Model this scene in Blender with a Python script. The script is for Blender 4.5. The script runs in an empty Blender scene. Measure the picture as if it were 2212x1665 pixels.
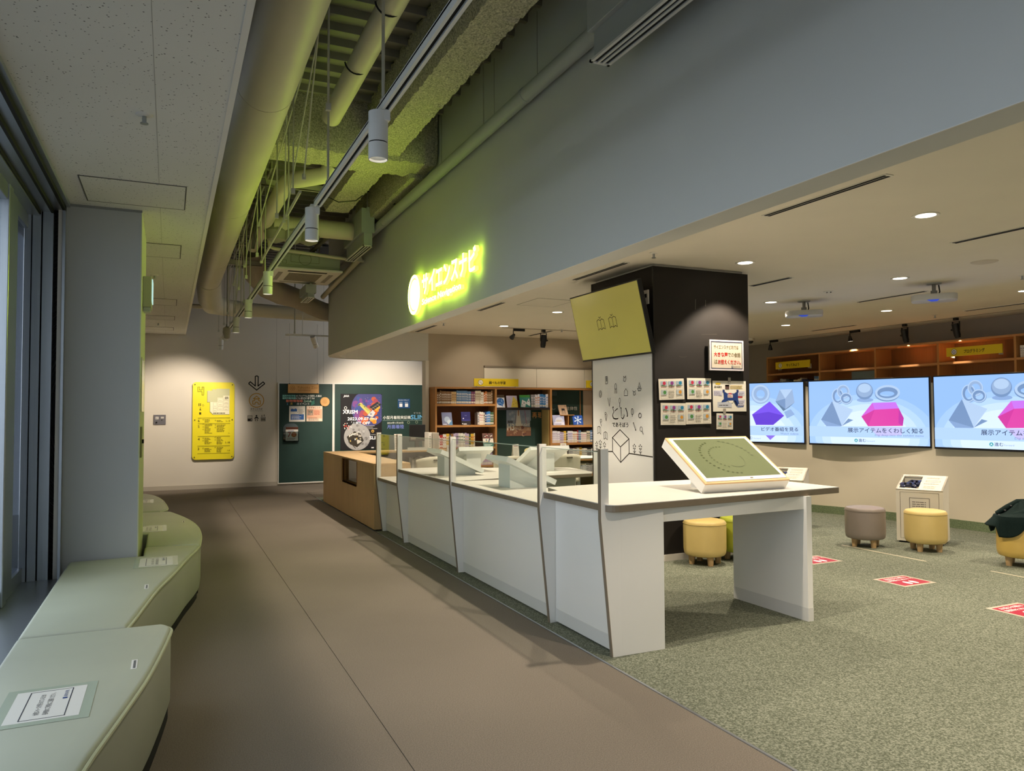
import bpy, bmesh, math, random
from mathutils import Vector, Matrix
PI = math.pi
rnd = random.Random(7)
SC = bpy.context.scene
COL = SC.collection

# ------------------------------------------------------------------ camera, world, exposure
def make_camera():
    yaw, pitch, roll = math.radians(24.5518), math.radians(2.04285), math.radians(-0.28702)
    f = Vector((math.sin(yaw) * math.cos(pitch), math.cos(yaw) * math.cos(pitch), math.sin(pitch)))
    r = Vector((math.cos(yaw), -math.sin(yaw), 0))
    u = r.cross(f)
    r2 = r * math.cos(roll) + u * math.sin(roll)
    u2 = u * math.cos(roll) - r * math.sin(roll)
    cd = bpy.data.cameras.new('camera')
    cd.sensor_fit = 'HORIZONTAL'
    cd.sensor_width = 36.0
    cd.lens = 36.0 * 1620.63 / 2212.0
    cd.clip_start = 0.05
    c = bpy.data.objects.new('camera', cd)
    m = Matrix((r2, u2, -f)).transposed().to_4x4()
    m.translation = (0, 0, 1.5)
    c.matrix_world = m
    COL.objects.link(c)
    SC.camera = c
make_camera()
SC.view_settings.view_transform = 'Standard'
SC.view_settings.look = 'None'
SC.view_settings.exposure = 0.0
SC.view_settings.gamma = 1.0
SC.view_settings.use_curve_mapping = False
try:
    SC.cycles.max_bounces = 9
    SC.cycles.transparent_max_bounces = 24
    SC.cycles.sample_clamp_indirect = 6.0
    SC.cycles.caustics_reflective = False
    SC.cycles.caustics_refractive = False
    SC.cycles.use_denoising = True
except Exception:
    pass
WORLD = bpy.data.worlds.new('world')
SC.world = WORLD
WORLD.use_nodes = True
_bg = WORLD.node_tree.nodes.get('Background')
_bg.inputs[0].default_value = (0.55, 0.61, 0.68, 1)
_bg.inputs[1].default_value = 4.4

# light levels (watts) used by the lamps further down
DOWNLIGHT_W = 215.0
TRACK_W = 58.0
WALLSPOT_W = 290.0
SIGN_E = 24.0
WARM = (1.0, 0.855, 0.68)
NEUTRAL = (1.0, 0.86, 0.70)

# ------------------------------------------------------------------ materials
def lin(c):
    c = c / 255.0
    return c / 12.92 if c <= 0.04045 else ((c + 0.055) / 1.055) ** 2.4
def col(s):
    if isinstance(s, str):
        s = s.lstrip('#')
        s = tuple(int(s[i:i + 2], 16) for i in (0, 2, 4))
    return (lin(s[0]), lin(s[1]), lin(s[2]), 1.0)
_M = {}
def mat(name, c, rough=0.6, metal=0.0, spec=0.4, vary=0.0, vscale=4.0, bump=0.0, bscale=60.0, stretch=None, emit=0.0, detail=4.0, coat=0.0):
    if name in _M:
        return _M[name]
    m = bpy.data.materials.new(name)
    m.use_nodes = True
    nt = m.node_tree
    b = nt.nodes['Principled BSDF']
    cc = col(c)
    b.inputs['Base Color'].default_value = cc
    b.inputs['Roughness'].default_value = rough
    b.inputs['Metallic'].default_value = metal
    b.inputs['Specular IOR Level'].default_value = spec
    if coat:
        b.inputs['Coat Weight'].default_value = coat
    if emit:
        b.inputs['Emission Color'].default_value = cc
        b.inputs['Emission Strength'].default_value = emit
        if emit > 0.3:
            b.inputs['Base Color'].default_value = (0.02, 0.02, 0.02, 1)
    tc = None
    if vary or bump:
        tc = nt.nodes.new('ShaderNodeTexCoord')
        mp = nt.nodes.new('ShaderNodeMapping')
        nt.links.new(tc.outputs['Object'], mp.inputs['Vector'])
        if stretch:
            mp.inputs['Scale'].default_value = stretch
    if vary:
        n = nt.nodes.new('ShaderNodeTexNoise')
        n.inputs['Scale'].default_value = vscale
        n.inputs['Detail'].default_value = detail
        nt.links.new(mp.outputs[0], n.inputs['Vector'])
        r = nt.nodes.new('ShaderNodeMapRange')
        r.inputs['From Min'].default_value = 0.25
        r.inputs['From Max'].default_value = 0.75
        r.inputs['To Min'].default_value = 1 - vary
        r.inputs['To Max'].default_value = 1 + vary
        nt.links.new(n.outputs['Fac'], r.inputs['Value'])
        h = nt.nodes.new('ShaderNodeHueSaturation')
        h.inputs['Color'].default_value = cc
        nt.links.new(r.outputs[0], h.inputs['Value'])
        nt.links.new(h.outputs[0], b.inputs['Base Color'])
    if bump:
        n2 = nt.nodes.new('ShaderNodeTexNoise')
        n2.inputs['Scale'].default_value = bscale
        n2.inputs['Detail'].default_value = 3
        nt.links.new(mp.outputs[0], n2.inputs['Vector'])
        bp = nt.nodes.new('ShaderNodeBump')
        bp.inputs['Strength'].default_value = bump
        bp.inputs['Distance'].default_value = 0.01
        nt.links.new(n2.outputs['Fac'], bp.inputs['Height'])
        nt.links.new(bp.outputs[0], b.inputs['Normal'])
    _M[name] = m
    return m
def flat(c, emit=0.0, rough=0.55):
    key = 'print_%s_%s' % (c.lstrip('#'), emit)
    return mat(key, c, rough=rough, emit=emit, spec=0.25)
def glass_mat(name, tint=(0.93, 0.97, 0.95), refl=1.0):
    if name in _M:
        return _M[name]
    m = bpy.data.materials.new(name)
    m.use_nodes = True
    nt = m.node_tree
    for n in list(nt.nodes):
        nt.nodes.remove(n)
    out = nt.nodes.new('ShaderNodeOutputMaterial')
    t = nt.nodes.new('ShaderNodeBsdfTransparent')
    t.inputs[0].default_value = (*tint, 1)
    g = nt.nodes.new('ShaderNodeBsdfGlossy')
    g.inputs['Roughness'].default_value = 0.02
    # Schlick reflectance from the facing angle, the same from both sides of the sheet
    lw = nt.nodes.new('ShaderNodeLayerWeight')
    lw.inputs['Blend'].default_value = 0.5
    pw = nt.nodes.new('ShaderNodeMath'); pw.operation = 'POWER'; pw.inputs[1].default_value = 5.0
    nt.links.new(lw.outputs['Facing'], pw.inputs[0])
    ml = nt.nodes.new('ShaderNodeMath'); ml.operation = 'MULTIPLY_ADD'
    ml.inputs[1].default_value = 0.8 * refl; ml.inputs[2].default_value = 0.035 * refl
    nt.links.new(pw.outputs[0], ml.inputs[0])
    mx = nt.nodes.new('ShaderNodeMixShader')
    nt.links.new(ml.outputs[0], mx.inputs[0])
    nt.links.new(t.outputs[0], mx.inputs[1])
    nt.links.new(g.outputs[0], mx.inputs[2])
    nt.links.new(mx.outputs[0], out.inputs[0])
    _M[name] = m
    return m
def speckle_mat(name, c, c2, scale, thr, rough=0.9, vary=0.04, mode='fissure', bump=0.0):
    """board with small dark pits (acoustic tile) or a two-tone loop carpet"""
    m = bpy.data.materials.new(name)
    m.use_nodes = True
    nt = m.node_tree
    b = nt.nodes['Principled BSDF']
    b.inputs['Roughness'].default_value = rough
    b.inputs['Specular IOR Level'].default_value = 0.15
    tc = nt.nodes.new('ShaderNodeTexCoord')
    mp = nt.nodes.new('ShaderNodeMapping')
    nt.links.new(tc.outputs['Object'], mp.inputs['Vector'])
    mix = nt.nodes.new('ShaderNodeMix')
    mix.data_type = 'RGBA'
    mix.inputs[6].default_value = col(c)
    mix.inputs[7].default_value = col(c2)
    if mode == 'fissure':
        v = nt.nodes.new('ShaderNodeTexVoronoi')
        v.inputs['Scale'].default_value = scale
        v.inputs['Randomness'].default_value = 1.0
        nt.links.new(mp.outputs[0], v.inputs['Vector'])
        n = nt.nodes.new('ShaderNodeTexNoise')
        n.inputs['Scale'].default_value = scale * 0.5
        nt.links.new(mp.outputs[0], n.inputs['Vector'])
        sub = nt.nodes.new('ShaderNodeMath'); sub.operation = 'MULTIPLY'
        nt.links.new(n.outputs['Fac'], sub.inputs[0]); sub.inputs[1].default_value = thr * 2
        lt = nt.nodes.new('ShaderNodeMath'); lt.operation = 'LESS_THAN'
        nt.links.new(v.outputs['Distance'], lt.inputs[0])
        nt.links.new(sub.outputs[0], lt.inputs[1])
        nt.links.new(lt.outputs[0], mix.inputs[0])
        h = lt
    else:
        n = nt.nodes.new('ShaderNodeTexNoise')
        n.inputs['Scale'].default_value = scale
        n.inputs['Detail'].default_value = 3.0
        n.inputs['Roughness'].default_value = 0.7
        nt.links.new(mp.outputs[0], n.inputs['Vector'])
        r = nt.nodes.new('ShaderNodeMapRange')
        r.inputs['From Min'].default_value = thr - 0.09
        r.inputs['From Max'].default_value = thr + 0.09
        nt.links.new(n.outputs['Fac'], r.inputs['Value'])
        nt.links.new(r.outputs[0], mix.inputs[0])
        h = n
    n3 = nt.nodes.new('ShaderNodeTexNoise'); n3.inputs['Scale'].default_value = 1.1; n3.inputs['Detail'].default_value = 5
    nt.links.new(mp.outputs[0], n3.inputs['Vector'])
    r3 = nt.nodes.new('ShaderNodeMapRange')
    r3.inputs['From Min'].default_value = 0.3; r3.inputs['From Max'].default_value = 0.7
    r3.inputs['To Min'].default_value = 1 - vary; r3.inputs['To Max'].default_value = 1 + vary
    nt.links.new(n3.outputs['Fac'], r3.inputs['Value'])
    hs = nt.nodes.new('ShaderNodeHueSaturation')
    nt.links.new(mix.outputs[2], hs.inputs['Color'])
    nt.links.new(r3.outputs[0], hs.inputs['Value'])
    nt.links.new(hs.outputs[0], b.inputs['Base Color'])
    if bump:
        bp = nt.nodes.new('ShaderNodeBump')
        bp.inputs['Strength'].default_value = bump
        bp.inputs['Distance'].default_value = 0.004
        nt.links.new(h.outputs[0], bp.inputs['Height'])
        nt.links.new(bp.outputs[0], b.inputs['Normal'])
    return m
def wood_mat(name, c, dark=0.8, axis='z', rough=0.5):
    m = bpy.data.materials.new(name)
    m.use_nodes = True
    nt = m.node_tree
    b = nt.nodes['Principled BSDF']
    b.inputs['Roughness'].default_value = rough
    b.inputs['Specular IOR Level'].default_value = 0.3
    tc = nt.nodes.new('ShaderNodeTexCoord')
    mp = nt.nodes.new('ShaderNodeMapping')
    mp.inputs['Scale'].default_value = {'z': (14, 14, 0.7), 'x': (0.7, 14, 14), 'y': (14, 0.7, 14)}[axis]
    nt.links.new(tc.outputs['Object'], mp.inputs['Vector'])
    n = nt.nodes.new('ShaderNodeTexNoise')
    n.inputs['Scale'].default_value = 3.0
    n.inputs['Detail'].default_value = 6
    n.inputs['Distortion'].default_value = 0.6
    nt.links.new(mp.outputs[0], n.inputs['Vector'])
    cr = nt.nodes.new('ShaderNodeValToRGB')
    a = col(c)
    cr.color_ramp.elements[0].position = 0.3
    cr.color_ramp.elements[0].color = (a[0] * dark, a[1] * dark, a[2] * dark, 1)
    cr.color_ramp.elements[1].position = 0.7
    cr.color_ramp.elements[1].color = a
    nt.links.new(n.outputs['Fac'], cr.inputs[0])
    nt.links.new(cr.outputs[0], b.inputs['Base Color'])
    _M[name] = m
    return m

# ------------------------------------------------------------------ mesh builder
OFF = {}
class MB:
    def __init__(s):
        s.v = []; s.f = []; s.m = []
    def add(s, vs, fs, m=0):
        o = len(s.v)
        s.v += [tuple(p) for p in vs]
        s.f += [tuple(i + o for i in f) for f in fs]
        s.m += [m] * len(fs)
        return s
    def box(s, x0, y0, z0, x1, y1, z1, m=0):
        x0, x1 = min(x0, x1), max(x0, x1); y0, y1 = min(y0, y1), max(y0, y1); z0, z1 = min(z0, z1), max(z0, z1)
        return s.add([(x0, y0, z0), (x1, y0, z0), (x1, y1, z0), (x0, y1, z0), (x0, y0, z1), (x1, y0, z1), (x1, y1, z1), (x0, y1, z1)],
                     [(0, 3, 2, 1), (4, 5, 6, 7), (0, 1, 5, 4), (1, 2, 6, 5), (2, 3, 7, 6), (3, 0, 4, 7)], m)
    def obox(s, o, u, v, w, m=0):
        """box with one corner o and edge vectors u, v, w (u x v along w)"""
        o, u, v, w = map(Vector, (o, u, v, w))
        P = [o, o + u, o + u + v, o + v, o + w, o + u + w, o + u + v + w, o + v + w]
        return s.add(P, [(0, 3, 2, 1), (4, 5, 6, 7), (0, 1, 5, 4), (1, 2, 6, 5), (2, 3, 7, 6), (3, 0, 4, 7)], m)
    def poly(s, pts, m=0):
        return s.add(pts, [tuple(range(len(pts)))], m)
    def prism(s, pts, axis, a0, a1, m=0):
        """2D outline extruded along an axis. x: pts=(y,z), y: pts=(x,z), z: pts=(x,y)"""
        mk = {'x': lambda p, a: (a, p[0], p[1]), 'y': lambda p, a: (p[0], a, p[1]), 'z': lambda p, a: (p[0], p[1], a)}[axis]
        n = len(pts)
        vs = [mk(p, a0) for p in pts] + [mk(p, a1) for p in pts]
        fs = [tuple(range(n - 1, -1, -1)), tuple(range(n, 2 * n))]
        fs += [(i, (i + 1) % n, n + (i + 1) % n, n + i) for i in range(n)]
        return s.add(vs, fs, m)
    def cyl(s, p0, p1, r0, r1=None, n=16, caps=True, m=0):
        r1 = r0 if r1 is None else r1
        p0, p1 = Vector(p0), Vector(p1)
        d = (p1 - p0).normalized()
        a = Vector((0, 0, 1)) if abs(d.z) < 0.9 else Vector((1, 0, 0))
        u = d.cross(a).normalized(); w = d.cross(u)
        vs = []
        for p, r in ((p0, r0), (p1, r1)):
            vs += [p + (u * math.cos(2 * PI * i / n) + w * math.sin(2 * PI * i / n)) * r for i in range(n)]
        fs = [(i, (i + 1) % n, n + (i + 1) % n, n + i) for i in range(n)]
        if caps:
            fs += [tuple(range(n - 1, -1, -1)), tuple(range(n, 2 * n))]
        return s.add(vs, fs, m)
    def tube(s, pts, r, n=8, m=0):
        P = [Vector(p) for p in pts]
        rings = []
        up = None
        for i, p in enumerate(P):
            d = (P[min(i + 1, len(P) - 1)] - P[max(i - 1, 0)]).normalized()
            if up is None:
                up = Vector((0, 0, 1)) if abs(d.z) < 0.9 else Vector((1, 0, 0))
            u = d.cross(up).normalized(); w = u.cross(d).normalized()
            up = w
            rr = r[i] if isinstance(r, (list, tuple)) else r
            rings.append([p + (u * math.cos(2 * PI * k / n) + w * math.sin(2 * PI * k / n)) * rr for k in range(n)])
        vs = [q for R in rings for q in R]
        fs = []
        for i in range(len(P) - 1):
            fs += [(i * n + k, i * n + (k + 1) % n, (i + 1) * n + (k + 1) % n, (i + 1) * n + k) for k in range(n)]
        fs += [tuple(range(n - 1, -1, -1)), tuple(range((len(P) - 1) * n, len(P) * n))]
        return s.add(vs, fs, m)
    def lathe(s, prof, c=(0, 0, 0), n=28, m=0):
        vs = []
        for r, z in prof:
            vs += [(c[0] + r * math.cos(2 * PI * k / n), c[1] + r * math.sin(2 * PI * k / n), c[2] + z) for k in range(n)]
        fs = []
        for i in range(len(prof) - 1):
            fs += [(i * n + k, i * n + (k + 1) % n, (i + 1) * n + (k + 1) % n, (i + 1) * n + k) for k in range(n)]
        fs += [tuple(range(n - 1, -1, -1)), tuple(range((len(prof) - 1) * n, len(prof) * n))]
        return s.add(vs, fs, m)
    def grid(s, fn, nu, nv, m=0):
        vs = [fn(i / nu, j / nv) for j in range(nv + 1) for i in range(nu + 1)]
        fs = [(j * (nu + 1) + i, j * (nu + 1) + i + 1, (j + 1) * (nu + 1) + i + 1, (j + 1) * (nu + 1) + i) for j in range(nv) for i in range(nu)]
        return s.add(vs, fs, m)
    def build(s, name, mats, parent=None, at=None, smooth=False, bev=0.0, seg=2, fix=True):
        if not isinstance(mats, (list, tuple)):
            mats = [mats]
        if parent is not None:
            o = OFF.get(parent.name, (0, 0, 0))
        elif at is not None:
            o = at
        else:
            xs = [p[0] for p in s.v]; ys = [p[1] for p in s.v]; zs = [p[2] for p in s.v]
            o = ((min(xs) + max(xs)) / 2, (min(ys) + max(ys)) / 2, min(zs))
        me = bpy.data.meshes.new(name)
        me.from_pydata([(p[0] - o[0], p[1] - o[1], p[2] - o[2]) for p in s.v], [], s.f)
        for m in mats:
            me.materials.append(m)
        if len(mats) > 1:
            me.polygons.foreach_set('material_index', s.m)
        if bev or fix:
            bm = bmesh.new(); bm.from_mesh(me)
            if fix:
                bmesh.ops.recalc_face_normals(bm, faces=bm.faces)
            if bev:
                es = [e for e in bm.edges if len(e.link_faces) == 2 and e.calc_face_angle(0) > 0.6]
                bmesh.ops.bevel(bm, geom=es, offset=bev, segments=seg, profile=0.5, affect='EDGES', clamp_overlap=True)
            bm.to_mesh(me); bm.free()
        if smooth:
            me.polygons.foreach_set('use_smooth', [True] * len(me.polygons))
            try:
                me.set_sharp_from_angle(angle=math.radians(38))
            except Exception:
                pass
        ob = bpy.data.objects.new(name, me)
        COL.objects.link(ob)
        if parent is not None:
            ob.parent = parent
            OFF[ob.name] = o
        else:
            ob.location = o
            OFF[ob.name] = o
        return ob
def tag(o, label=None, cat=None, group=None, kind=None):
    if label: o['label'] = label
    if cat: o['category'] = cat
    if group: o['group'] = group
    if kind: o['kind'] = kind
    return o
def thing(name, label, cat, loc, rotz=None, group=None):
    """Empty at the thing's base. Without rotz its parts are given in world coordinates, with rotz in local ones."""
    o = bpy.data.objects.new(name, None)
    COL.objects.link(o)
    o.empty_display_size = 0.1
    o.location = loc
    if rotz is not None:
        o.rotation_euler = (0, 0, rotz)
        OFF[o.name] = (0, 0, 0)
    else:
        OFF[o.name] = tuple(loc)
    return tag(o, label, cat, group)
def copy_thing(root, loc, rotz=None, label=None):
    r = root.copy(); COL.objects.link(r)
    r.location = loc
    if rotz is not None:
        r.rotation_euler = (0, 0, rotz)
    if label: r['label'] = label
    for ch in list(root.children):
        c = ch.copy(); COL.objects.link(c); c.parent = r
        for g in ch.children:
            d = g.copy(); COL.objects.link(d); d.parent = c
    OFF[r.name] = (0, 0, 0) if rotz is not None else tuple(loc)
    return r
def struct(o):
    o['kind'] = 'structure'
    return o

# ------------------------------------------------------------------ flat print: lettering, rules, pictures
_TC = {}
def glyphs(txt, bold=0.0, shear=0.0):
    key = (txt, bold, shear)
    if key in _TC:
        return _TC[key]
    cu = bpy.data.curves.new('lettering_source', 'FONT')
    cu.body = txt
    cu.size = 1.0
    cu.resolution_u = 2
    cu.offset = bold
    cu.shear = shear
    cu.fill_mode = 'BOTH'
    o = bpy.data.objects.new('lettering_source', cu)
    COL.objects.link(o)
    dg = bpy.context.evaluated_depsgraph_get()
    me = bpy.data.meshes.new_from_object(o.evaluated_get(dg))
    vs = [(v.co.x, v.co.y) for v in me.vertices]
    fs = [tuple(p.vertices) for p in me.polygons]
    bpy.data.objects.remove(o); bpy.data.curves.remove(cu); bpy.data.meshes.remove(me)
    if vs:
        x0 = min(p[0] for p in vs); x1 = max(p[0] for p in vs); y0 = min(p[1] for p in vs); y1 = max(p[1] for p in vs)
    else:
        x0 = x1 = y0 = y1 = 0
    _TC[key] = (vs, fs, x0, x1, y0, y1)
    return _TC[key]
class Sheet:
    lift = False
    """print on a plane: origin o, right u, up v; facing u x v"""
    def __init__(s, parent, o, u, v, off=0.0012, step=0.00012, emit=0.0):
        s.p = parent; s.o = Vector(o); s.u = Vector(u).normalized(); s.w = Vector(v).normalized()
        s.n = s.u.cross(s.w); s.b = {}; s.off = off; s.step = step; s.k = 0; s.mz = 0.0; s.emit = emit
    def _P(s, x, y):
        return s.o + s.u * x + s.w * y + s.n * (s.off + s.step * s.k + s.mz)
    def _add(s, pts, faces, c):
        s.mz += 0.00002 if len(pts) != 4 or s.lift else 0.0
        s.b.setdefault(c, MB()).add([s._P(*p) for p in pts], faces)
    def nxt(s):
        s.k += 1; return s
    def rect(s, x, y, w, h, c):
        s._add([(x, y), (x + w, y), (x + w, y + h), (x, y + h)], [(0, 1, 2, 3)], c); return s
    def poly(s, pts, c):
        s._add(pts, [tuple(range(len(pts)))], c); return s
    def disc(s, x, y, r, c, n=24, ry=None):
        ry = ry or r
        s._add([(x + r * math.cos(2 * PI * i / n), y + ry * math.sin(2 * PI * i / n)) for i in range(n)], [tuple(range(n))], c); return s
    def ring(s, x, y, r, w, c, n=28, ry=None, a0=0, a1=2 * PI):
        ry = ry or r
        pts = []
        for i in range(n + 1):
            a = a0 + (a1 - a0) * i / n
            pts += [(x + r * math.cos(a), y + ry * math.sin(a)), (x + (r - w) * math.cos(a), y + (ry - w) * math.sin(a))]
        s._add(pts, [(2 * i, 2 * i + 2, 2 * i + 3, 2 * i + 1) for i in range(n)], c); return s
    def line(s, pts, w, c, closed=False):
        q = list(pts) + ([pts[0]] if closed else [])
        s.lift = True
        for a, b in zip(q[:-1], q[1:]):
            dx, dy = b[0] - a[0], b[1] - a[1]
            L = math.hypot(dx, dy) or 1
            ex, ey = dx / L * w / 2, dy / L * w / 2
            nx, ny = -ey, ex
            s._add([(a[0] - ex + nx, a[1] - ey + ny), (a[0] - ex - nx, a[1] - ey - ny), (b[0] + ex - nx, b[1] + ey - ny), (b[0] + ex + nx, b[1] + ey + ny)], [(0, 1, 2, 3)], c)
        s.lift = False
        return s
    def frame(s, x, y, w, h, t, c):
        return s.line([(x, y), (x + w, y), (x + w, y + h), (x, y + h)], t, c, True)
    def text(s, x, y, h, txt, c, align='l', width=None, bold=0.0, shear=0.0):
        """h = height of the glyph box; width squeezes or stretches the run"""
        vs, fs, x0, x1, y0, y1 = glyphs(txt, 0.0, shear)
        if not vs: return s
        k = h / (y1 - y0); kx = width / (x1 - x0) if width else k
        W = (x1 - x0) * kx
        ox = x - {'l': 0, 'c': W / 2, 'r': W}[align]
        e = bold * 0.9 * k
        for ex, ey in ((0, 0),) if e < 0.0003 else ((-e, 0), (e, 0), (0, e), (0, -e)):      # struck several times to make it bold
            s._add([(ox + ex + (p[0] - x0) * kx, y + ey + (p[1] - y0) * k) for p in vs], fs, c)
        return s
    def bars(s, x, y, w, h, n, c, fill=0.45, rag=0.25):
        """rows of tiny print too small to read"""
        for i in range(n):
            yy = y + h * (n - 1 - i) / n
            xx = x
            end = x + w * (1 - rag * rnd.random())
            while xx < end:
                L = min(h / n * rnd.uniform(0.6, 2.2), end - xx)
                s.rect(xx, yy, L * 0.86, h / n * fill, c)
                xx += L
        return s
    def done(s, name='lettering'):
        out = []
        for c, mb in s.b.items():
            out.append(mb.build(name, flat(c, s.emit), s.p, fix=False))
        return out
def spot(parent, loc, target, watts, angle, blend, color, radius=0.03):
    ld = bpy.data.lights.new('lamp_light', 'SPOT')
    ld.energy = watts; ld.spot_size = math.radians(angle); ld.spot_blend = blend; ld.color = color; ld.shadow_soft_size = radius
    o = bpy.data.objects.new('lamp_light', ld)
    COL.objects.link(o)
    off = OFF.get(parent.name, (0, 0, 0)) if parent else (0, 0, 0)
    d = Vector(target) - Vector(loc)
    o.rotation_euler = d.to_track_quat('-Z', 'Y').to_euler()
    o.location = Vector(loc) - Vector(off)
    if parent: o.parent = parent
    return o
# ------------------------------------------------------------------ shared materials
M_wall = mat('wall_paint', 'd9d2c6', rough=0.85, spec=0.2, vary=0.02, vscale=1.5, bump=0.06, bscale=220)
M_wallg = mat('fascia_paint', 'd2d2cd', rough=0.85, spec=0.2, vary=0.02, vscale=1.2, bump=0.05, bscale=200)
M_ceil = mat('ceiling_paint', 'e9e2d6', rough=0.9, spec=0.15, vary=0.02, vscale=2, bump=0.05, bscale=160)
M_tile = speckle_mat('acoustic_board', 'dedcd5', '77756f', 42, 0.145, vary=0.03)
M_white = mat('white_paint', 'e2ded6', rough=0.6, vary=0.015, vscale=3)
M_lam = mat('white_laminate', 'e6e3dc', rough=0.42, spec=0.4, vary=0.012, vscale=3)
M_edge = mat('taupe_edge_band', '7d705e', rough=0.5, vary=0.05, vscale=20)
M_floor = speckle_mat('corridor_carpet', '797167', '665e54', 190, 0.5, vary=0.05, mode='carpet', bump=0.25)
M_carpet = speckle_mat('green_loop_carpet', '858878', '4f5445', 105, 0.48, vary=0.04, mode='carpet', bump=0.35)
M_skirt_c = speckle_mat('green_carpet_skirting', '7d8a69', '5d6a4e', 105, 0.5, vary=0.03, mode='carpet', bump=0.3)
M_alu = mat('brushed_aluminium', 'a9aeb4', rough=0.34, metal=0.85, vary=0.05, vscale=3, stretch=(40, 40, 0.5))
M_dark = mat('dark_gap', '141414', rough=0.8)
M_black = mat('black_plastic', '17171a', rough=0.42, vary=0.05, vscale=9)
M_blackboard = mat('black_board', '221e1b', rough=0.62, spec=0.3, vary=0.18, vscale=2.2, detail=6)
M_green = mat('green_chalkboard', '263e39', rough=0.55, spec=0.3, vary=0.13, vscale=3.0, detail=7)
M_oak = wood_mat('light_oak', 'c6a475', 0.82, 'z')
M_oakx = wood_mat('light_oak_along', 'c9a878', 0.84, 'y')
M_shelf = wood_mat('shelf_oak_upright', 'b98550', 0.84, 'z')
M_shelfx = wood_mat('shelf_oak_board', 'b98550', 0.86, 'x')
M_shelfy = wood_mat('shelf_oak_board_deep', 'c08a58', 0.86, 'y')
M_glass = glass_mat('clear_acrylic', (0.96, 0.985, 0.97), 1.1)
M_windim = glass_mat('window_glass_dimmed', (0.2, 0.22, 0.25), 1.25)  # glass darkened so the bright outside shows dim in the visible bay
M_winback = glass_mat('window_glass_tinted', (0.42, 0.43, 0.44), 1.0)  # tint cuts the daylight from the unseen end glazing
M_lamtop = mat('white_laminate_top', 'd3cfc7', rough=0.4, spec=0.4, vary=0.012, vscale=3)
M_winclear = glass_mat('window_glass_clear', (0.93, 0.95, 0.96), 1.0)  # left clear in the unseen bays to let in more daylight
M_fuzzy = mat('sprayed_fire_coat', 'bcb7a0', rough=1.0, spec=0.05, vary=0.6, vscale=75, detail=6, bump=1.0, bscale=85)
M_duct = mat('painted_duct', 'd2cab2', rough=0.5, spec=0.35, vary=0.03, vscale=2, bump=0.12, bscale=14)
M_deck = mat('steel_deck', '8a877c', rough=0.6, vary=0.1, vscale=4)
M_rod = mat('galvanised_rod', 'bcb9aa', rough=0.45, metal=0.2, vary=0.05, vscale=8)
M_greymetal = mat('grey_painted_metal', 'aeb2b0', rough=0.5, vary=0.02, vscale=4)
M_vinyl = mat('sage_vinyl', 'adb09f', rough=0.5, spec=0.4, vary=0.05, vscale=2.2, detail=3)
M_spotwhite = mat('spot_white', 'd9d9d6', rough=0.45, vary=0.015, vscale=6)
M_lampglow = mat('lamp_lens', 'fff3dc', emit=6.0)
M_dlglow = mat('downlight_lens', 'fff1d8', emit=9.0)
M_void = mat('plenum_dark', '2d2b26', rough=0.9, vary=0.1, vscale=3)
CZ = 3.0      # reading-room ceiling
LZ = 3.08     # corridor ceiling
DZ = 4.48     # exposed deck

# ------------------------------------------------------------------ floors
fl = MB().box(-1.3, -3.2, -0.1, 2.39, 16.4, -0.004).build('floor', mat('floor_base', '57503f', rough=0.9), at=(0, 0, -0.1)); struct(fl)
for x0, x1, y0, y1 in ((-1.3, 0.949, -3.2, 14.6), (0.953, 2.385, -3.2, 14.6), (-1.3, 0.949, 14.605, 16.4), (0.953, 6.0, 14.605, 16.4)):
    MB().box(x0, y0, -0.004, x1, y1, 0).build('carpet_sheet', M_floor, fl)
fc = MB().box(2.39, -3.2, -0.1, 12.3, 13.7, 0.0).build('floor', M_carpet, at=(0, 0, -0.1)); struct(fc)
struct(MB().box(2.383, -3.2, -0.002, 2.397, 13.6, 0.004).build('trim_1', M_alu))
struct(MB().box(2.4, 13.7, -0.1, 6.0, 16.4, -0.004).build('floor', M_floor, at=(0, 0, -0.1)))

# ------------------------------------------------------------------ corridor walls and ceiling
wb = MB().box(-1.3, 16.3, 0, 6.0, 16.45, 4.6).build('wall_back', M_wall); struct(wb)
struct(MB().box(-1.3, 16.285, 0.0, 2.075, 16.3, 0.085).build('baseboard_back', mat('skirting_grey', 'b9b1a4', rough=0.5)))
for xs in (2.03, 3.0):
    MB().box(xs, 16.2985, 0.09, xs + 0.004, 16.3005, 4.4).build('panel_joint', mat('joint_shadow', '9c9488', rough=0.9), wb)
struct(MB().box(-0.76, 7.55, 0.9, -0.66, 16.3, 4.6).build('wall_left', M_wall))
struct(MB().box(-0.76, 7.55, 0.0, -0.66, 16.3, 0.9).build('wall_left', M_wall))
struct(MB().box(-1.3, -3.2, 3.3, -1.1, 7.6, 4.6).build('wall_left', M_void))
struct(MB().box(5.4, 13.7, 0, 5.5, 16.3, 3.2).build('wall_side', M_wall))
cl = MB().box(-1.2, -3.2, LZ, 0.255, 16.3, 3.26).build('ceiling', M_tile, at=(0, 0, LZ)); struct(cl)
struct(MB().box(0.255, -3.2, LZ - 0.004, 0.285, 16.3, 3.27).build('trim_2', M_white))
MB().box(-0.08, -3.2, LZ - 0.0006, -0.077, 16.29, LZ + 0.001).build('board_joint', mat('joint_faint', 'a8a59d'), cl)
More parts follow.
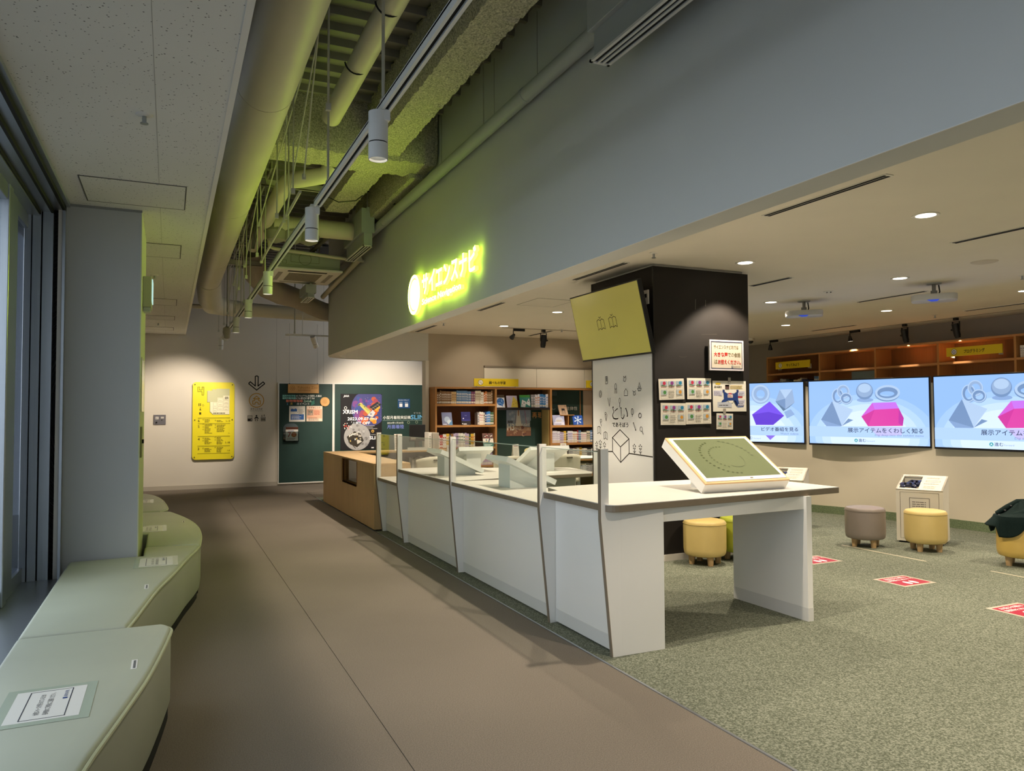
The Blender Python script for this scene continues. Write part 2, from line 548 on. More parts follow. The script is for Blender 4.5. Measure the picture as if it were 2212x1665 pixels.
# ceiling access hatches
for i, (x0, x1, y0, y1) in enumerate(((-0.567, 0.096, 5.64, 6.29), (-0.567, 0.089, 7.64, 8.29), (-0.567, 0.083, 11.3, 11.95), (-0.567, 0.07, 13.27, 13.8), (-0.567, 0.06, 15.0, 15.5))):
    g = 0.008
    h = thing('access_hatch', ['square ceiling access hatch in front of the grey column', 'ceiling access hatch just past the grey column', 'third ceiling access hatch along the corridor',
               'fourth ceiling access hatch, near the end wall', 'ceiling access hatch nearest the end wall'][i], 'hatch', (x0, y0, LZ), group='corridor ceiling hatches')
    b = MB()
    b.box(x0, y0, LZ - 0.004, x1, y0 + g, LZ + 0.01).box(x0, y1 - g, LZ - 0.004, x1, y1, LZ + 0.01).box(x0, y0 + g, LZ - 0.004, x0 + g, y1 - g, LZ + 0.01).box(x1 - g, y0 + g, LZ - 0.004, x1, y1 - g, LZ + 0.01)
    b.build('frame', mat('hatch_gap', '5c5a55', rough=0.7), h)
    MB().box(x0 + g, y0 + g, LZ - 0.003, x1 - g, y1 - g, LZ + 0.008).build('panel', M_tile, h)
    for fx in (0.28, 0.72):
        MB().cyl((x0 + (x1 - x0) * fx, y0 + 0.012, LZ - 0.006), (x0 + (x1 - x0) * fx, y0 + 0.012, LZ), 0.008, n=8).build('catch', M_alu, h)

# exposed steel deck over the corridor trench
dk = MB().box(-1.3, -3.2, DZ + 0.06, 2.6, 16.4, DZ + 0.12).build('ceiling', M_deck, at=(0, 0, DZ)); struct(dk)
pd = 0.242
MBr = MB()
n_r = 0
y = -1.0
while y < 16.2:
    MBr = MB()
    MBr.prism([(y, DZ + 0.07), (y + 0.012, DZ), (y + 0.052, DZ), (y + 0.064, DZ + 0.07)], 'x', -1.2, 2.46)
    MBr.build('deck_rib', M_deck, dk)
    y += pd

# ------------------------------------------------------------------ long fascia over the counter (bulkhead) and its return
out_ = [(2.46, -3.2), (2.46, 12.93), (2.55, 13.3), (2.8, 13.55), (3.1, 13.66), (3.5, 13.7), (4.45, 13.7)]
inn_ = [(4.45, 13.54), (3.5, 13.535), (3.1, 13.49), (2.86, 13.37), (2.7, 13.13), (2.63, 12.8), (2.63, -3.2)]
wf = MB().prism(out_ + inn_, 'z', 2.48, DZ + 0.1).build('wall_right', M_wallg); struct(wf)
for yj, zt in ((4.9, DZ), (5.71, DZ), (7.05, DZ), (9.35, 4.3)):
    MB().box(2.4585, yj, 3.92, 2.461, yj + 0.004, zt).build('panel_joint', mat('joint_dark', '6f706b', rough=0.9), wf)
MB().box(2.455, -3.2, 2.478, 2.462, 12.93, 2.4815).build('edge_bead', M_white, wf)
# reading-room shell
wi = MB().box(4.44, 13.56, 0, 12.3, 13.7, 3.2).build('wall_inner', mat('inner_wall_paint', 'b8ab97', rough=0.85, vary=0.02, vscale=2, bump=0.05, bscale=200)); struct(wi)
struct(MB().box(4.38, 13.5, 0, 4.445, 13.71, 2.48).build('trim_3', M_white))
struct(MB().box(12.1, -3.2, 0, 12.3, 13.6, 3.2).build('wall_right', mat('inner_wall_grey', '9d958c', rough=0.85, vary=0.02, vscale=2)))
struct(MB().box(2.63, -3.3, 0, 12.3, -3.2, 3.2).build('wall_front', M_wall))
cr_ = MB().prism([(2.63, -3.2), (12.3, -3.2), (12.3, 13.6), (4.45, 13.6), (4.45, 13.538), (3.5, 13.535), (3.1, 13.49), (2.86, 13.37), (2.7, 13.13), (2.63, 12.8)], 'z', CZ, CZ + 0.12).build('ceiling', M_ceil, at=(0, 0, CZ)); struct(cr_)
struct(MB().box(-1.3, 13.6, DZ + 0.02, 6.0, 16.4, DZ + 0.05).build('ceiling', M_void, at=(0, 0, DZ)))

# ------------------------------------------------------------------ glazed wall along the corridor
def window_bay(n, y0, y1):
    w = thing('window_%d' % n, None, None, (-0.98, y0, 0)); struct(w)
    MB().box(-0.986, y0 + 0.13, 0.36, -0.974, y1 - 0.13, 2.93).build('pane', M_winclear, w)
    f = MB()
    f.box(-1.06, y0, 0.3, -0.93, y0 + 0.13, 2.98).box(-1.06, y1 - 0.13, 0.3, -0.93, y1, 2.98)
    f.build('mullion', M_alu, w, bev=0.006)
    MB().box(-1.04, y0 + 0.13, 2.86, -0.94, y1 - 0.13, 2.98).box(-1.04, y0 + 0.13, 0.3, -0.94, y1 - 0.13, 0.4).build('window_frame', M_alu, w, bev=0.005)
ys = [-3.2, -1.4, 0.4, 2.2, 4.0, 5.72]
for i in range(5):
    window_bay(i + 1, ys[i], ys[i + 1])
w6 = thing('window_6', None, None, (-0.98, 5.72, 0)); struct(w6)
MB().box(-0.986, 5.98, 0.36, -0.974, 6.42, 2.93).build('pane', M_windim, w6)
MB().box(-1.06, 5.74, 0.3, -0.945, 5.98, 2.98).build('mullion', M_alu, w6, bev=0.006)
MB().box(-1.04, 5.98, 2.86, -0.95, 6.42, 2.98).box(-1.04, 5.98, 0.3, -0.95, 6.42, 0.4).build('window_frame', M_alu, w6)
# head, sill and end jamb: stepped metal sections with black joints
hd = thing('trim_4', None, None, (-0.8, 1.6, 2.9)); struct(hd)
jb = thing('trim_5', None, None, (-0.8, 6.43, 0)); struct(jb)
for x0, x1, dz, m in ((-0.715, -0.69, 0.0, M_alu), (-0.735, -0.715, 0.04, M_dark), (-0.79, -0.735, 0.035, M_alu), (-0.806, -0.79, 0.07, M_dark), (-0.87, -0.806, 0.06, M_alu), (-0.88, -0.87, 0.09, M_dark), (-0.98, -0.88, 0.1, M_alu)):
    MB().box(x0, -3.2, LZ - 0.03 - dz * 0.9, x1, 6.44, LZ + 0.02).build('head_section', m, hd)
for x0, x1, dy, m in ((-0.732, -0.715, 0.0, M_alu), (-0.792, -0.762, 0.05, M_dark), (-0.762, -0.732, 0.012, M_white), (-0.858, -0.792, 0.005, M_alu), (-0.868, -0.858, 0.03, M_dark), (-0.922, -0.868, 0.0, M_alu), (-0.93, -0.922, 0.03, M_dark), (-0.972, -0.93, 0.0, M_alu)):
    MB().box(x0, 6.4 + dy, 0, x1, 6.6, LZ).build('jamb_section', m, jb)
struct(MB().box(-1.06, -3.2, 0, -0.70, 6.42, 0.3).build('trim_6', M_alu, bev=0.01))
struct(MB().box(-1.2, -3.2, 2.95, -0.97, 6.44, 3.3).build('trim_7', M_alu))
# unseen glazed end behind the viewer; upper pane added to light the fascia
wz = thing('window_7', None, None, (0.8, -3.2, 0)); struct(wz)
MB().box(-0.9, -3.206, 0.1, 2.46, -3.194, 2.95).build('pane', M_winback, wz)
MB().box(-0.9, -3.206, 3.1, 2.46, -3.194, 4.4).build('pane', M_winback, wz)
for x in (-1.0, 0.2, 1.4, 2.4):
    MB().box(x, -3.26, 0, x + 0.08, -3.14, 3.05).build('mullion', M_alu, wz)
struct(MB().box(-1.2, -3.3, 4.4, 2.46, -3.2, 4.6).build('wall_front', M_wall))
# ground outside and a pale building across, seen in the glass only
struct(MB().box(-30, -30, -3.2, -1.4, 40, -3.0).build('ground', mat('outside_paving', '6c7075', rough=0.9, vary=0.1, vscale=0.6), at=(-15, 0, -3.2)))

# grey column by the glass
cm = MB().box(-0.80, 6.45, 0, -0.21, 7.56, LZ).build('column', mat('column_panel', 'b4b6b4', rough=0.55, vary=0.015, vscale=2)); struct(cm)
MB().box(-0.214, 6.447, 0.0, -0.206, 7.565, LZ).build('side_panel', mat('column_side_lime_lit', 'c9cbaa', rough=0.5), cm)  # lime light of the sign put into this side's colour
MB().box(-0.8, 6.444, LZ - 0.018, -0.205, 6.452, LZ).build('shadow_bead', mat('bead_grey', '8a8c8a'), cm)
# ------------------------------------------------------------------ overhead services in the corridor trench
def bumpy(fn, nu, nv, amp, seed):
    r = random.Random(seed)
    tab = {}
    def g(a, b):
        p, n = fn(a, b)
        k = (round(a * nu), round(b * nv))
        if k not in tab: tab[k] = r.uniform(-amp, amp)
        return tuple(p[i] + n[i] * tab[k] for i in range(3))
    return g
def fuzzy_bar(name, axis, a0, a1, c0, c1, z0, z1, n, seed):
    """sprayed steel beam: rough underside and two rough flanks"""
    b = MB()
    def P(a, c, z):
        return (c, a, z) if axis == 'y' else (a, c, z)
    per = []
    for k in range(13):
        t = k / 12
        if t < 0.3: per.append((c0, z1 + (z0 - z1) * t / 0.3, (-1, 0)))
        elif t <= 0.7: per.append((c0 + (c1 - c0) * (t - 0.3) / 0.4, z0, (0, -1)))
        else: per.append((c1, z0 + (z1 - z0) * (t - 0.7) / 0.3, (1, 0)))
    r = random.Random(seed)
    vs = []
    for i in range(n + 1):
        a = a0 + (a1 - a0) * i / n
        for c, z, nn in per:
            d = r.uniform(-0.013, 0.013)
            vs.append(P(a, c + nn[0] * d, z + nn[1] * d))
    m = len(per)
    fs = [(i * m + k, i * m + k + 1, (i + 1) * m + k + 1, (i + 1) * m + k) for i in range(n) for k in range(m - 1)]
    fs += [tuple(range(m)), tuple(range(n * m, n * m + m))]
    b.add(vs, fs)
    return b.build(name, M_fuzzy, smooth=True)
bm1 = struct(fuzzy_bar('beam', 'y', -3.0, 9.45, 1.73, 2.07, 4.04, 4.52, 320, 1))
bm2 = struct(fuzzy_bar('beam', 'x', 0.2, 2.44, 7.12, 7.66, 4.0, 4.52, 60, 2))
struct(fuzzy_bar('beam', 'y', 7.5, 9.9, 2.25, 2.44, 3.95, 4.52, 60, 3))

# big round duct beside the ceiling edge, bending down and then across to the fascia
d = thing('air_duct', 'large cream round air duct running beside the white ceiling edge', 'duct', (0.52, 5, 3.4))
RD = 0.19
XD, ZD = 0.567, 3.71
MB().tube([(XD, -3, ZD), (XD, 12.9, ZD), (XD, 13.3, ZD)], RD, n=32).build('straight_run', M_duct, d, smooth=True)
MB().tube([(XD, 13.15, ZD - 0.01), (XD + 0.02, 13.5, ZD - 0.1), (XD + 0.06, 13.9, ZD - 0.24)], RD * 1.02, n=32).build('elbow', M_duct, d, smooth=True)
MB().tube([(XD + 0.04, 13.7, ZD - 0.17), (XD + 0.1, 14.2, ZD - 0.27), (XD + 0.4, 14.55, ZD - 0.28), (XD + 0.9, 14.62, ZD - 0.29), (3.0, 14.62, ZD - 0.33)], [RD * 1.0, RD * 0.95, RD * 0.8, RD * 0.66, RD * 0.62], n=28).build('cross_run', M_duct, d, smooth=True)
MB().tube([(-0.6, 14.7, ZD - 0.26), (0.6, 14.7, ZD - 0.26)], 0.04, n=12).build('side_run', M_duct, d, smooth=True)
for yy in (2.2, 5.2, 8.2, 11.2):
    MB().cyl((XD, yy - 0.004, ZD), (XD, yy + 0.004, ZD), RD + 0.0025, n=32).build('joint_band', M_duct, d, smooth=True)
# flexible wrapped duct sagging towards the fascia
fx = MB()
pts = [(1.12, 11.9, 3.95), (1.2, 12.15, 3.66), (1.4, 12.45, 3.52), (1.65, 12.75, 3.47), (1.95, 12.95, 3.43), (2.2, 13.05, 3.33), (2.4, 13.08, 3.26), (2.50, 13.1, 3.25)]
fx.tube(pts, [0.17, 0.18, 0.185, 0.18, 0.165, 0.15, 0.15, 0.15], n=20)
tag(fx.build('wrapped_duct', mat('duct_wrap', 'a69c8c', rough=0.75, vary=0.05, vscale=6, bump=0.5, bscale=18), smooth=True), 'beige wrapped flexible duct sagging behind the ceiling cassette', 'duct')
# light pipe above and its continuation past the cross beam
d = thing('service_pipe', 'lime lit cream pipe high under the deck right of the big duct', 'pipe', (1.3, 3, 4.2))
MB().tube([(1.245, -1, 4.12), (1.28, 6.62, 4.12)], 0.085, n=20).build('straight_run', M_duct, d, smooth=True)
for yy in (4.6, 5.5):
    MB().tube([(1.25 + 0.09 * math.cos(a), yy, 4.12 + 0.09 * math.sin(a)) for a in [PI * 1.05 + PI * 0.9 * k / 10 for k in range(11)]], 0.006, n=6).build('strap', M_dark, d)
d = thing('service_pipe', 'elbowed cream pipe emerging below the sprayed cross beam', 'pipe', (1.1, 8, 3.9))
MB().tube([(1.48, 7.66, 4.02), (1.42, 7.7, 3.93), (1.2, 7.75, 3.88), (1.1, 7.85, 3.88), (1.07, 8.1, 3.88), (1.06, 11.2, 3.88)], 0.085, n=20).build('run', M_duct, d, smooth=True)
# slim pipe fixed along the fascia
d = thing('fascia_pipe', 'slim white pipe running along the grey wall above the lit sign', 'pipe', (2.38, 5, 3.85))
MB().tube([(2.385, -3, 3.853), (2.385, 12.9, 3.853)], 0.055, n=18).build('run', M_greymetal, d, smooth=True)
for yy in (1.6, 4.95, 9.0):
    MB().cyl((2.385, yy - 0.02, 3.853), (2.385, yy + 0.02, 3.853), 0.058, n=18).build('coupling', M_greymetal, d, smooth=True)
for yy in (5.71, 8.15):
    MB().cyl((2.36, yy, 3.9), (2.36, yy, DZ), 0.005, n=6).build('hanger', M_rod, d)

# plenum boxes with slot diffusers hanging by the fascia
def plenum(label, y0, y1, x0, x1, zb, zt, gr):
    t = thing('slot_diffuser_box', label, 'air vent', ((x0 + x1) / 2, (y0 + y1) / 2, zb), group=gr)
    zm = zb + (zt - zb) * 0.36
    MB().box(x0 - 0.015, y0, zm, x1 + 0.02, y1, zt).build('plenum', M_greymetal, t, bev=0.004)
    MB().box(x0 + 0.02, y0 + 0.02, zb + 0.012, x1 - 0.005, y1 - 0.02, zm).build('neck', M_greymetal, t)
    fr = MB()
    w = x1 - x0
    fr.box(x0, y0, zb, x0 + 0.018, y1, zb + 0.014).box(x1 - 0.018, y0, zb, x1, y1, zb + 0.014)
    fr.box(x0, y0, zb, x1, y0 + 0.018, zb + 0.014).box(x0, y1 - 0.018, zb, x1, y1, zb + 0.014)
    fr.build('diffuser_frame', M_white, t)
    MB().box(x0 + 0.018, y0 + 0.018, zb + 0.008, x1 - 0.018, y1 - 0.018, zb + 0.012).build('slot_gap', M_dark, t)
    for k in (1, 2):
        xx = x0 + 0.018 + (w - 0.036) * k / 3
        MB().box(xx - 0.007, y0 + 0.018, zb, xx + 0.007, y1 - 0.018, zb + 0.011).build('slot_blade', M_white, t)
    MB().box((x0 + x1) / 2 - 0.02, y0 - 0.012, zt - 0.03, (x0 + x1) / 2 + 0.02, y0, zt + 0.01).build('bracket', M_greymetal, t)
    MB().cyl(((x0 + x1) / 2, y0 + 0.03, zt), ((x0 + x1) / 2, y0 + 0.03, DZ), 0.006, n=6).build('hanger', M_rod, t)
plenum('pale box with slot vent at the top edge of the grey wall, nearest', 2.4, 3.66, 2.17, 2.30, 3.5, 3.98, 'slot diffuser boxes by the fascia')
plenum('lime lit hanging box with slot vent fed by a round duct', 9.2, 10.25, 2.17, 2.30, 3.58, 4.06, 'slot diffuser boxes by the fascia')
plenum('small slot vent box hanging below the ceiling cassette', 11.35, 11.95, 1.84, 1.96, 3.22, 3.42, 'slot diffuser boxes by the fascia')
d = thing('branch_duct', 'lime lit round duct stub feeding the hanging vent box', 'duct', (1.8, 9.7, 3.86))
MB().tube([(1.16, 9.72, 3.87), (2.22, 9.72, 3.87)], 0.115, n=26).build('run', M_duct, d, smooth=True)
MB().cyl((1.74, 9.72, 3.87), (1.748, 9.72, 3.87), 0.118, n=26).build('joint_band', M_duct, d, smooth=True)
for k in range(3):
    MB().lathe([(0.02, -0.14), (0.11, -0.1), (0.15, 0.0), (0.11, 0.1), (0.02, 0.14)], (1.2 + 0.2 * k, 9.75, 3.78), n=16).build('bulge', mat('wrapped_grey', '93917f', rough=0.6), d, smooth=True)

# ceiling cassette air conditioner
t = thing('ceiling_cassette', 'square white ceiling cassette air conditioner with perforated grille', 'air conditioner', (1.73, 11.05, 3.46))
X0, X1, Y0, Y1, Z0 = 1.265, 2.195, 10.48, 11.62, 3.46
MB().box(X0 + 0.06, Y0 + 0.06, Z0 + 0.03, X1 - 0.03, Y1 - 0.06, Z0 + 0.24).build('casing', mat('casing_grey', 'a8ab9a', rough=0.5), t, bev=0.006)
MB().prism([(X0, Y0), (X1, Y0), (X1, Y1), (X0, Y1)], 'z', Z0, Z0 + 0.035).build('face_panel', M_white, t, bev=0.012)
MB().box(X0 + 0.24, Y0 + 0.27, Z0 - 0.006, X1 - 0.24, Y1 - 0.27, Z0).build('grille', speckle_mat('perforated_grille', '8d8679', '4a443c', 60, 0.2, mode='fissure'), t)
for (a, b_, c_, e) in ((X0 + 0.2, Y0 + 0.09, X1 - 0.2, Y0 + 0.16), (X0 + 0.2, Y1 - 0.16, X1 - 0.2, Y1 - 0.09), (X0 + 0.09, Y0 + 0.24, X0 + 0.15, Y1 - 0.24), (X1 - 0.15, Y0 + 0.24, X1 - 0.09, Y1 - 0.24)):
    MB().box(a, b_, Z0 - 0.003, c_, e, Z0).build('louvre', M_dark if b_ < Y0 + 0.1 and a < X0 + 0.21 and a > X0 + 0.15 else mat('louvre_grey', '9f998d'), t)
s = Sheet(t, (X0 + 0.06, Y0 + 0.06, Z0 + 0.04), (1, 0, 0), (0, 0, 1))
s.frame(0.17, 0.075, 0.38, 0.10, 0.004, '5c6048').ring(0.36, 0.125, 0.085, 0.005, '5c6048').frame(0.06, 0.05, 0.05, 0.045, 0.004, '5c6048').line([(0, 0.035), (0.84, 0.03)], 0.003, '777b62')
s.done('stamped_outline')
d = thing('drain_pipe', 'thin cream pipe crossing in front of the ceiling cassette', 'pipe', (1.7, 10.2, 3.66))
MB().tube([(1.18, 10.32, 4.2), (1.18, 10.32, 3.78), (1.19, 10.32, 3.71), (1.26, 10.32, 3.69), (2.2, 10.32, 3.63), (2.45, 10.32, 3.62)], 0.024, n=12).build('run', M_duct, d, smooth=True)
d = thing('drain_pipe', 'grey slanted pipe behind the ceiling cassette near the fascia', 'pipe', (2.2, 11.8, 3.7))
MB().tube([(1.95, 9.98, 3.9), (1.8, 11.0, 3.78), (1.72, 12.2, 3.72)], 0.03, n=10).build('run', mat('pipe_grey', '6f6a60'), d, smooth=True)
d = thing('drain_pipe', 'cream pipe low along the fascia behind the cassette', 'pipe', (2.35, 11.8, 3.4))
MB().tube([(2.36, 10.2, 3.62), (2.36, 12.9, 3.48)], 0.04, n=12).build('run', M_duct, d, smooth=True)
# grey steel channels crossing above, left of the cassette
for i, (yy, zz, xa, xb) in enumerate(((8.7, 4.05, 0.3, 1.6), (10.6, 3.9, 0.3, 1.15), (11.8, 3.72, 0.5, 1.25))):
    b = MB(); b.box(xa, yy, zz, xb, yy + 0.05, zz + 0.008).box(xa, yy, zz, xb, yy + 0.006, zz + 0.07).box(xa, yy + 0.044, zz, xb, yy + 0.05, zz + 0.07)
    tag(b.build('support_channel', M_rod), ['steel channel under the deck just past the cross beam', 'steel channel crossing behind the hanging rods', 'steel channel near the duct elbow'][i], 'bracket', 'steel channels under the deck')
# cable ladder: dark rungs high above the far rods
t = thing('cable_ladder', 'dark cable ladder with rungs high above the corridor end', 'cable tray', (0.7, 11, 4.2))
for xx in (0.55, 1.0):
    MB().box(xx, 8.6, 4.22, xx + 0.02, 15.4, 4.3).build('rail', M_rod, t)
for k in range(22):
    MB().box(0.57, 8.7 + 0.3 * k, 4.23, 1.0, 8.73 + 0.3 * k, 4.25).build('rung', M_rod, t)
# wrapped grey vertical tray and black cable bundle
d = thing('cable_bundle', 'black cables dropping from the deck beside the hanging rods', 'cable', (1.1, 9, 4))
for k in range(3):
    q = 0.012 * k
    MB().tube([(0.90 + q, 9.0, DZ), (0.91 + q, 9.02, 4.1), (0.89 + q * 2, 9.1, 3.8), (0.87 + q, 9.3, 3.45)], 0.006, n=6).build('cable', M_black, d, smooth=True)
d = thing('cable_loop', 'black cable hanging in a loop under the sprayed beam', 'cable', (1.75, 8.6, 4))
MB().tube([(1.62, 8.6, DZ), (1.6, 8.6, 4.2), (1.62, 8.62, 3.98), (1.75, 8.62, 3.93), (1.95, 8.62, 3.97), (2.1, 8.62, 4.1)], 0.007, n=6).build('cable', M_black, d, smooth=True)
d = thing('cable_drop', 'single black cable hanging above the lime lit vent box', 'cable', (2.4, 8.15, 4))
MB().tube([(2.41, 8.4, DZ), (2.41, 8.4, 4.15), (2.4, 8.45, 4.0), (2.38, 8.5, 3.95), (2.36, 8.46, 3.93)], 0.006, n=6).build('cable', M_black, d, smooth=True)

# lighting track in two lengths with its suspension rods
def track(label, y0, y1, x=0.955, z=2.985, gr='suspended lighting tracks'):
    t = thing('lighting_track', label, 'light track', (x, (y0 + y1) / 2, z), group=gr)
    b = MB()
    b.box(x - 0.025, y0, z, x - 0.010, y1, z + 0.04).box(x + 0.010, y0, z, x + 0.025, y1, z + 0.04).box(x - 0.025, y0, z + 0.03, x + 0.025, y1, z + 0.045)
    b.build('rail', M_spotwhite, t)
    MB().box(x - 0.010, y0, z + 0.012, x + 0.010, y1, z + 0.03).build('slot', M_dark, t)
    MB().box(x - 0.028, y0 - 0.06, z, x + 0.028, y0, z + 0.047).build('end_feed', M_spotwhite, t)
    return t
track('white lighting track length nearest, top of the corridor', -1.0, 5.45)
t2 = track('white lighting track length running on to the end wall', 5.62, 15.8)
def rod(label, pts, r=0.006, gr='suspension rods over the corridor'):
    t = thing('suspension_rod', label, 'rod', pts[-1], group=gr)
    pts = [(p[0], p[1], p[2] + (0.065 if p[2] >= DZ else 0.0)) for p in pts]
    MB().tube(pts, r, n=6).build('rod', M_rod, t)
    p = pts[-1]
    MB().box(p[0] - 0.014, p[1] - 0.014, p[2] - 0.012, p[0] + 0.014, p[1] + 0.014, p[2] + 0.03).build('clamp', M_rod, t)
    return t
words = ['first', 'second', 'third', 'fourth', 'fifth', 'sixth', 'seventh', 'eighth', 'ninth', 'tenth', 'eleventh', 'twelfth', 'thirteenth', 'fourteenth', 'fifteenth', 'sixteenth', 'seventeenth', 'eighteenth', 'nineteenth', 'twentieth',
         'twenty-first', 'twenty-second', 'twenty-third', 'twenty-fourth', 'twenty-fifth', 'twenty-sixth', 'twenty-seventh', 'twenty-eighth', 'twenty-ninth', 'thirtieth', 'thirty-first', 'thirty-second', 'thirty-third', 'thirty-fourth', 'thirty-fifth', 'thirty-sixth', 'thirty-seventh', 'thirty-eighth', 'thirty-ninth', 'fortieth']
for k, yy in enumerate((3.62, 5.05, 6.9, 8.7, 10.4, 11.8, 13.2, 14.8)):
    rod('upright rod carrying the lighting track, %s from the near end' % words[k], [(0.955, yy, DZ), (0.955, yy, 3.03)], 0.0085 if k < 2 else 0.007)
# second suspension line (support pipe) left of the track, with uprights and braces
t = thing('support_pipe', 'thin pipe hung parallel to the lighting track just above it', 'pipe', (0.9, 9, 3.2))
MB().tube([(0.95, 6.2, 3.30), (0.93, 8.9, 3.22)], 0.013, n=8).build('run', M_rod, t)
for k, (xx, yy, zb) in enumerate(((0.86, 4.55, 3.35), (0.85, 5.9, 3.2), (0.83, 6.7, 3.2), (0.82, 8.2, 3.15), (0.81, 9.3, 3.1), (0.80, 10.2, 3.1), (0.84, 11.2, 3.05), (0.81, 12.4, 3.05), (0.85, 13.9, 3.05), (0.82, 14.9, 3.03))):
    rod('slim upright rod left of the track, %s along the corridor' % words[k], [(xx, yy, DZ), (xx, yy, zb)], 0.0065)
for k, (a, b_) in enumerate((((0.82, 4.2, DZ), (0.93, 5.9, 3.32)), ((0.98, 5.2, DZ), (0.93, 6.9, 3.25)), ((0.80, 5.8, DZ), (0.93, 7.0, 3.24)), ((0.95, 4.0, DZ), (0.8, 7.9, 3.4)), ((0.8, 7.9, DZ), (0.93, 8.8, 3.2)),
                             ((0.93, 7.9, DZ), (0.8, 9.4, 3.25)), ((0.93, 9.0, DZ), (0.78, 10.8, 3.25)), ((0.8, 9.7, DZ), (0.93, 11.0, 3.05)), ((0.95, 10.4, DZ), (0.9, 12.2, 3.05)), ((0.8, 12.3, DZ), (0.93, 13.6, 3.04)), ((0.95, 12.4, DZ), (0.9, 14.0, 3.04)))):
    rod('slanting brace rod above the track, %s from the near end' % words[k], [a, b_], 0.006, 'brace rods over the corridor')
t = thing('hanging_microphone', 'dome sensor hanging on a cord near the end wall', 'sensor', (0.55, 12.9, 2.8))
MB().cyl((0.84, 13.0, 2.89), (0.84, 13.0, DZ + 0.06), 0.004, n=6).build('cord', M_black, t)
MB().lathe([(0.02, 0.10), (0.06, 0.07), (0.065, 0.0), (0.05, -0.05), (0.045, -0.09), (0.03, -0.1)], (0.84, 13.0, 2.82), n=18).build('dome', mat('dome_grey', 'a09a90'), t, smooth=True)
rod('long rod dropping below the cross duct by the fascia', [(2.0, 13.6, DZ), (2.0, 13.6, 2.92)], 0.012)
rod('white rod beside the small vent box', [(2.03, 11.4, DZ), (2.03, 11.4, 3.72)], 0.009)

# track spotlights
def spotlight(label, base, aim, on=True, L=0.235, r=0.048, gr='white cylinder track spotlights', w=TRACK_W, ang=84):
    """base: point on the track; aim: direction of the beam"""
    t = thing('track_spotlight', label, 'spotlight', base, group=gr)
    bx, by, bz = base
    a = Vector(aim).normalized()
    MB().box(bx - 0.02, by - 0.045, bz - 0.05, bx + 0.02, by + 0.045, bz + 0.006).build('adapter', M_spotwhite, t, bev=0.004)
    MB().cyl((bx, by, bz - 0.075), (bx, by, bz - 0.04), 0.012, n=10).build('stem', M_rod, t)
    top = Vector((bx, by, bz - 0.06)) - a * (L * 0.3 if abs(a.z) < 0.95 else -0.005)
    if abs(a.z) > 0.95:
        top = Vector((bx - 0.03, by, bz - 0.002))
    mid = top + a * (L * 0.64)
    end = top + a * L
    MB().cyl(top, mid, r, n=28).build('body', M_spotwhite, t, smooth=True)
    MB().cyl(mid, mid + a * 0.006, r * 0.95, n=28).build('gap_ring', M_dark, t, smooth=True)
    b = MB().cyl(mid + a * 0.006, end, r, n=28, caps=False)
    b.cyl(end - a * 0.03, end, r * 0.86, r * 0.93, n=28, caps=False)
    b.build('snoot', M_spotwhite, t, smooth=True)
    MB().cyl(end - a * 0.03, end - a * 0.012, r * 0.5, r * 0.86, n=28, caps=False).build('reflector', M_greymetal, t, smooth=True)
    MB().cyl(end - a * 0.03, end - a * 0.026, r * 0.56, n=28).build('lens', M_lampglow if on else M_dark, t)
    if on:
        spot(t, end - a * 0.01, end + a, w, ang, 0.75, NEUTRAL, 0.035)
    return t
for k, yy in enumerate((3.6, 5.5, 8.17, 10.3, 12.26)):
    spotlight('white cylinder spotlight pointing straight down, %s along the track' % words[k], (0.955, yy, 2.985), (0, 0, -1))
spotlight('white spotlight tilted onto the yellow floor guide', (0.935, 14.1, 2.985), (-0.36, 1.0, -0.75), w=WALLSPOT_W, ang=66)
spotlight('unlit white spotlight at the far end of the track', (0.93, 15.6, 2.985), (0, 0.25, -1), on=False)
t = thing('lighting_track', 'short white lighting track beside the fascia corner', 'light track', (2.3, 14.0, 2.98), group='suspended lighting tracks')
MB().box(1.9, 14.0, 2.91, 3.7, 14.045, 2.94).build('rail', M_spotwhite, t)
for x in (2.2, 3.4):
    MB().cyl((x, 14.02, 2.94), (x, 14.02, DZ), 0.006, n=6).build('hanger', M_rod, t)
spotlight('white spotlight by the fascia corner aimed at the chalkboards', (2.40, 14.02, 2.91), (0.38, 0.5, -0.8), w=WALLSPOT_W, ang=80)
spotlight('white spotlight hidden past the fascia aimed at the chalkboards', (3.55, 14.02, 2.91), (0.25, 0.9, -0.6), w=WALLSPOT_W, ang=80)

# sprinkler heads and small fittings on the corridor ceiling
def sprinkler(loc, label, gr):
    t = thing('sprinkler_head', label, 'sprinkler', loc, group=gr)
    x, y, z = loc
    MB().lathe([(0.042, 0.0), (0.04, -0.006), (0.018, -0.01)], loc, n=18).build('escutcheon', M_white, t, smooth=True)
    MB().cyl((x, y, z - 0.045), (x, y, z - 0.006), 0.011, n=10).build('body', M_alu, t)
    MB().cyl((x, y, z - 0.05), (x, y, z - 0.045), 0.02, n=14).build('deflector', M_alu, t)
for k, p in enumerate(((-0.135, 4.36), (-0.167, 9.4), (-0.188, 14.3))):
    sprinkler((p[0], p[1], LZ), ['sprinkler head on the corridor ceiling before the column', 'sprinkler head on the corridor ceiling past the column', 'sprinkler head on the corridor ceiling near the end wall'][k], 'corridor sprinklers')
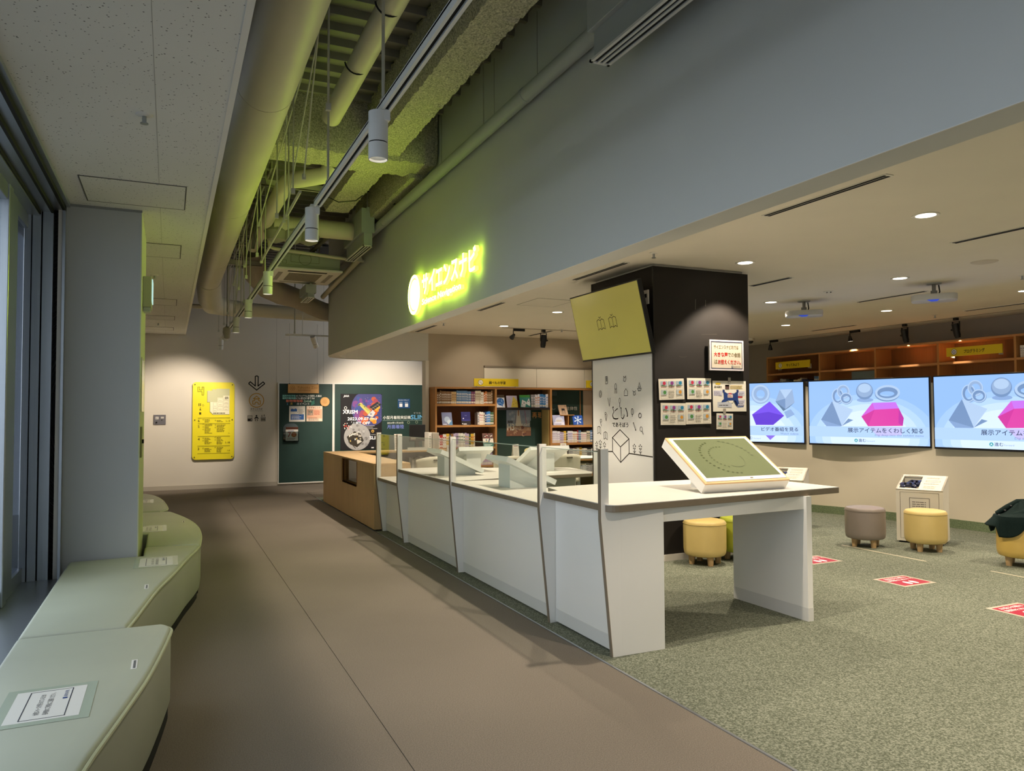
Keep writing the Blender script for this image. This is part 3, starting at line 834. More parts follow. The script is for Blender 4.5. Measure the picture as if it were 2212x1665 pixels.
# lit exit box and narrow fittings on the column side
t = thing('exit_light', 'slim lit emergency light box on the side of the grey column', 'exit sign', (-0.17, 6.9, 2.33))
MB().box(-0.206, 6.75, 2.37, -0.14, 7.0, 2.62).build('housing', mat('exit_housing', 'aeb08e', rough=0.5), t, bev=0.006)
MB().box(-0.142, 6.76, 2.42, -0.132, 6.99, 2.6).build('lit_face', mat('exit_glow', 'c8f4e8', emit=0.9), t)
MB().box(-0.2, 6.76, 2.335, -0.15, 6.9, 2.368).build('connector', M_greymetal, t)
t = thing('column_latch', 'narrow latch strip on the edge of the grey column', 'latch', (-0.2, 6.6, 1.2))
MB().box(-0.206, 6.55, 1.16, -0.194, 6.75, 1.40).build('plate', mat('latch_olive', '8a8a5e', rough=0.5), t)
MB().box(-0.196, 6.6, 1.27, -0.18, 6.66, 1.3).build('knob', M_dark, t)
t = thing('column_notice', 'narrow glossy strip high on the edge of the grey column', 'notice', (-0.2, 6.6, 1.5))
MB().box(-0.206, 6.6, 1.52, -0.198, 7.2, 1.95).build('strip', mat('strip_gloss', 'd4d6b4', rough=0.15), t)
# ------------------------------------------------------------------ lit sign on the fascia (faces the corridor)
t = thing('lit_sign', 'glowing lime channel letter sign with round emblem on the grey fascia', 'sign', (2.46, 7.0, 2.55))
M_sign = mat('sign_glow', 'dcff52', emit=SIGN_E)
M_signside = mat('sign_side_glow', 'c8f53a', emit=SIGN_E * 0.3)
def channel(txt, y_left, z0, h, w, bold, name, depth=(0.03, 0.065)):
    """solid glowing letters, one mesh each, standing off the wall; the run goes towards the viewer (minus y)"""
    _, _, X0, X1, Y0, Y1 = glyphs(txt, bold)
    kx, ky = w / (X1 - X0), h / (Y1 - Y0)
    for i, ch in enumerate(txt):
        if ch == ' ': continue
        vs, fs, x0, x1, y0, y1 = glyphs(ch, bold)
        dx_ = glyphs(txt[:i + 1], bold)[3] - x1
        P = lambda p, d: (2.46 - d, y_left - (p[0] + dx_ - X0) * kx, z0 + (p[1] - Y0) * ky)
        b = MB()
        b.add([P(p, depth[1]) for p in vs], fs)
        b.add([P(p, depth[0]) for p in vs], [tuple(reversed(f)) for f in fs], 1)
        cnt = {}
        for f in fs:
            for j in range(len(f)):
                e = (f[j], f[(j + 1) % len(f)])
                if (e[1], e[0]) in cnt: cnt[(e[1], e[0])] = 0
                else: cnt[e] = cnt.get(e, 0) + 1
        for e, c in cnt.items():
            if c == 1:
                b.add([P(vs[e[0]], depth[1]), P(vs[e[1]], depth[1]), P(vs[e[1]], depth[0]), P(vs[e[0]], depth[0])], [(0, 1, 2, 3)], 1)
        b.build(name, [M_sign, M_signside], t, fix=False)
channel('サイエンスナビ', 7.50, 2.725, 0.225, 1.52, 0.022, 'letter')
channel('Science Navigation', 7.50, 2.605, 0.082, 1.15, 0.018, 'small_letter')
cy, cz, R_ = 7.79, 2.775, 0.215
b = MB()
n = 40
for r0, r1 in ((R_ - 0.035, R_),):
    ring = []
    for i in range(n):
        a = 2 * PI * i / n
        ring.append((math.cos(a), math.sin(a)))
    for i in range(n):
        c0, c1 = ring[i], ring[(i + 1) % n]
        q = [(2.395, cy + c0[0] * r1, cz + c0[1] * r1), (2.395, cy + c1[0] * r1, cz + c1[1] * r1), (2.395, cy + c1[0] * r0, cz + c1[1] * r0), (2.395, cy + c0[0] * r0, cz + c0[1] * r0)]
        w = [(2.43, p[1], p[2]) for p in q]
        b.add(q, [(0, 1, 2, 3)], 0)
        b.add(q + w, [(7, 6, 5, 4), (0, 4, 5, 1), (3, 2, 6, 7)], 1)
b.build('emblem_ring', [M_sign, M_signside], t, fix=False)
MB().cyl((2.403, cy, cz), (2.43, cy, cz), R_ - 0.05, n=36).build('emblem_body', M_signside, t)
MB().poly([(2.40, cy + (R_ - 0.05) * math.cos(2 * PI * k / 36), cz + (R_ - 0.05) * math.sin(2 * PI * k / 36)) for k in range(36)]).build('emblem_disc', M_sign, t, fix=False)
b = MB()
for k in range(4):
    a = PI / 4 + k * PI / 2
    b.poly([(2.392, cy + 0.13 * math.cos(a), cz + 0.13 * math.sin(a)), (2.392, cy + 0.035 * math.cos(a + PI / 4), cz + 0.035 * math.sin(a + PI / 4)), (2.392, cy, cz), (2.392, cy + 0.035 * math.cos(a - PI / 4), cz + 0.035 * math.sin(a - PI / 4))])
b.build('emblem_star', M_sign, t, fix=False)
b = MB()
for yy in (8.0, 7.6, 7.2, 6.8, 6.4, 6.1):
    b.cyl((2.425, yy, 2.78), (2.46, yy, 2.78), 0.008, n=8)
b.build('standoff', M_alu, t)

# ------------------------------------------------------------------ end wall: floor guide, pictograms, chalkboards
def rrect(x0, z0, x1, z1, r, n=6):
    P = []
    for cx_, cz_, a0 in ((x1 - r, z0 + r, -PI / 2), (x1 - r, z1 - r, 0), (x0 + r, z1 - r, PI / 2), (x0 + r, z0 + r, PI)):
        P += [(cx_ + r * math.cos(a0 + PI / 2 * k / n), cz_ + r * math.sin(a0 + PI / 2 * k / n)) for k in range(n + 1)]
    return P
t = thing('floor_guide', 'tall yellow floor guide panel with map on the end wall', 'sign', (0.813, 16.3, 0.585))
X0, X1, Z0_, Z1_ = 0.424, 1.205, 0.585, 2.132
MB().prism(rrect(X0 - 0.006, Z0_ - 0.006, X1 + 0.006, Z1_ + 0.006, 0.07), 'y', 16.262, 16.292).build('backing', mat('guide_backing', 'c9c77a', rough=0.4), t)
MB().prism(rrect(X0, Z0_, X1, Z1_, 0.065), 'y', 16.25, 16.264).build('panel', mat('guide_yellow', 'f0e020', rough=0.35, spec=0.5), t)
for x in (X0 + 0.04, X1 - 0.04):
    for z in (Z0_ + 0.05, (Z0_ + Z1_) / 2 + 0.02, Z1_ - 0.045):
        MB().cyl((x, 16.235, z), (x, 16.25, z), 0.011, n=10).build('screw', mat('screw_dark', '4a4620'), t)
s = Sheet(t, (X0, 16.25, Z0_), (1, 0, 0), (0, 0, 1))
W_, H_ = X1 - X0, Z1_ - Z0_
K = '4b430c'
# outlined numeral four
def four(w, c):
    for pts in ([(0.108, 1.435), (0.108, 1.375), (0.185, 1.375)], [(0.185, 1.435), (0.185, 1.305)]):
        s.line(pts, w, c)
        for p in pts: s.disc(p[0], p[1], w / 2, c, 14)
four(0.042, K)
s.nxt(); four(0.024, 'f0e020'); s.nxt()
# plan: grey outline then pale rooms
plan = [(0.27, 1.15), (0.27, 1.38), (0.36, 1.38), (0.36, 1.41), (0.42, 1.41), (0.42, 1.385), (0.44, 1.42), (0.69, 1.42), (0.69, 0.90), (0.38, 0.90), (0.32, 0.96), (0.32, 1.15)]
s.poly([(p[0] - 0.006, p[1] - 0.008) for p in plan], '8f8a3c').nxt().poly(plan, 'cbcaa0')
s.nxt().poly([(0.325, 0.965), (0.385, 0.905), (0.685, 0.905), (0.685, 1.28), (0.57, 1.28), (0.57, 1.24), (0.46, 1.24), (0.46, 1.15), (0.325, 1.15)], 'efeacb')
s.nxt()
for (x, z, w, h) in ((0.38, 1.03, 0.07, 0.11), (0.38, 0.96, 0.07, 0.06), (0.47, 0.98, 0.09, 0.08), (0.47, 1.07, 0.09, 0.08), (0.47, 1.16, 0.09, 0.07), (0.58, 0.98, 0.09, 0.06), (0.58, 1.05, 0.09, 0.06), (0.58, 1.12, 0.09, 0.06), (0.58, 1.19, 0.09, 0.04)):
    s.frame(x, z, w, h, 0.004, 'b9b08a').bars(x + 0.015, z + h * 0.3, w - 0.03, 0.012, 1, 'a07a50')
s.bars(0.60, 1.215, 0.085, 0.05, 2, '3a3420', 0.6).bars(0.38, 0.915, 0.30, 0.03, 1, '6b6440', 0.7)
# pictograms on the left
for k in range(2):
    s.disc(0.115 + 0.028 * k, 1.118, 0.008, K).poly([(0.107 + 0.028 * k, 1.107), (0.123 + 0.028 * k, 1.107), (0.120 + 0.028 * k, 1.068), (0.110 + 0.028 * k, 1.068)], K)
s.ring(0.19, 1.085, 0.018, 0.005, K).disc(0.14, 1.03, 0.009, K).poly([(0.12, 0.985), (0.16, 0.985), (0.14, 1.02)], K).rect(0.122, 0.90, 0.036, 0.046, K).rect(0.127, 0.925, 0.026, 0.008, 'd8cc30')
for z in (0.83, 0.72, 0.465, 0.27, 0.12):
    s.line([(0.10, z), (0.70, z)], 0.006, K)
for z in (0.815, 0.705, 0.45, 0.255):
    s.line([(0.10, z), (0.70, z)], 0.002, '8a8020')
for txt, z in (('6', 0.75), ('5', 0.635), ('4', 0.385), ('3', 0.19)):
    s.text(0.10, z, 0.05, txt, K, bold=0.01)
for x, z, n, w in ((0.225, 0.745, 3, 0.15), (0.45, 0.75, 2, 0.14), (0.225, 0.52, 9, 0.15), (0.45, 0.55, 7, 0.17), (0.225, 0.31, 6, 0.15), (0.45, 0.30, 7, 0.14), (0.225, 0.15, 4, 0.15), (0.45, 0.14, 5, 0.13)):
    s.bars(x, z, w, 0.022 * n, n, '6d6418', 0.5, 0.5)
    for q in range(max(1, n // 3)):
        s.ring(x - 0.025, z + 0.022 * n - 0.015 - q * 0.05, 0.013, 0.004, '6d6418', n=12)
s.text(0.70, 0.75, 0.034, '1-15', K, 'r', bold=0.01).text(0.70, 0.315, 0.036, '1-18', K, 'r', bold=0.012).text(0.70, 0.505, 0.03, '1-', K, 'r').text(0.70, 0.155, 0.03, '1-9', K, 'r', bold=0.01)
s.done('printing')

t = thing('wall_pictograms', 'black arrow, orange castle circle and pictograms printed on end wall', 'sign', (1.64, 16.3, 1.335))
s = Sheet(t, (1.64, 16.3, 0), (1, 0, 0), (0, 0, 1), off=0.002)
B = '201a16'
arrow = [(-0.028, 2.262), (-0.028, 2.07), (-0.125, 2.155), (-0.15, 2.13), (-0.15, 2.11), (0, 1.985), (0.15, 2.11), (0.15, 2.13), (0.125, 2.155), (0.028, 2.07), (0.028, 2.262), (0.012, 2.275), (-0.012, 2.275)]
s.line(arrow, 0.02, B, True)
O = 'c79538'
s.ring(0, 1.772, 0.15, 0.016, O, n=40)
s.line([(-0.075, 1.695), (-0.075, 1.765), (-0.04, 1.765), (-0.04, 1.80), (0.04, 1.80), (0.04, 1.765), (0.075, 1.765), (0.075, 1.695), (0.03, 1.695), (0.03, 1.72), (0.012, 1.735), (-0.012, 1.735), (-0.03, 1.72), (-0.03, 1.695)], 0.015, O, True)
s.line([(-0.06, 1.805), (0.06, 1.805), (0, 1.86)], 0.015, O, True)
s.text(0, 1.578, 0.036, 'おやこひろば', B, 'c', width=0.23, bold=0.012).text(0, 1.548, 0.018, 'Families Playing Space', B, 'c', width=0.25)
s.frame(-0.17, 1.345, 0.085, 0.115, 0.007, B).rect(-0.17, 1.345, 0.085, 0.055, B).nxt().rect(-0.11, 1.36, 0.015, 0.022, 'd8d0c4')
for k in range(3): s.line([(-0.16, 1.415 + 0.015 * k), (-0.095, 1.415 + 0.015 * k)], 0.005, B)
s.disc(0, 1.452, 0.017, B).poly([(-0.045, 1.395), (-0.02, 1.43), (0.02, 1.43), (0.045, 1.395), (0.03, 1.39), (0.012, 1.405), (-0.012, 1.405), (-0.03, 1.39)], B).ring(0, 1.365, 0.028, 0.011, B, a0=PI * 0.6, a1=PI * 1.35).ring(0, 1.365, 0.028, 0.011, B, a0=-PI * 0.35, a1=PI * 0.4)
s.frame(0.09, 1.345, 0.085, 0.08, 0.007, B)
for k in range(3): s.disc(0.108 + 0.024 * k, 1.405, 0.008, B).rect(0.10 + 0.024 * k, 1.355, 0.016, 0.042, B)
s.line([(0.108, 1.475), (0.108, 1.44)], 0.006, B).line([(0.095, 1.453), (0.108, 1.44), (0.121, 1.453)], 0.006, B).line([(0.152, 1.44), (0.152, 1.475)], 0.006, B).line([(0.139, 1.462), (0.152, 1.475), (0.165, 1.462)], 0.006, B)
s.done('printing')

t = thing('wall_switch', 'grey metal switch plate with keyhole low on the end wall', 'switch', (-0.17, 16.3, 1.29))
MB().box(-0.278, 16.282, 1.292, -0.06, 16.3, 1.485).build('plate', mat('plate_grey', '77757c', rough=0.4, metal=0.3), t, bev=0.003)
MB().cyl((-0.225, 16.27, 1.335), (-0.225, 16.283, 1.335), 0.016, n=12).build('keyhole', M_dark, t)
MB().cyl((-0.13, 16.272, 1.38), (-0.13, 16.283, 1.38), 0.01, n=10).build('button', M_dark, t)
s = Sheet(t, (-0.278, 16.282, 1.292), (1, 0, 0), (0, 0, 1))
s.rect(0.035, 0.105, 0.055, 0.05, 'd6d2cc').rect(0.13, 0.12, 0.055, 0.035, 'c2beb8').nxt().bars(0.04, 0.115, 0.045, 0.03, 2, '55535a')
s.done('label')

def chalkboard(x0, x1, z0, z1, label):
    t = thing('chalkboard', label, 'chalkboard', ((x0 + x1) / 2, 16.3, z0))
    MB().box(x0, 16.272, z0, x1, 16.298, z1).build('board', M_green, t)
    f = MB()
    g = 0.022
    f.box(x0 - g, 16.262, z0 - g, x0, 16.3, z1 + g).box(x1, 16.262, z0 - g, x1 + g, 16.3, z1 + g).box(x0, 16.262, z1, x1, 16.3, z1 + g).box(x0, 16.262, z0 - g, x1, 16.3, z0)
    f.build('frame', M_white, t)
    return t
cb1 = chalkboard(2.085, 3.188, 0.055, 2.125, 'dark green chalkboard with zoo notices on the end wall')
cb2 = chalkboard(3.234, 5.36, 0.055, 2.125, 'wide green chalkboard with space poster and chalk writing')
def atY(px, py, Y=16.27):
    """helper used while measuring: kept numbers only"""
    return None
# chalk writing, left board (board coordinates measured on the board: x from its left edge, z up)
BX, BZ = 2.085, 0.0
s = Sheet(cb1, (BX, 16.272, BZ), (1, 0, 0), (0, 0, 1), off=0.002)
s.text(0.063, 1.846, 0.045, '福岡市科学館', '8fd8cc', width=0.27, bold=0.02).text(0.345, 1.846, 0.045, 'のプログラムを満喫した後は', 'f4f4ea', width=0.53, bold=0.02)
s.text(0.063, 1.797, 0.043, '福岡市動物園', '9fe0d6', width=0.27, bold=0.02).text(0.345, 1.797, 0.043, 'にも遊びに来てね!', 'f4f4ea', width=0.38, bold=0.02)
s.text(0.14, 1.735, 0.053, '動物情報館', 'f08a70', width=0.34, bold=0.025).text(0.50, 1.737, 0.05, 'ZooLab', 'b4d0b8', width=0.16, bold=0.015)
s.text(0.155, 1.678, 0.042, '2', '6fa0c8', bold=0.02).text(0.225, 1.678, 0.045, '月', 'e0b84a', bold=0.02).text(0.36, 1.678, 0.045, 'のイベント', 'f0f0e6', width=0.26, bold=0.02)
for k in range(4): s.line([(0.66, 1.675 + 0.022 * k), (0.72, 1.705 + 0.022 * k)], 0.009, '4fa08a')
s.done('chalk_writing')
def paper(name, label, cat, o, w, h, u=(1, 0, 0), v=(0, 0, 1), c='e9e4d8', th=0.0015, group=None, curl=0.0):
    """a sheet fixed on a wall; returns thing and its print sheet. o is the lower left corner"""
    o, u, v = Vector(o), Vector(u).normalized(), Vector(v).normalized()
    n = u.cross(v)
    t = thing(name, label, cat, tuple(o), group=group)
    b = MB()
    N = 4
    vs = []
    for j in (0, 1):
        for i in range(N + 1):
            a = i / N
            lift = curl * (abs(a - 0.5) * 2) ** 2
            p = o + u * (w * a) + v * (h * j) + n * (lift * (1 if j == 0 else 0.4))
            vs += [p, p + n * th]
    m = 2 * (N + 1)
    fs = []
    for i in range(N):
        a = 2 * i
        fs += [(a + 1, a + 3, m + a + 3, m + a + 1), (a, m + a, m + a + 2, a + 2), (a, a + 2, a + 3, a + 1), (m + a, m + a + 1, m + a + 3, m + a + 2)]
    fs += [(0, 1, m + 1, m), (2 * N, m + 2 * N, m + 2 * N + 1, 2 * N + 1)]
    b.add(vs, fs)
    b.build('sheet', mat('paper_%s' % c, c, rough=0.7, vary=0.015, vscale=7), t, smooth=False)
    return t, Sheet(t, o + n * (th + curl * 0.05), u, v, off=0.0012 + curl * 0.3)
# hanging wooden plate
t = thing('wooden_sign', 'small light wood name plate hung over the green chalkboard', 'sign', (2.58, 16.25, 1.93))
MB().box(2.258, 16.235, 1.925, 2.895, 16.255, 2.115).build('plate', wood_mat('plate_wood', 'dfa968', 0.88, 'x'), t, bev=0.003)
for x in (2.29, 2.87):
    MB().cyl((x, 16.25, 2.11), (x, 16.275, 2.145), 0.008, n=8).build('hook', M_dark, t)
    MB().tube([(x, 16.27, 2.14), (x, 16.285, 3.4)], 0.0025, n=5).build('cord', mat('cord_tan', '8f8675'), t)
s = Sheet(t, (2.258, 16.235, 1.925), (1, 0, 0), (0, 0, 1))
for k in range(6):
    a = k * PI / 3
    s.ring(0.09 + 0.035 * math.cos(a), 0.105 + 0.035 * math.sin(a), 0.022, 0.005, 'a06a30', n=14)
s.text(0.20, 0.095, 0.05, 'Fukuoka Zoo', 'b07a3c', width=0.41).text(0.20, 0.04, 0.036, '福岡市動物園', 'a87338', width=0.26)
s.done('engraving')
# round wooden badge
t = thing('wooden_badge', 'round light wood badge stuck on the green chalkboard', 'badge', (3.03, 16.26, 1.66))
MB().cyl((3.025, 16.245, 1.745), (3.025, 16.271, 1.745), 0.098, n=32).build('disc', wood_mat('badge_wood', 'e0ad6c', 0.88, 'x'), t)
s = Sheet(t, (3.025, 16.245, 1.745), (1, 0, 0), (0, 0, 1))
for k in range(6): s.ring(0.03 * math.cos(k * PI / 3), 0.03 * math.sin(k * PI / 3), 0.02, 0.004, 'b07a3c', n=12)
s.ring(0, 0, 0.085, 0.003, 'c08a4c').done('engraving')
t, s = paper('notice_sheet', 'white and blue event sheet on the green chalkboard', 'notice', (2.289, 16.266, 1.325), 0.328, 0.328)
s.rect(0.03, 0.215, 0.13, 0.045, '3a66a8').poly([(0.03, 0.26), (0.06, 0.275), (0.10, 0.262), (0.13, 0.28), (0.16, 0.26)], '3a66a8').rect(0.03, 0.04, 0.27, 0.115, '3d68aa').bars(0.19, 0.17, 0.12, 0.10, 5, '8b8a86').nxt().bars(0.05, 0.055, 0.2, 0.085, 4, 'e0e4ec')
for q in range(14): s.disc(rnd.uniform(0.02, 0.31), rnd.uniform(0.17, 0.31), 0.005, rnd.choice(('c0603c', '4a7ac0', 'c8a040')))
s.done('printing')
t, s = paper('notice_sheet', 'cream and pink event sheet beside the blue one on the chalkboard', 'notice', (2.643, 16.266, 1.328), 0.333, 0.327, c='efd8c0')
s.rect(0.01, 0.06, 0.315, 0.2, 'e8b090').nxt().text(0.17, 0.272, 0.04, 'すずめしじみ', 'b0563c', 'c', width=0.24, bold=0.02).rect(0.02, 0.13, 0.12, 0.12, 'a88c78').bars(0.16, 0.14, 0.15, 0.1, 4, 'c05c48').bars(0.04, 0.02, 0.24, 0.07, 3, '8a6a58')
s.nxt()
for q in range(9): s.disc(rnd.uniform(0.035, 0.125), rnd.uniform(0.145, 0.235), 0.012, rnd.choice(('5e6a58', '7d8a88', 'c8a890')))
s.done('printing')
# leaflet pocket
t = thing('leaflet_holder', 'clear wall pocket of leaflets on the green chalkboard', 'holder', (2.32, 16.25, 0.92))
M_pock = glass_mat('smoky_plastic', (0.62, 0.66, 0.66), 1.0)
MB().prism(rrect(2.17, 0.93, 2.475, 1.29, 0.11)[7:] + [(2.475, 0.93)], 'y', 16.258, 16.268).build('back_plate', mat('pocket_back', '59666a', rough=0.25), t)
MB().box(2.165, 16.20, 0.915, 2.48, 16.205, 1.12).box(2.165, 16.2, 0.915, 2.48, 16.268, 0.925).box(2.165, 16.2, 0.925, 2.172, 16.26, 1.12).box(2.473, 16.2, 0.925, 2.48, 16.26, 1.12).build('pocket', M_pock, t)
tl = thing('leaflet_stack', 'stack of white leaflets with a red seventy in the wall pocket', 'leaflets', (2.33, 16.22, 0.926))
MB().box(2.215, 16.212, 0.927, 2.465, 16.252, 1.215).build('pages', mat('leaflet_white', 'ece8e0', rough=0.6), tl)
s = Sheet(tl, (2.215, 16.212, 0.927), (1, 0, 0), (0, 0, 1))
s.rect(0, 0.235, 0.25, 0.053, '5e3626').text(0.04, 0.08, 0.10, '7', 'b0281e', bold=0.02).disc(0.165, 0.13, 0.055, 'b0281e').nxt().ring(0.165, 0.13, 0.05, 0.012, 'c8963c').text(0.165, 0.10, 0.06, '0', 'e8c080', 'c').bars(0.05, 0.2, 0.15, 0.025, 1, '3a58a0').bars(0.03, 0.03, 0.19, 0.035, 2, '55504a')
s.done('printing')

# right board: black space poster, blue card, chalk lettering
t, s = paper('space_poster', 'large black poster with planet and moon on the green chalkboard', 'poster', (3.363, 16.264, 0.707), 0.905, 1.21, c='141216')
W_, H_ = 0.905, 1.21
cx_, cz_, rr = 0.63, 0.905, 0.40
def clipdisc(cx0, cz0, r0, c, n=48):
    P = []
    for i in range(n):
        a = 2 * PI * i / n
        P.append((min(W_ - 0.003, max(0.003, cx0 + r0 * math.cos(a))), min(H_ - 0.003, max(0.003, cz0 + r0 * math.sin(a)))))
    s.poly(P, c)
clipdisc(cx_, cz_, rr, '4a4a80'); s.nxt()
r5 = random.Random(11)
for q in range(90):
    a, d_ = r5.uniform(0, 2 * PI), rr * 0.86 * math.sqrt(r5.random())
    x, z = cx_ + d_ * math.cos(a), cz_ + d_ * math.sin(a)
    if x > W_ - 0.07 or z > H_ - 0.07: continue
    warm = (x - 0.4) * 1.3 + (0.95 - z) * 1.2
    c = r5.choice(('5d4f96', '7a4a86', '3f5590')) if warm < 0.25 else (r5.choice(('a04a5c', '8a4a78', 'b85a40')) if warm < 0.5 else r5.choice(('d88a30', 'c8602c', 'e0a840')))
    s.k = 2 + q * 0.15
    s.disc(x, z, r5.uniform(0.03, 0.06), c, n=9)
s.k = 18
for q in range(40):
    s.disc(r5.uniform(0.35, 0.93), r5.uniform(0.6, 1.15), r5.uniform(0.0015, 0.004), 'f0e8e0', n=6)
s.k = 20
# satellite: body, dish, panels
s.poly([(0.38, 0.99), (0.44, 1.02), (0.66, 0.84), (0.60, 0.76)], 'c8c06a').poly([(0.58, 0.74), (0.70, 0.86), (0.76, 0.80), (0.70, 0.70)], 'c9c9cc').poly([(0.62, 0.92), (0.80, 1.04), (0.90, 0.98), (0.72, 0.85)], '33343c')
s.nxt()
for q in range(4): s.line([(0.655 + 0.045 * q, 0.905 + 0.03 * q - 0.02), (0.70 + 0.045 * q, 0.865 + 0.032 * q - 0.01)], 0.006, 'a8a088')
s.line([(0.67, 0.885), (0.85, 1.005)], 0.005, 'a8a088').poly([(0.36, 0.97), (0.41, 1.0), (0.43, 0.97), (0.39, 0.94)], '6a6a40').line([(0.43, 0.99), (0.60, 0.84)], 0.008, '8c8440').line([(0.47, 0.99), (0.64, 0.83)], 0.008, '5a7a5a').disc(0.66, 0.77, 0.022, '8c8c92').disc(0.52, 0.93, 0.01, '4a4a2a')
s.text(0.06, 1.132, 0.05, 'JAXA', 'ffffff', width=0.115, bold=0.03, shear=0.3)
s.ring(0.105, 0.905, 0.032, 0.011, 'd8d8d8').bars(0.06, 0.855, 0.14, 0.016, 1, 'c8c8c8', 0.7)
s.text(0.047, 0.781, 0.075, 'XRISM', 'ffffff', width=0.316, bold=0.03)
s.text(0.146, 0.636, 0.064, '2023.09.07', 'ffffff', width=0.465, bold=0.025, shear=0.08).text(0.63, 0.636, 0.05, '(THU)', 'ffffff', width=0.16, bold=0.02)
s.text(0.282, 0.545, 0.058, 'LIFT OFF', 'ffffff', width=0.357, bold=0.03)
for q, w in enumerate((0.32, 0.22, 0.36)): s.bars(0.50, 0.505 - 0.03 * q, w, 0.018, 1, 'c0bcb8', 0.6)
# moon and lander
s.disc(0.36, 0.275, 0.29, 'a4a2a0', n=44); s.nxt()
for q in range(34):
    a, d_ = r5.uniform(0, 2 * PI), 0.26 * math.sqrt(r5.random())
    s.k = 23 + q * 0.1
    s.disc(0.36 + d_ * math.cos(a), 0.275 + d_ * math.sin(a), r5.uniform(0.012, 0.04), r5.choice(('8f8d8b', 'b2b0ae', '9a9896', '7f7d7c')), n=10)
s.k = 28
for q in range(26): s.disc(0.15 + r5.gauss(0, 0.055), 0.51 + r5.gauss(0, 0.045), 0.010, r5.choice(('d8604c', 'f0f0e8', 'c83c34', 'e8e4d0')), n=6)
s.poly([(0.13, 0.28), (0.30, 0.40), (0.44, 0.34), (0.50, 0.19), (0.36, 0.05), (0.20, 0.12)], '3b352c').nxt()
for q in range(8): s.rect(0.18 + 0.035 * q, 0.31 + 0.01 * (q % 3) - 0.012 * abs(q - 3), 0.022, 0.05, 'd8d2c6').rect(0.20 + 0.034 * q, 0.22 - 0.012 * abs(q - 4), 0.024, 0.035, r5.choice(('e4e0d8', 'c0a860', '20242c')))
s.poly([(0.36, 0.12), (0.46, 0.17), (0.44, 0.25), (0.35, 0.21)], 'cfc9bc').line([(0.20, 0.30), (0.40, 0.39)], 0.012, 'e8e4da').line([(0.24, 0.12), (0.32, 0.03)], 0.014, '4a4238')
s.disc(0.70, 0.395, 0.032, 'c8a050').nxt().disc(0.70, 0.39, 0.014, '3a2a18').bars(0.665, 0.315, 0.17, 0.016, 1, 'b8b8b8', 0.6)
s.text(0.631, 0.216, 0.068, 'SLIM', 'ffffff', width=0.213, bold=0.03)
s.rect(0.67, 0.02, 0.055, 0.028, 'c8c8c8')
s.done('printing')
t, s = paper('info_card', 'small blue card on the green chalkboard right of the poster', 'notice', (4.63, 16.262, 1.602), 0.28, 0.21, c='1e4a78')
s.text(0.13, 0.17, 0.024, 'もっとくわしく', 'f0f0f0', 'c', width=0.23, bold=0.02).bars(0.03, 0.125, 0.08, 0.02, 1, 'd0dce8').bars(0.16, 0.125, 0.08, 0.02, 1, 'd0dce8').rect(0.035, 0.03, 0.07, 0.075, 'e4e6e8').rect(0.165, 0.03, 0.07, 0.075, 'e4e6e8')
s.done('printing')
s = Sheet(cb2, (3.228, 16.272, 0), (1, 0, 0), (0, 0, 1), off=0.002)
s.text(1.068, 1.36, 0.075, '小型月着陸実証機', 'e8ebe4', width=0.63, bold=0.014).text(1.705, 1.355, 0.095, 'SLIM', '6cb4e4', width=0.31, bold=0.03).text(1.768, 1.478, 0.03, 'すりむ', 'c8ccc8', width=0.17, bold=0.01)
s.line([(1.068, 1.333), (2.03, 1.332)], 0.006, '9fb4ac')
s.text(1.163, 1.256, 0.045, '2024年1月20日', 'e4e8dc', width=0.365, bold=0.015).text(1.163, 1.152, 0.085, '月面着陸', '7c88d0', width=0.38, bold=0.02).ring(1.65, 1.285, 0.03, 0.006, 'b4c0a0').ring(1.84, 1.29, 0.03, 0.006, 'b4c0a0')
s.done('chalk_writing')
# ------------------------------------------------------------------ white reception counter in four bays with acrylic screens
FX = 2.40          # front of the fins
PX = 2.53          # front panels
fins = [3.98, 4.815, 6.68, 8.475, 9.425]
def slab(t, pts, ztop, th=0.038, name='top'):
    z0 = ztop - th
    MB().prism(pts, 'z', z0, ztop - 0.004).build('edge_band', M_edge, t, bev=0.004)
    MB().prism(pts, 'z', ztop - 0.004, ztop).build(name, M_lamtop, t)
def counter_bay(label, y0, y1, ztop, pts, gr='white counter bays'):
    t = thing('counter_bay', label, 'counter', (PX, (y0 + y1) / 2, 0), group=gr)
    slab(t, pts, ztop)
    MB().box(PX, y0 + 0.012, 0.1, PX + 0.025, y1 - 0.012, ztop - 0.038).build('front_panel', M_lam, t)
    MB().box(PX - 0.003, y0 + 0.012, 0.012, PX + 0.025, y1 - 0.012, 0.1).build('kick_strip', mat('kick_grey', 'd2d0ca', rough=0.4), t)
    MB().box(PX + 0.025, y0 + 0.012, ztop - 0.12, PX + 0.05, y1 - 0.012, ztop - 0.038).build('rail', M_lam, t)
    return t
def fillet(pts, idx, r, n=6):
    out = []
    N = len(pts)
    for i, p in enumerate(pts):
        if i not in idx: out.append(p); continue
        p = Vector(p); a = Vector(pts[i - 1]); b = Vector(pts[(i + 1) % N])
        da, db = (a - p).normalized(), (b - p).normalized()
        s, e = p + da * r, p + db * r
        for k in range(n + 1):
            q = k / n
            out.append(tuple((1 - q) ** 2 * s + 2 * q * (1 - q) * p + q * q * e))
    return out
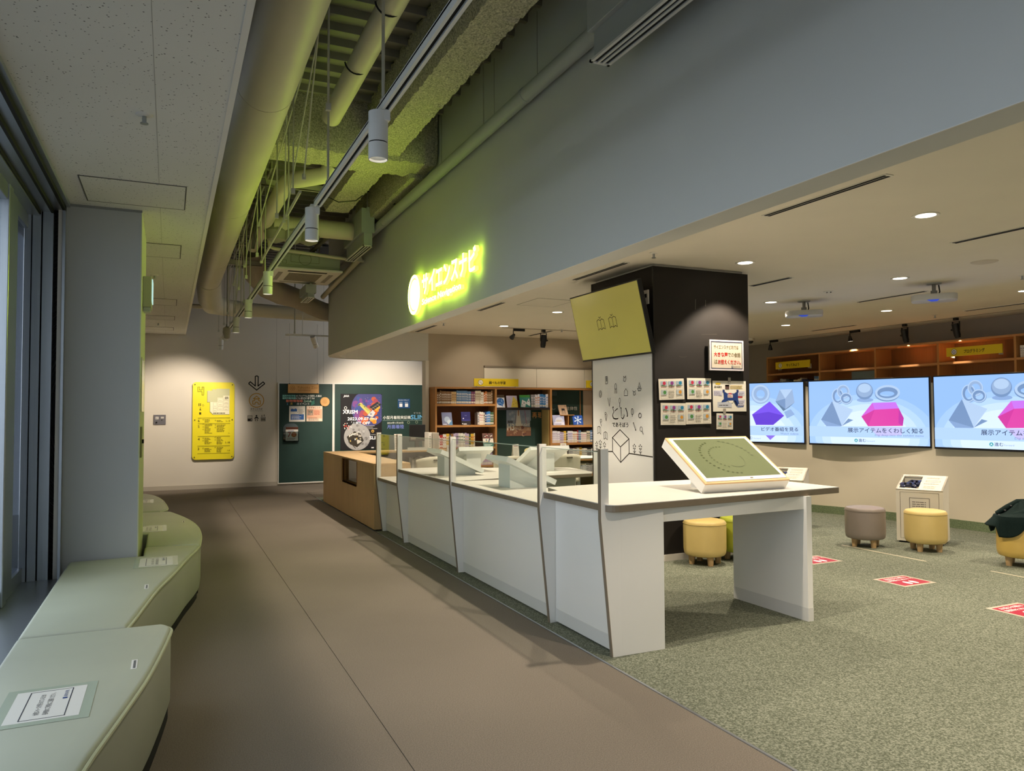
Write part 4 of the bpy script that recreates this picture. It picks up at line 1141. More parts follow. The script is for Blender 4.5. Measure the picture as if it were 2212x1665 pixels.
# nearest: tall writing desk with a free standing right leg
desk = thing('display_desk', 'white desk at the near end of the counter carrying the slanted display', 'desk', (3.4, 4.5, 0))
pts = fillet([(2.435, 3.90), (4.545, 4.095), (4.545, 4.60), (3.95, 5.085), (3.15, 5.13), (2.61, 5.07), (2.57, 4.83), (2.47, 4.80), (2.435, 4.80)], (0,), 0.09)
slab(desk, pts, 0.932, 0.045)
MB().prism([(2.5505, 3.9685), (2.868, 3.9685), (2.868, 4.79), (2.5505, 4.79)], 'z', 0.0, 0.887).build('leg', M_lam, desk)
MB().box(PX, 3.995, 0.1, 2.5504, 4.80, 0.887).build('front_panel', M_lam, desk)
MB().box(2.526, 3.995, 0.012, 2.55, 4.80, 0.1).build('kick_strip', mat('kick_grey', 'd2d0ca'), desk)
MB().prism([(4.145, 4.80), (4.203, 4.80), (4.203, 4.035), (4.155, 4.035)], 'z', 0.0, 0.887).build('leg', M_lam, desk)
MB().prism([(4.1438, 4.801), (4.2042, 4.801), (4.2042, 4.0338), (4.1538, 4.0338)], 'z', 0.0, 0.095).build('kick_strip', mat('kick_grey', 'd2d0ca'), desk)
MB().prism([(2.868, 3.99), (4.16, 4.06), (4.16, 4.085), (2.868, 4.015)], 'z', 0.795, 0.887).build('apron', M_lam, desk)
MB().box(2.868, 4.77, 0.795, 4.15, 4.79, 0.887).build('apron', M_lam, desk)
# the other bays
counter_bay('long low counter bay nearest the desk, with one tablet stand on it', 4.83, 6.67, 0.852, [(2.415, 4.83), (3.05, 4.83), (3.05, 6.67), (2.415, 6.67)])
b3 = counter_bay('counter bay widening into the table with three tablet stands', 6.70, 8.465, 0.852, [(2.415, 6.70), (3.3, 6.86), (4.08, 6.905), (4.18, 7.08), (4.27, 7.72), (4.03, 7.9), (3.4, 8.15), (3.0, 8.5), (2.415, 8.5)])
MB().box(3.9, 7.0, 0.0, 3.94, 7.6, 0.814).build('leg', M_lam, b3)
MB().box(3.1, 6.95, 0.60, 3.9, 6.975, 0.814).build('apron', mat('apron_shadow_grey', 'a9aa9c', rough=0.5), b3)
counter_bay('lowest counter bay beside the wooden counter', 8.485, 9.42, 0.685, [(2.415, 8.485), (3.1, 8.485), (3.1, 9.43), (2.415, 9.43)])
# fins: slanted below, upright post above
for k, yy in enumerate(fins):
    zt = 1.272 if k < 3 else 1.25
    zk = (0.84, 0.80, 0.80, 0.66, 0.64)[k]
    zb_ = (0.886, 0.886, 0.851, 0.851, 0.684)[k]
    t = thing('counter_fin', 'white slanting fin dividing the counter, %s' % ('beside the display desk', 'between desk and first tablet bay', 'between the two tablet bays', 'before the lowest bay', 'against the wooden counter')[k], 'panel', (2.47, yy, 0), group='counter fins')
    prof = [(FX, zk), (FX, zt), (FX + 0.062, zt), (FX + 0.062, zb_), (PX + 0.02, zb_), (PX + 0.02, 0.0), (2.478, 0.0)]
    MB().prism([(p[0] + (0.004 if i in (0, 1, 6) else 0), p[1]) for i, p in enumerate(prof)], 'y', yy - 0.012, yy + 0.012).build('board', M_lam, t)
    e = MB()
    for (x0, z0), (x1, z1) in (((FX, zt), (FX, zk)), ((FX, zk), (2.478, 0.0))):
        e.add([(x0, yy - 0.0125, z0), (x0 + 0.006, yy - 0.0125, z0), (x1 + 0.006, yy - 0.0125, z1), (x1, yy - 0.0125, z1),
               (x0, yy + 0.0125, z0), (x0 + 0.006, yy + 0.0125, z0), (x1 + 0.006, yy + 0.0125, z1), (x1, yy + 0.0125, z1)],
              [(0, 1, 2, 3), (7, 6, 5, 4), (0, 3, 7, 4), (1, 5, 6, 2), (0, 4, 5, 1), (3, 2, 6, 7)])
    e.build('edge_band', M_edge, t)
# acrylic screens
for k, (a, b_, z0, z1a, z1b) in enumerate(((3.995, 4.80, 0.934, 1.245, 1.25), (4.83, 6.665, 0.854, 1.25, 1.25), (6.695, 8.46, 0.854, 1.25, 1.232), (8.49, 9.41, 0.687, 1.232, 1.232))):
    t = thing('acrylic_screen', 'clear acrylic screen standing on the counter, %s' % ('on the display desk', 'on the bay nearest the desk', 'on the bay with the side table', 'on the lowest bay')[k], 'screen', (2.43, (a + b_) / 2, z0), group='acrylic counter screens')
    MB().prism([(a, z0), (b_, z0), (b_, z1b), (a, z1a)], 'x', 2.425, 2.431).build('pane', M_glass, t)
    MB().box(2.4245, a, z1a - 0.004 if z1a == z1b else z1b - 0.002, 2.4315, b_, (z1a if z1a == z1b else z1b) + 0.0015).build('polished_edge', mat('acrylic_edge', 'b9c9b4', rough=0.2), t)

# slanted touch display on the desk (tilted back about 33 degrees)
t = thing('touch_display', 'slanted display with green screen in white and plywood frame on desk', 'display', (3.73, 4.2, 0.932))
ang = math.radians(33.5)
e1 = Vector((1, 0, 0)); e2 = Vector((0, math.cos(ang), math.sin(ang))); e3 = Vector((0, -math.sin(ang), math.cos(ang)))
L, Dp, T = 0.766, 0.545, 0.085
o = Vector((3.351, 4.195, 0.934))
MB().obox(o, e1 * L, e2 * Dp, e3 * (T - 0.014)).build('body', M_lam, t)
MB().obox(o + e3 * (T - 0.014), e1 * L, e2 * Dp, e3 * 0.012).build('plywood_edge', wood_mat('plywood', 'e0bd8c', 0.9, 'x'), t)
MB().obox(o + e3 * (T - 0.002) + e1 * 0.018 + e2 * 0.018, e1 * (L - 0.036), e2 * (Dp - 0.036), e3 * 0.004).build('bezel', mat('bezel_white', 'efebe2', rough=0.4), t)
so = o + e3 * (T + 0.002) + e1 * 0.045 + e2 * 0.055
MB().obox(so, e1 * (L - 0.09), e2 * (Dp - 0.09), e3 * 0.0015).build('screen', mat('screen_green', '6c7455', rough=0.12, spec=0.6, emit=0.18), t)
tscr = t.children[-1]
s = Sheet(tscr, so + e3 * 0.0015, e1, e2)
sw, sh = L - 0.09, Dp - 0.09
for k in range(17):
    a = PI * (0.62 + 0.055 * k)
    s.disc(sw * 0.5 + 0.21 * math.cos(a), sh * 0.5 + 0.19 * math.sin(a), 0.011, '48502f', 8, 0.007)
for k in range(14):
    a = PI * (0.45 + 0.07 * k)
    s.disc(sw * 0.5 + 0.14 * math.cos(a), sh * 0.5 + 0.125 * math.sin(a), 0.008, '535b3a', 8, 0.006)
for k in range(9):
    a = PI * (0.02 + 0.05 * k)
    s.disc(sw * 0.5 + 0.25 * math.cos(a), sh * 0.5 + 0.2 * math.sin(a), 0.014, '565e40', 8, 0.006)
s.ring(sw * 0.55, sh * 0.45, 0.10, 0.004, '5d6546', a0=-2.2, a1=0.3)
s.done('screen_graphic')
MB().obox(o + e3 * (T + 0.0022) + e1 * 0.42 + e2 * 0.03, e1 * 0.025, e2 * 0.01, e3 * 0.001).build('maker_mark', flat('6a665c'), t)
MB().prism([(4.42, 0.932), (4.58, 0.932), (4.58, 1.10), (4.47, 1.03)], 'x', 3.56, 3.92).build('support', M_lam, t)

# tablet stands: a box carrying a wide slanted board. The low edge of the board faces the reader
def tablet_stand(label, x, y, z, rot, w=0.46, d=0.46, zf=0.02, zb=0.235, bw=0.30):
    t = thing('tablet_stand', label, 'stand', (x, y, z), rot, 'white tablet stands')
    # local: reader at -y, board rises towards +y
    a = math.atan2(zb - zf, d)
    e2 = Vector((0, math.cos(a), math.sin(a))); e3 = Vector((0, -math.sin(a), math.cos(a)))
    o = Vector((-w / 2, -d * 0.5, zf))
    m = mat('stand_white', 'dfe2dc', rough=0.45)
    MB().obox(o, (w, 0, 0), e2 * math.hypot(d, zb - zf), e3 * 0.045).build('board', m, t)
    MB().prism([(-d * 0.42, 0.0), (d * 0.32, 0.0), (d * 0.32, zb * 0.86), (-d * 0.42, zf + 0.02)], 'x', -bw / 2, bw / 2).build('box', m, t)
    MB().obox(o + e3 * 0.046 + Vector((0.05, 0, 0)) + e2 * 0.05, (w - 0.1, 0, 0), e2 * 0.36, e3 * 0.003).build('tablet_bezel', mat('tablet_dark', '33363a', rough=0.2), t)
    return t
tablet_stand('white tablet stand by the acrylic on the bay nearest the desk', 2.80, 5.98, 0.852, PI / 2, bw=0.24)
tablet_stand('white tablet stand by the acrylic in front of the side table', 2.72, 7.42, 0.852, PI / 2, bw=0.22)
tablet_stand('white tablet stand on the side table, nearer the acrylic', 3.04, 7.82, 0.852, PI, w=0.40, bw=0.17)
tablet_stand('white tablet stand at the outer end of the side table', 3.83, 7.60, 0.852, PI, w=0.48, bw=0.18)

# ------------------------------------------------------------------ wooden counter at the far end: planked front, niche, L plan
t = thing('wooden_counter', 'light oak counter with vertical planks and a glazed niche', 'counter', (2.6, 11.0, 0))
WX, WY0, WY1, WT = 2.38, 9.46, 12.90, 0.852
ny0, ny1, nz0, nz1 = 10.437, 11.39, 0.49, 0.822
MB().prism([(WX, WY0), (2.86, WY0), (2.86, 12.44), (4.43, 12.44), (4.43, WY1), (WX, WY1)], 'z', WT - 0.03, WT).build('top', M_oakx, t, bev=0.003)
n = 33
for k in range(n):
    a = WY0 + (WY1 - WY0) * k / n
    b_ = WY0 + (WY1 - WY0) * (k + 1) / n - 0.007
    if b_ > ny0 and a < ny1:
        MB().box(WX, a, 0.02, WX + 0.02, b_, nz0).build('plank', M_oak, t)
    else:
        MB().box(WX, a, 0.02, WX + 0.02, b_, WT - 0.03).build('plank', M_oak, t)
MB().box(WX + 0.018, WY0, 0.02, WX + 0.03, ny0, WT - 0.03).box(WX + 0.018, ny1, 0.02, WX + 0.03, WY1, WT - 0.03).box(WX + 0.018, ny0, 0.02, WX + 0.03, ny1, nz0).build('carcass', mat('oak_gap', '7d5a32'), t)
MB().box(WX, WY0 - 0.02, 0.02, 2.86, WY0, WT - 0.03).build('end_panel', M_oak, t)
MB().box(WX + 0.03, WY0, 0.0, 2.84, 12.5, 0.05).build('plinth', mat('plinth_dark', '3c3226'), t)
# niche lining and its pane
MB().box(WX, ny1, nz0, WX + 0.28, ny1 + 0.02, nz1).box(WX, ny0 - 0.02, nz0, WX + 0.28, ny0, nz1).box(WX, ny0, nz0 - 0.02, WX + 0.28, ny1, nz0).box(WX, ny0, nz1, WX + 0.28, ny1, nz1 + 0.01).build('niche_lining', wood_mat('niche_oak', '9a6d3c', 0.85, 'z'), t)
MB().box(WX + 0.26, ny0, nz0, WX + 0.28, ny1, nz1).build('niche_back', mat('niche_grey', 'a3a49c', rough=0.4), t)
MB().box(WX + 0.05, ny0, nz0, WX + 0.054, ny1, nz1).build('niche_pane', M_glass, t)
MB().box(2.84, WY0, 0.0, 2.86, 12.44, WT - 0.03).build('inner_panel', M_oak, t)
MB().box(4.40, 12.46, 0.0, 4.43, WY1, WT - 0.03).build('end_panel', M_oak, t)
MB().box(2.86, 12.86, 0.0, 4.4, WY1, WT - 0.03).build('back_panel', mat('shelf_back_grey', '9b958a', rough=0.6), t)
MB().box(2.86, 12.46, 0.40, 4.4, 12.86, 0.43).build('shelf', M_oakx, t)
tl = thing('niche_reflection_plate', 'slanted clear plate in the niche standing in for a diagonal reflection', 'stand', (2.5, 11.1, 0.49))
b = MB()
b.obox((WX + 0.12, 10.62, 0.492), (0.09, 0, 0), (0.0, 0.34, 0.30), (0, -0.008, 0.008))  # plate added in place of the diagonal reflection in the niche
b.build('plate', glass_mat('frosted_plate', (0.8, 0.84, 0.8), 1.5), tl)
MB().box(WX + 0.12, 10.6, 0.491, WX + 0.22, 11.0, 0.497).build('foot', mat('plate_edge', 'd5dad2', rough=0.3), tl)
# things on the return of the wooden counter
t = thing('monitor', 'black monitor seen from behind on the oak counter return', 'monitor', (3.98, 12.75, 0.852))
MB().box(3.84, 12.74, 1.0, 4.13, 12.77, 1.29).build('panel', M_black, t, bev=0.006)
MB().box(3.95, 12.77, 0.87, 4.02, 12.79, 1.15).build('neck', M_black, t)
MB().box(3.88, 12.70, 0.853, 4.09, 12.84, 0.87).build('foot', M_black, t)
MB().box(3.86, 12.733, 1.03, 3.95, 12.741, 1.07).build('badge', mat('badge_grey', '7c7468'), t)
t = thing('file_box', 'grey board file box standing at the end of the oak counter', 'file box', (4.24, 12.62, 0.853))
MB().box(4.19, 12.50, 0.853, 4.30, 12.76, 1.15).build('sleeve', mat('file_grey', 'b9b2a6', rough=0.6), t, bev=0.003)
MB().box(4.195, 12.495, 0.86, 4.295, 12.502, 1.14).build('front', mat('file_front', 'a89f92', rough=0.6), t)
t = thing('file_box', 'white binder with a printed spine beside the grey file box', 'file box', (4.14, 12.62, 0.853))
MB().box(4.115, 12.52, 0.853, 4.175, 12.76, 1.155).build('cover', M_lam, t, bev=0.003)
s = Sheet(t, (4.115, 12.52, 0.853), (1, 0, 0), (0, 0, 1)); s.bars(0.015, 0.05, 0.03, 0.2, 7, '7a766e', 0.5); s.done('printing')
t = thing('notice_stand', 'small white notice card standing on the oak counter by the monitor', 'card', (3.62, 12.6, 0.853))
MB().obox((3.54, 12.62, 0.853), (0.13, 0, 0), (0, 0.05, 0.28), (0, -0.004, 0.001)).build('card', mat('card_white', 'dedad0'), t)
MB().box(3.54, 12.6, 0.853, 3.67, 12.68, 0.858).build('foot', M_lam, t)
s = Sheet(t, (3.54, 12.614, 0.853), (1, 0, 0), (0, 0.05, 0.28)); s.bars(0.01, 0.03, 0.11, 0.2, 7, '8f8a82', 0.4).rect(0.03, 0.245, 0.07, 0.02, 'b0605a'); s.done('printing')
t = thing('card_tray', 'low clear tray on the oak counter below the monitor', 'tray', (3.95, 12.52, 0.853))
MB().box(3.72, 12.46, 0.853, 4.06, 12.6, 0.86).box(3.72, 12.46, 0.86, 4.06, 12.463, 0.905).build('tray', mat('tray_pale', 'cfcfc8', rough=0.3), t)
# grey files on the shelf under the return
r6 = random.Random(3)
x = 2.95
k = 0
while x < 4.36 and k < 24:
    w = r6.uniform(0.03, 0.06); h = r6.uniform(0.22, 0.31)
    c = r6.choice(('bdb8ae', 'a8a49b', 'cdc8be', '8f8c86', 'd6d0c4'))
    o_ = MB().box(x, 12.50, 0.432, x + w - 0.003, 12.72, 0.432 + h).build('file', mat('file_%s' % c, c, rough=0.6))
    tag(o_, 'grey spined file under the oak counter return, %s along' % words[k], 'file', 'files under the oak counter')
    x += w
    if k in (6, 13): x += 0.08
    k += 1
tag(MB().box(3.0, 12.45, 0.431, 3.42, 12.497, 0.53).build('file_tray', M_oakx), 'low wooden tray in front of the files under the oak counter', 'tray')
# ------------------------------------------------------------------ black pillar with white printed side
pil = MB().box(4.43, 6.26, 0.065, 5.66, 7.47, 2.972).build('pillar', M_blackboard, at=(5.04, 6.86, 0)); struct(pil)
MB().box(4.47, 6.30, 2.972, 5.62, 7.43, CZ).build('shadow_recess', M_white, pil)
MB().box(4.425, 6.255, 0.0, 5.665, 7.475, 0.065).build('pillar_base', mat('pillar_base', 'd6d0c4', rough=0.5), pil)
MB().box(4.422, 6.285, 0.07, 4.432, 7.445, 2.12).build('white_panel', mat('panel_white', 'd9d8d4', rough=0.4), pil)
MB().box(4.426, 6.255, 0.065, 4.436, 6.275, 2.972).box(4.426, 7.455, 0.065, 4.436, 7.474, 2.972).build('corner_bead', mat('bead_black', '1b1918', rough=0.35), pil)
s = Sheet(pil, (4.422, 7.445, 0), (0, -1, 0), (0, 0, 1))
K = '2a2622'
P = lambda y, z: (7.445 - y, z)
lw = 0.011
s.line([P(6.882, 1.306), P(7.037, 1.217), P(7.037, 1.065), P(6.875, 0.956), P(6.71, 1.06), P(6.71, 1.212)], lw, K, True)
s.line([P(7.037, 1.217), P(6.877, 1.122), P(6.71, 1.212)], lw, K).line([P(6.877, 1.122), P(6.875, 0.956)], lw, K)
s.line([P(7.44, 1.05), P(7.037, 1.065)], lw, K).line([P(6.71, 1.06), P(6.29, 1.045)], lw, K)
s.text(*P(7.03, 1.42), 0.135, 'とい', K, width=0.30, bold=0.035)
s.nxt().text(*P(7.02, 1.43), 0.115, 'とい', 'd9d8d4', width=0.28, bold=0.004)
s.text(*P(7.035, 1.335), 0.05, 'であそぼう', K, width=0.315, bold=0.02)
t_ = 0.0055
for y, z in ((7.313, 1.298), (7.176, 1.239)):        # open books
    s.line([P(y + 0.035, z + 0.03), P(y, z + 0.04), P(y - 0.035, z + 0.025), P(y - 0.035, z - 0.05), P(y, z - 0.03), P(y + 0.035, z - 0.045)], t_, K, True).line([P(y, z + 0.04), P(y, z - 0.03)], t_, K)
for y, z in ((7.37, 1.09), (7.29, 1.11), (7.20, 1.09), (6.61, 1.09), (6.50, 1.09)):    # flowers
    for k in range(5):
        a = 2 * PI * k / 5 + 0.3
        s.disc(P(y, z)[0] + 0.022 * math.cos(a), z + 0.045 + 0.022 * math.sin(a), 0.008, K, 8)
    s.line([P(y, z + 0.02), P(y, z - 0.035)], t_, K).line([P(y + 0.022, z + 0.0), P(y, z - 0.02), P(y - 0.022, z + 0.0)], t_, K)
y, z = 6.506, 1.74
s.line([P(y + 0.035, z), P(y - 0.035, z), P(y - 0.02, z - 0.025), P(y + 0.02, z - 0.025)], t_, K, True).line([P(y + 0.02, z + 0.012), P(y, z + 0.06), P(y - 0.02, z + 0.012)], t_, K, True)
y, z = 6.758, 1.67
s.line([P(y + 0.032, z), P(y + 0.032, z + 0.045), P(y, z + 0.075), P(y - 0.032, z + 0.045), P(y - 0.032, z)], t_, K, True)
s.ring(*P(6.481, 1.32), 0.026, t_, K).line([P(6.465, 1.298), P(6.445, 1.27)], 0.009, K)
s.ring(*P(7.276, 1.70), 0.03, t_, K, ry=0.04).ring(*P(7.276, 1.70), 0.016, 0.004, K, ry=0.024)
s.ring(*P(6.60, 1.69), 0.022, t_, K).line([P(6.63, 1.72), P(6.615, 1.71)], t_, K).line([P(6.57, 1.72), P(6.585, 1.71)], t_, K)
s.line([P(7.165, 1.81), P(7.165, 1.89), P(7.125, 1.89), P(7.125, 1.81)], t_, K, True).line([P(7.15, 1.84), P(7.15, 1.88)], t_, K).line([P(7.138, 1.84), P(7.138, 1.88)], t_, K)
s.ring(*P(6.957, 1.775), 0.022, t_, K, ry=0.034).line([P(6.975, 1.75), P(6.98, 1.70)], t_, K).line([P(6.957, 1.745), P(6.957, 1.70)], t_, K).line([P(6.94, 1.75), P(6.935, 1.70)], t_, K)
s.line([P(6.80, 1.88), P(6.80, 1.83), P(6.77, 1.82), P(6.75, 1.85), P(6.76, 1.88), P(6.775, 1.86)], t_, K, True)
s.ring(*P(6.64, 1.50), 0.026, t_, K, ry=0.035).line([P(6.64, 1.53), P(6.64, 1.45)], t_, K)
s.ring(*P(6.50, 1.46), 0.028, 0.008, K).line([P(6.62, 1.38), P(6.58, 1.31)], 0.016, K).nxt().line([P(6.618, 1.377), P(6.583, 1.316)], 0.006, 'd9d8d4')
s.line([P(7.12, 1.65), P(7.09, 1.56), P(7.07, 1.65)], t_, K).ring(*P(6.88, 1.62), 0.018, t_, K, ry=0.03).line([P(6.88, 1.59), P(6.88, 1.55)], 0.008, K)
s.ring(*P(7.17, 1.48), 0.016, t_, K).line([P(7.18, 1.465), P(7.16, 1.40), P(7.14, 1.47)], t_, K).ring(*P(7.27, 1.40), 0.02, t_, K).line([P(7.28, 1.38), P(7.26, 1.34)], t_, K)
s.done('line_drawing')
s = Sheet(pil, (4.43, 6.26, 0), (1, 0, 0), (0, 0, 1), off=0.0006)
s.line([(0.53, 2.66), (0.525, 2.56)], 0.006, '6c665d').line([(0.66, 2.66), (0.66, 2.60)], 0.006, '6c665d').ring(0.36, 2.07, 0.05, 0.003, '4a463f', a0=3.3, a1=6.1, ry=0.015).line([(0.60, 2.30), (0.80, 2.31)], 0.004, '3f3b35')
s.done('chalk_smudge')

# tilted screen on the pillar's corridor side
t = thing('wall_monitor', 'tilted wall monitor with olive screen high on the black pillar', 'monitor', (4.33, 6.89, 2.08))
o = Vector((4.372, 7.585, 2.078)); u = Vector((0, -1, 0)); v = Vector((-0.170, 0, 0.735)).normalized()
nn = u.cross(v)
Wm, Hm = 1.385, 0.757
MB().obox(o - nn * 0.05, u * Wm, v * Hm, nn * 0.05).build('housing', M_black, t, bev=0.006)
MB().obox(o + u * 0.014 + v * 0.02, u * (Wm - 0.028), v * (Hm - 0.034), nn * 0.002).build('screen', mat('screen_olive', 'a39c4e', rough=0.22, spec=0.55, emit=0.27, vary=0.07, vscale=1.2), t)
s = Sheet(t.children[-1], o + nn * 0.002, u, v)
for x in (0.56, 0.80):
    z = 0.385
    q = '4a4626'
    s.line([(x - 0.07, z + 0.045), (x - 0.035, z + 0.06), (x, z + 0.045), (x + 0.035, z + 0.06), (x + 0.07, z + 0.045), (x + 0.07, z - 0.055), (x + 0.035, z - 0.04), (x, z - 0.055), (x - 0.035, z - 0.04), (x - 0.07, z - 0.055)], 0.007, q, True).line([(x, z + 0.045), (x, z - 0.055)], 0.006, q)
    s.line([(x - 0.02, z + 0.085), (x, z + 0.07), (x + 0.02, z + 0.085)], 0.007, q)
s.done('screen_graphic')
MB().box(4.36, 6.75, 2.3, 4.43, 7.0, 2.6).build('mount', M_black, t)
MB().tube([(4.39, 6.25, 2.3), (4.40, 6.24, 2.24), (4.41, 6.28, 2.18), (4.42, 6.33, 2.15)], 0.01, n=8).build('cable', mat('cable_white', 'cfcbc2'), t, smooth=True)
t = thing('socket_plate', 'pale socket plate beside the tilted monitor', 'socket', (4.42, 6.36, 2.6))
MB().box(4.412, 6.325, 2.595, 4.43, 6.40, 2.74).build('plate', M_white, t, bev=0.003)
MB().box(4.408, 6.345, 2.66, 4.414, 6.38, 2.70).build('socket', M_dark, t)

# notices on the pillar front
N_ = 6.258
t, s = paper('quiet_sign', 'framed sign with red lettering on the black pillar', 'sign', (5.09, N_ - 0.03, 1.925), 0.45, 0.32, c='bdb2a0', th=0.02)
t_q = t
s.frame(0.008, 0.008, 0.434, 0.304, 0.014, 'c6c0c6').frame(0.022, 0.022, 0.406, 0.276, 0.007, '2e3350')
s.text(0.055, 0.225, 0.042, 'サイエンスナビ内では', '6d6240', width=0.325, bold=0.012)
s.text(0.055, 0.145, 0.046, '大きな声', 'b02a22', width=0.18, bold=0.03).text(0.24, 0.145, 0.046, 'での会話', '6d6240', width=0.165, bold=0.012)
s.text(0.06, 0.068, 0.046, 'は', '6d6240', width=0.04, bold=0.012).text(0.108, 0.068, 0.046, 'お控えください。', 'b02a22', width=0.30, bold=0.03)
s.rect(0.285, 0.03, 0.022, 0.022, '2a3a50').nxt().rect(0.291, 0.036, 0.010, 0.010, 'bdb2a0').text(0.315, 0.033, 0.016, '福岡市科学館', '55584e', width=0.085)
s.done('printing')
for x in (5.10, 5.53):
    MB().box(x - 0.006, N_ - 0.03, 1.905, x + 0.006, N_, 1.928).build('clip', M_dark, t_q)
def card_sheet(label, x, z, w, h, tilt=0.0, small=False, gr='picture instruction sheets on the pillar'):
    u = Vector((math.cos(tilt), 0, math.sin(tilt))); v = Vector((-math.sin(tilt), 0, math.cos(tilt)))
    t, s = paper('instruction_sheet', label, 'notice', (x, N_ - 0.004, z), w, h, u, v, 'e4dccb', 0.002, gr, 0.003)
    k = w / 0.32
    q = h / 0.225
    for i, c in enumerate(('c0364e', '8a3f86', '3a6f9a')):
        X = (0.022 + 0.098 * i) * k
        s.rect(X, 0.145 * q, 0.085 * k, 0.055 * q, 'a9b4bf')
    s.nxt()
    for i, c in enumerate(('c0364e', '8a3f86', '2f7fa0')):
        X = (0.022 + 0.098 * i) * k
        s.poly([(X, 0.145 * q), (X + 0.02 * k, 0.165 * q), (X + 0.07 * k, 0.15 * q), (X + 0.085 * k, 0.145 * q)], '6c7a5c')
    s.nxt()
    for i, c in enumerate(('c0364e', '8a3f86', '2f7fa0')):
        X = (0.022 + 0.098 * i) * k
        s.disc(X + (0.048 if i < 2 else 0.055) * k, 0.178 * q, 0.02 * k, c, 10)
        if i == 1: s.line([(X + 0.048 * k, 0.16 * q), (X + 0.04 * k, 0.135 * q)], 0.008 * k, '4a3040')
        s.frame(X + 0.004 * k, 0.108 * q, 0.078 * k, 0.022 * q, 0.0016, '8f8a7c')
        s.bars(X + 0.006 * k, 0.133 * q, 0.07 * k, 0.008 * q, 1, 'a0584c', 0.7)
    for X, c in ((0.022, '4f8a4a'), (0.218, 'd0923a')):
        s.rect(X * k, 0.055 * q, 0.085 * k, 0.05 * q, 'b4bcbc')
    s.nxt()
    for X, c in ((0.022, '4f8a4a'), (0.218, 'd0923a')):
        s.disc((X + 0.05) * k, 0.08 * q, 0.02 * k, c, 10).bars((X) * k, 0.042 * q, 0.08 * k, 0.01 * q, 1, '8a8578', 0.7)
        s.frame((X + 0.002) * k, 0.012 * q, 0.08 * k, 0.026 * q, 0.0016, '8f8a7c')
    s.bars(0.118 * k, 0.02 * q, 0.085 * k, 0.085 * q, 5, '8f897b', 0.4)
    s.done('printing')
    return t
card_sheet('picture instruction sheet, upper left of the four on the pillar', 4.483, 1.615, 0.312, 0.212, 0.03)
card_sheet('picture instruction sheet, upper right of the four on the pillar', 4.83, 1.625, 0.308, 0.218, 0.0)
card_sheet('picture instruction sheet, lower left of the four on the pillar', 4.498, 1.365, 0.308, 0.222, -0.012)
card_sheet('picture instruction sheet, lower right of the four on the pillar', 4.812, 1.368, 0.322, 0.222, 0.01)
card_sheet('small picture instruction sheet taped below the controller sheet', 5.20, 1.312, 0.218, 0.168, -0.03, True)
t, s = paper('controller_sheet', 'controller instruction sheet taped to the black pillar', 'notice', (5.158, N_ - 0.004, 1.497), 0.445, 0.322, c='e2dccd', th=0.002, curl=0.004)
s.disc(0.07, 0.292, 0.035, 'd9b83e', 18, 0.012).text(0.02, 0.245, 0.025, '基本操作', '55503f', width=0.10, bold=0.02).rect(0.165, 0.235, 0.055, 0.045, '5a4440').rect(0.165, 0.265, 0.055, 0.015, 'c05a3c').bars(0.23, 0.24, 0.2, 0.04, 3, 'b49a3c', 0.5)
s.rect(0.01, 0.165, 0.115, 0.055, 'c2c0cf').rect(0.335, 0.165, 0.09, 0.05, 'c2c0cf').rect(0.335, 0.145, 0.06, 0.014, 'b8323a').rect(0.325, 0.05, 0.105, 0.075, 'c2c0cf').rect(0.325, 0.045, 0.105, 0.010, '3a5aa8').rect(0.06, 0.045, 0.19, 0.055, 'b9bcc4')
s.nxt().bars(0.015, 0.17, 0.1, 0.045, 3, '6a6670', 0.4).bars(0.345, 0.175, 0.07, 0.03, 2, '6a6670', 0.4).bars(0.335, 0.06, 0.085, 0.055, 3, '6a6670', 0.4).bars(0.08, 0.06, 0.15, 0.02, 1, '55555c', 0.5)
s.poly([(0.14, 0.20), (0.165, 0.205), (0.19, 0.19), (0.285, 0.19), (0.31, 0.205), (0.335, 0.20), (0.335, 0.14), (0.345, 0.085), (0.325, 0.065), (0.30, 0.10), (0.28, 0.115), (0.195, 0.115), (0.165, 0.10), (0.11, 0.095), (0.12, 0.115), (0.145, 0.13)], '27407a')
s.poly([(0.27, 0.115), (0.30, 0.115), (0.335, 0.065), (0.315, 0.052)], '1b2c58').rect(0.13, 0.20, 0.028, 0.03, '24366a').rect(0.315, 0.20, 0.028, 0.03, '24366a')
s.nxt().rect(0.195, 0.145, 0.07, 0.035, 'e0c8c0').rect(0.21, 0.182, 0.04, 0.012, 'b83a4a').bars(0.2, 0.15, 0.06, 0.025, 2, 'b8485a', 0.5).poly([(0.20, 0.115), (0.22, 0.09), (0.26, 0.09), (0.275, 0.115)], 'e2dccd')
s.done('printing')
for x, z in ((5.36, 1.80), (5.29, 1.472)):
    tag(MB().box(x, N_ - 0.012, z, x + 0.035, N_ - 0.009, z + 0.055).build('tape_strip', mat('tape_grey', '9b9488', rough=0.3)), 'strip of grey tape at the top of the %s sheet on the pillar' % ('controller' if z > 1.6 else 'small picture'), 'tape')

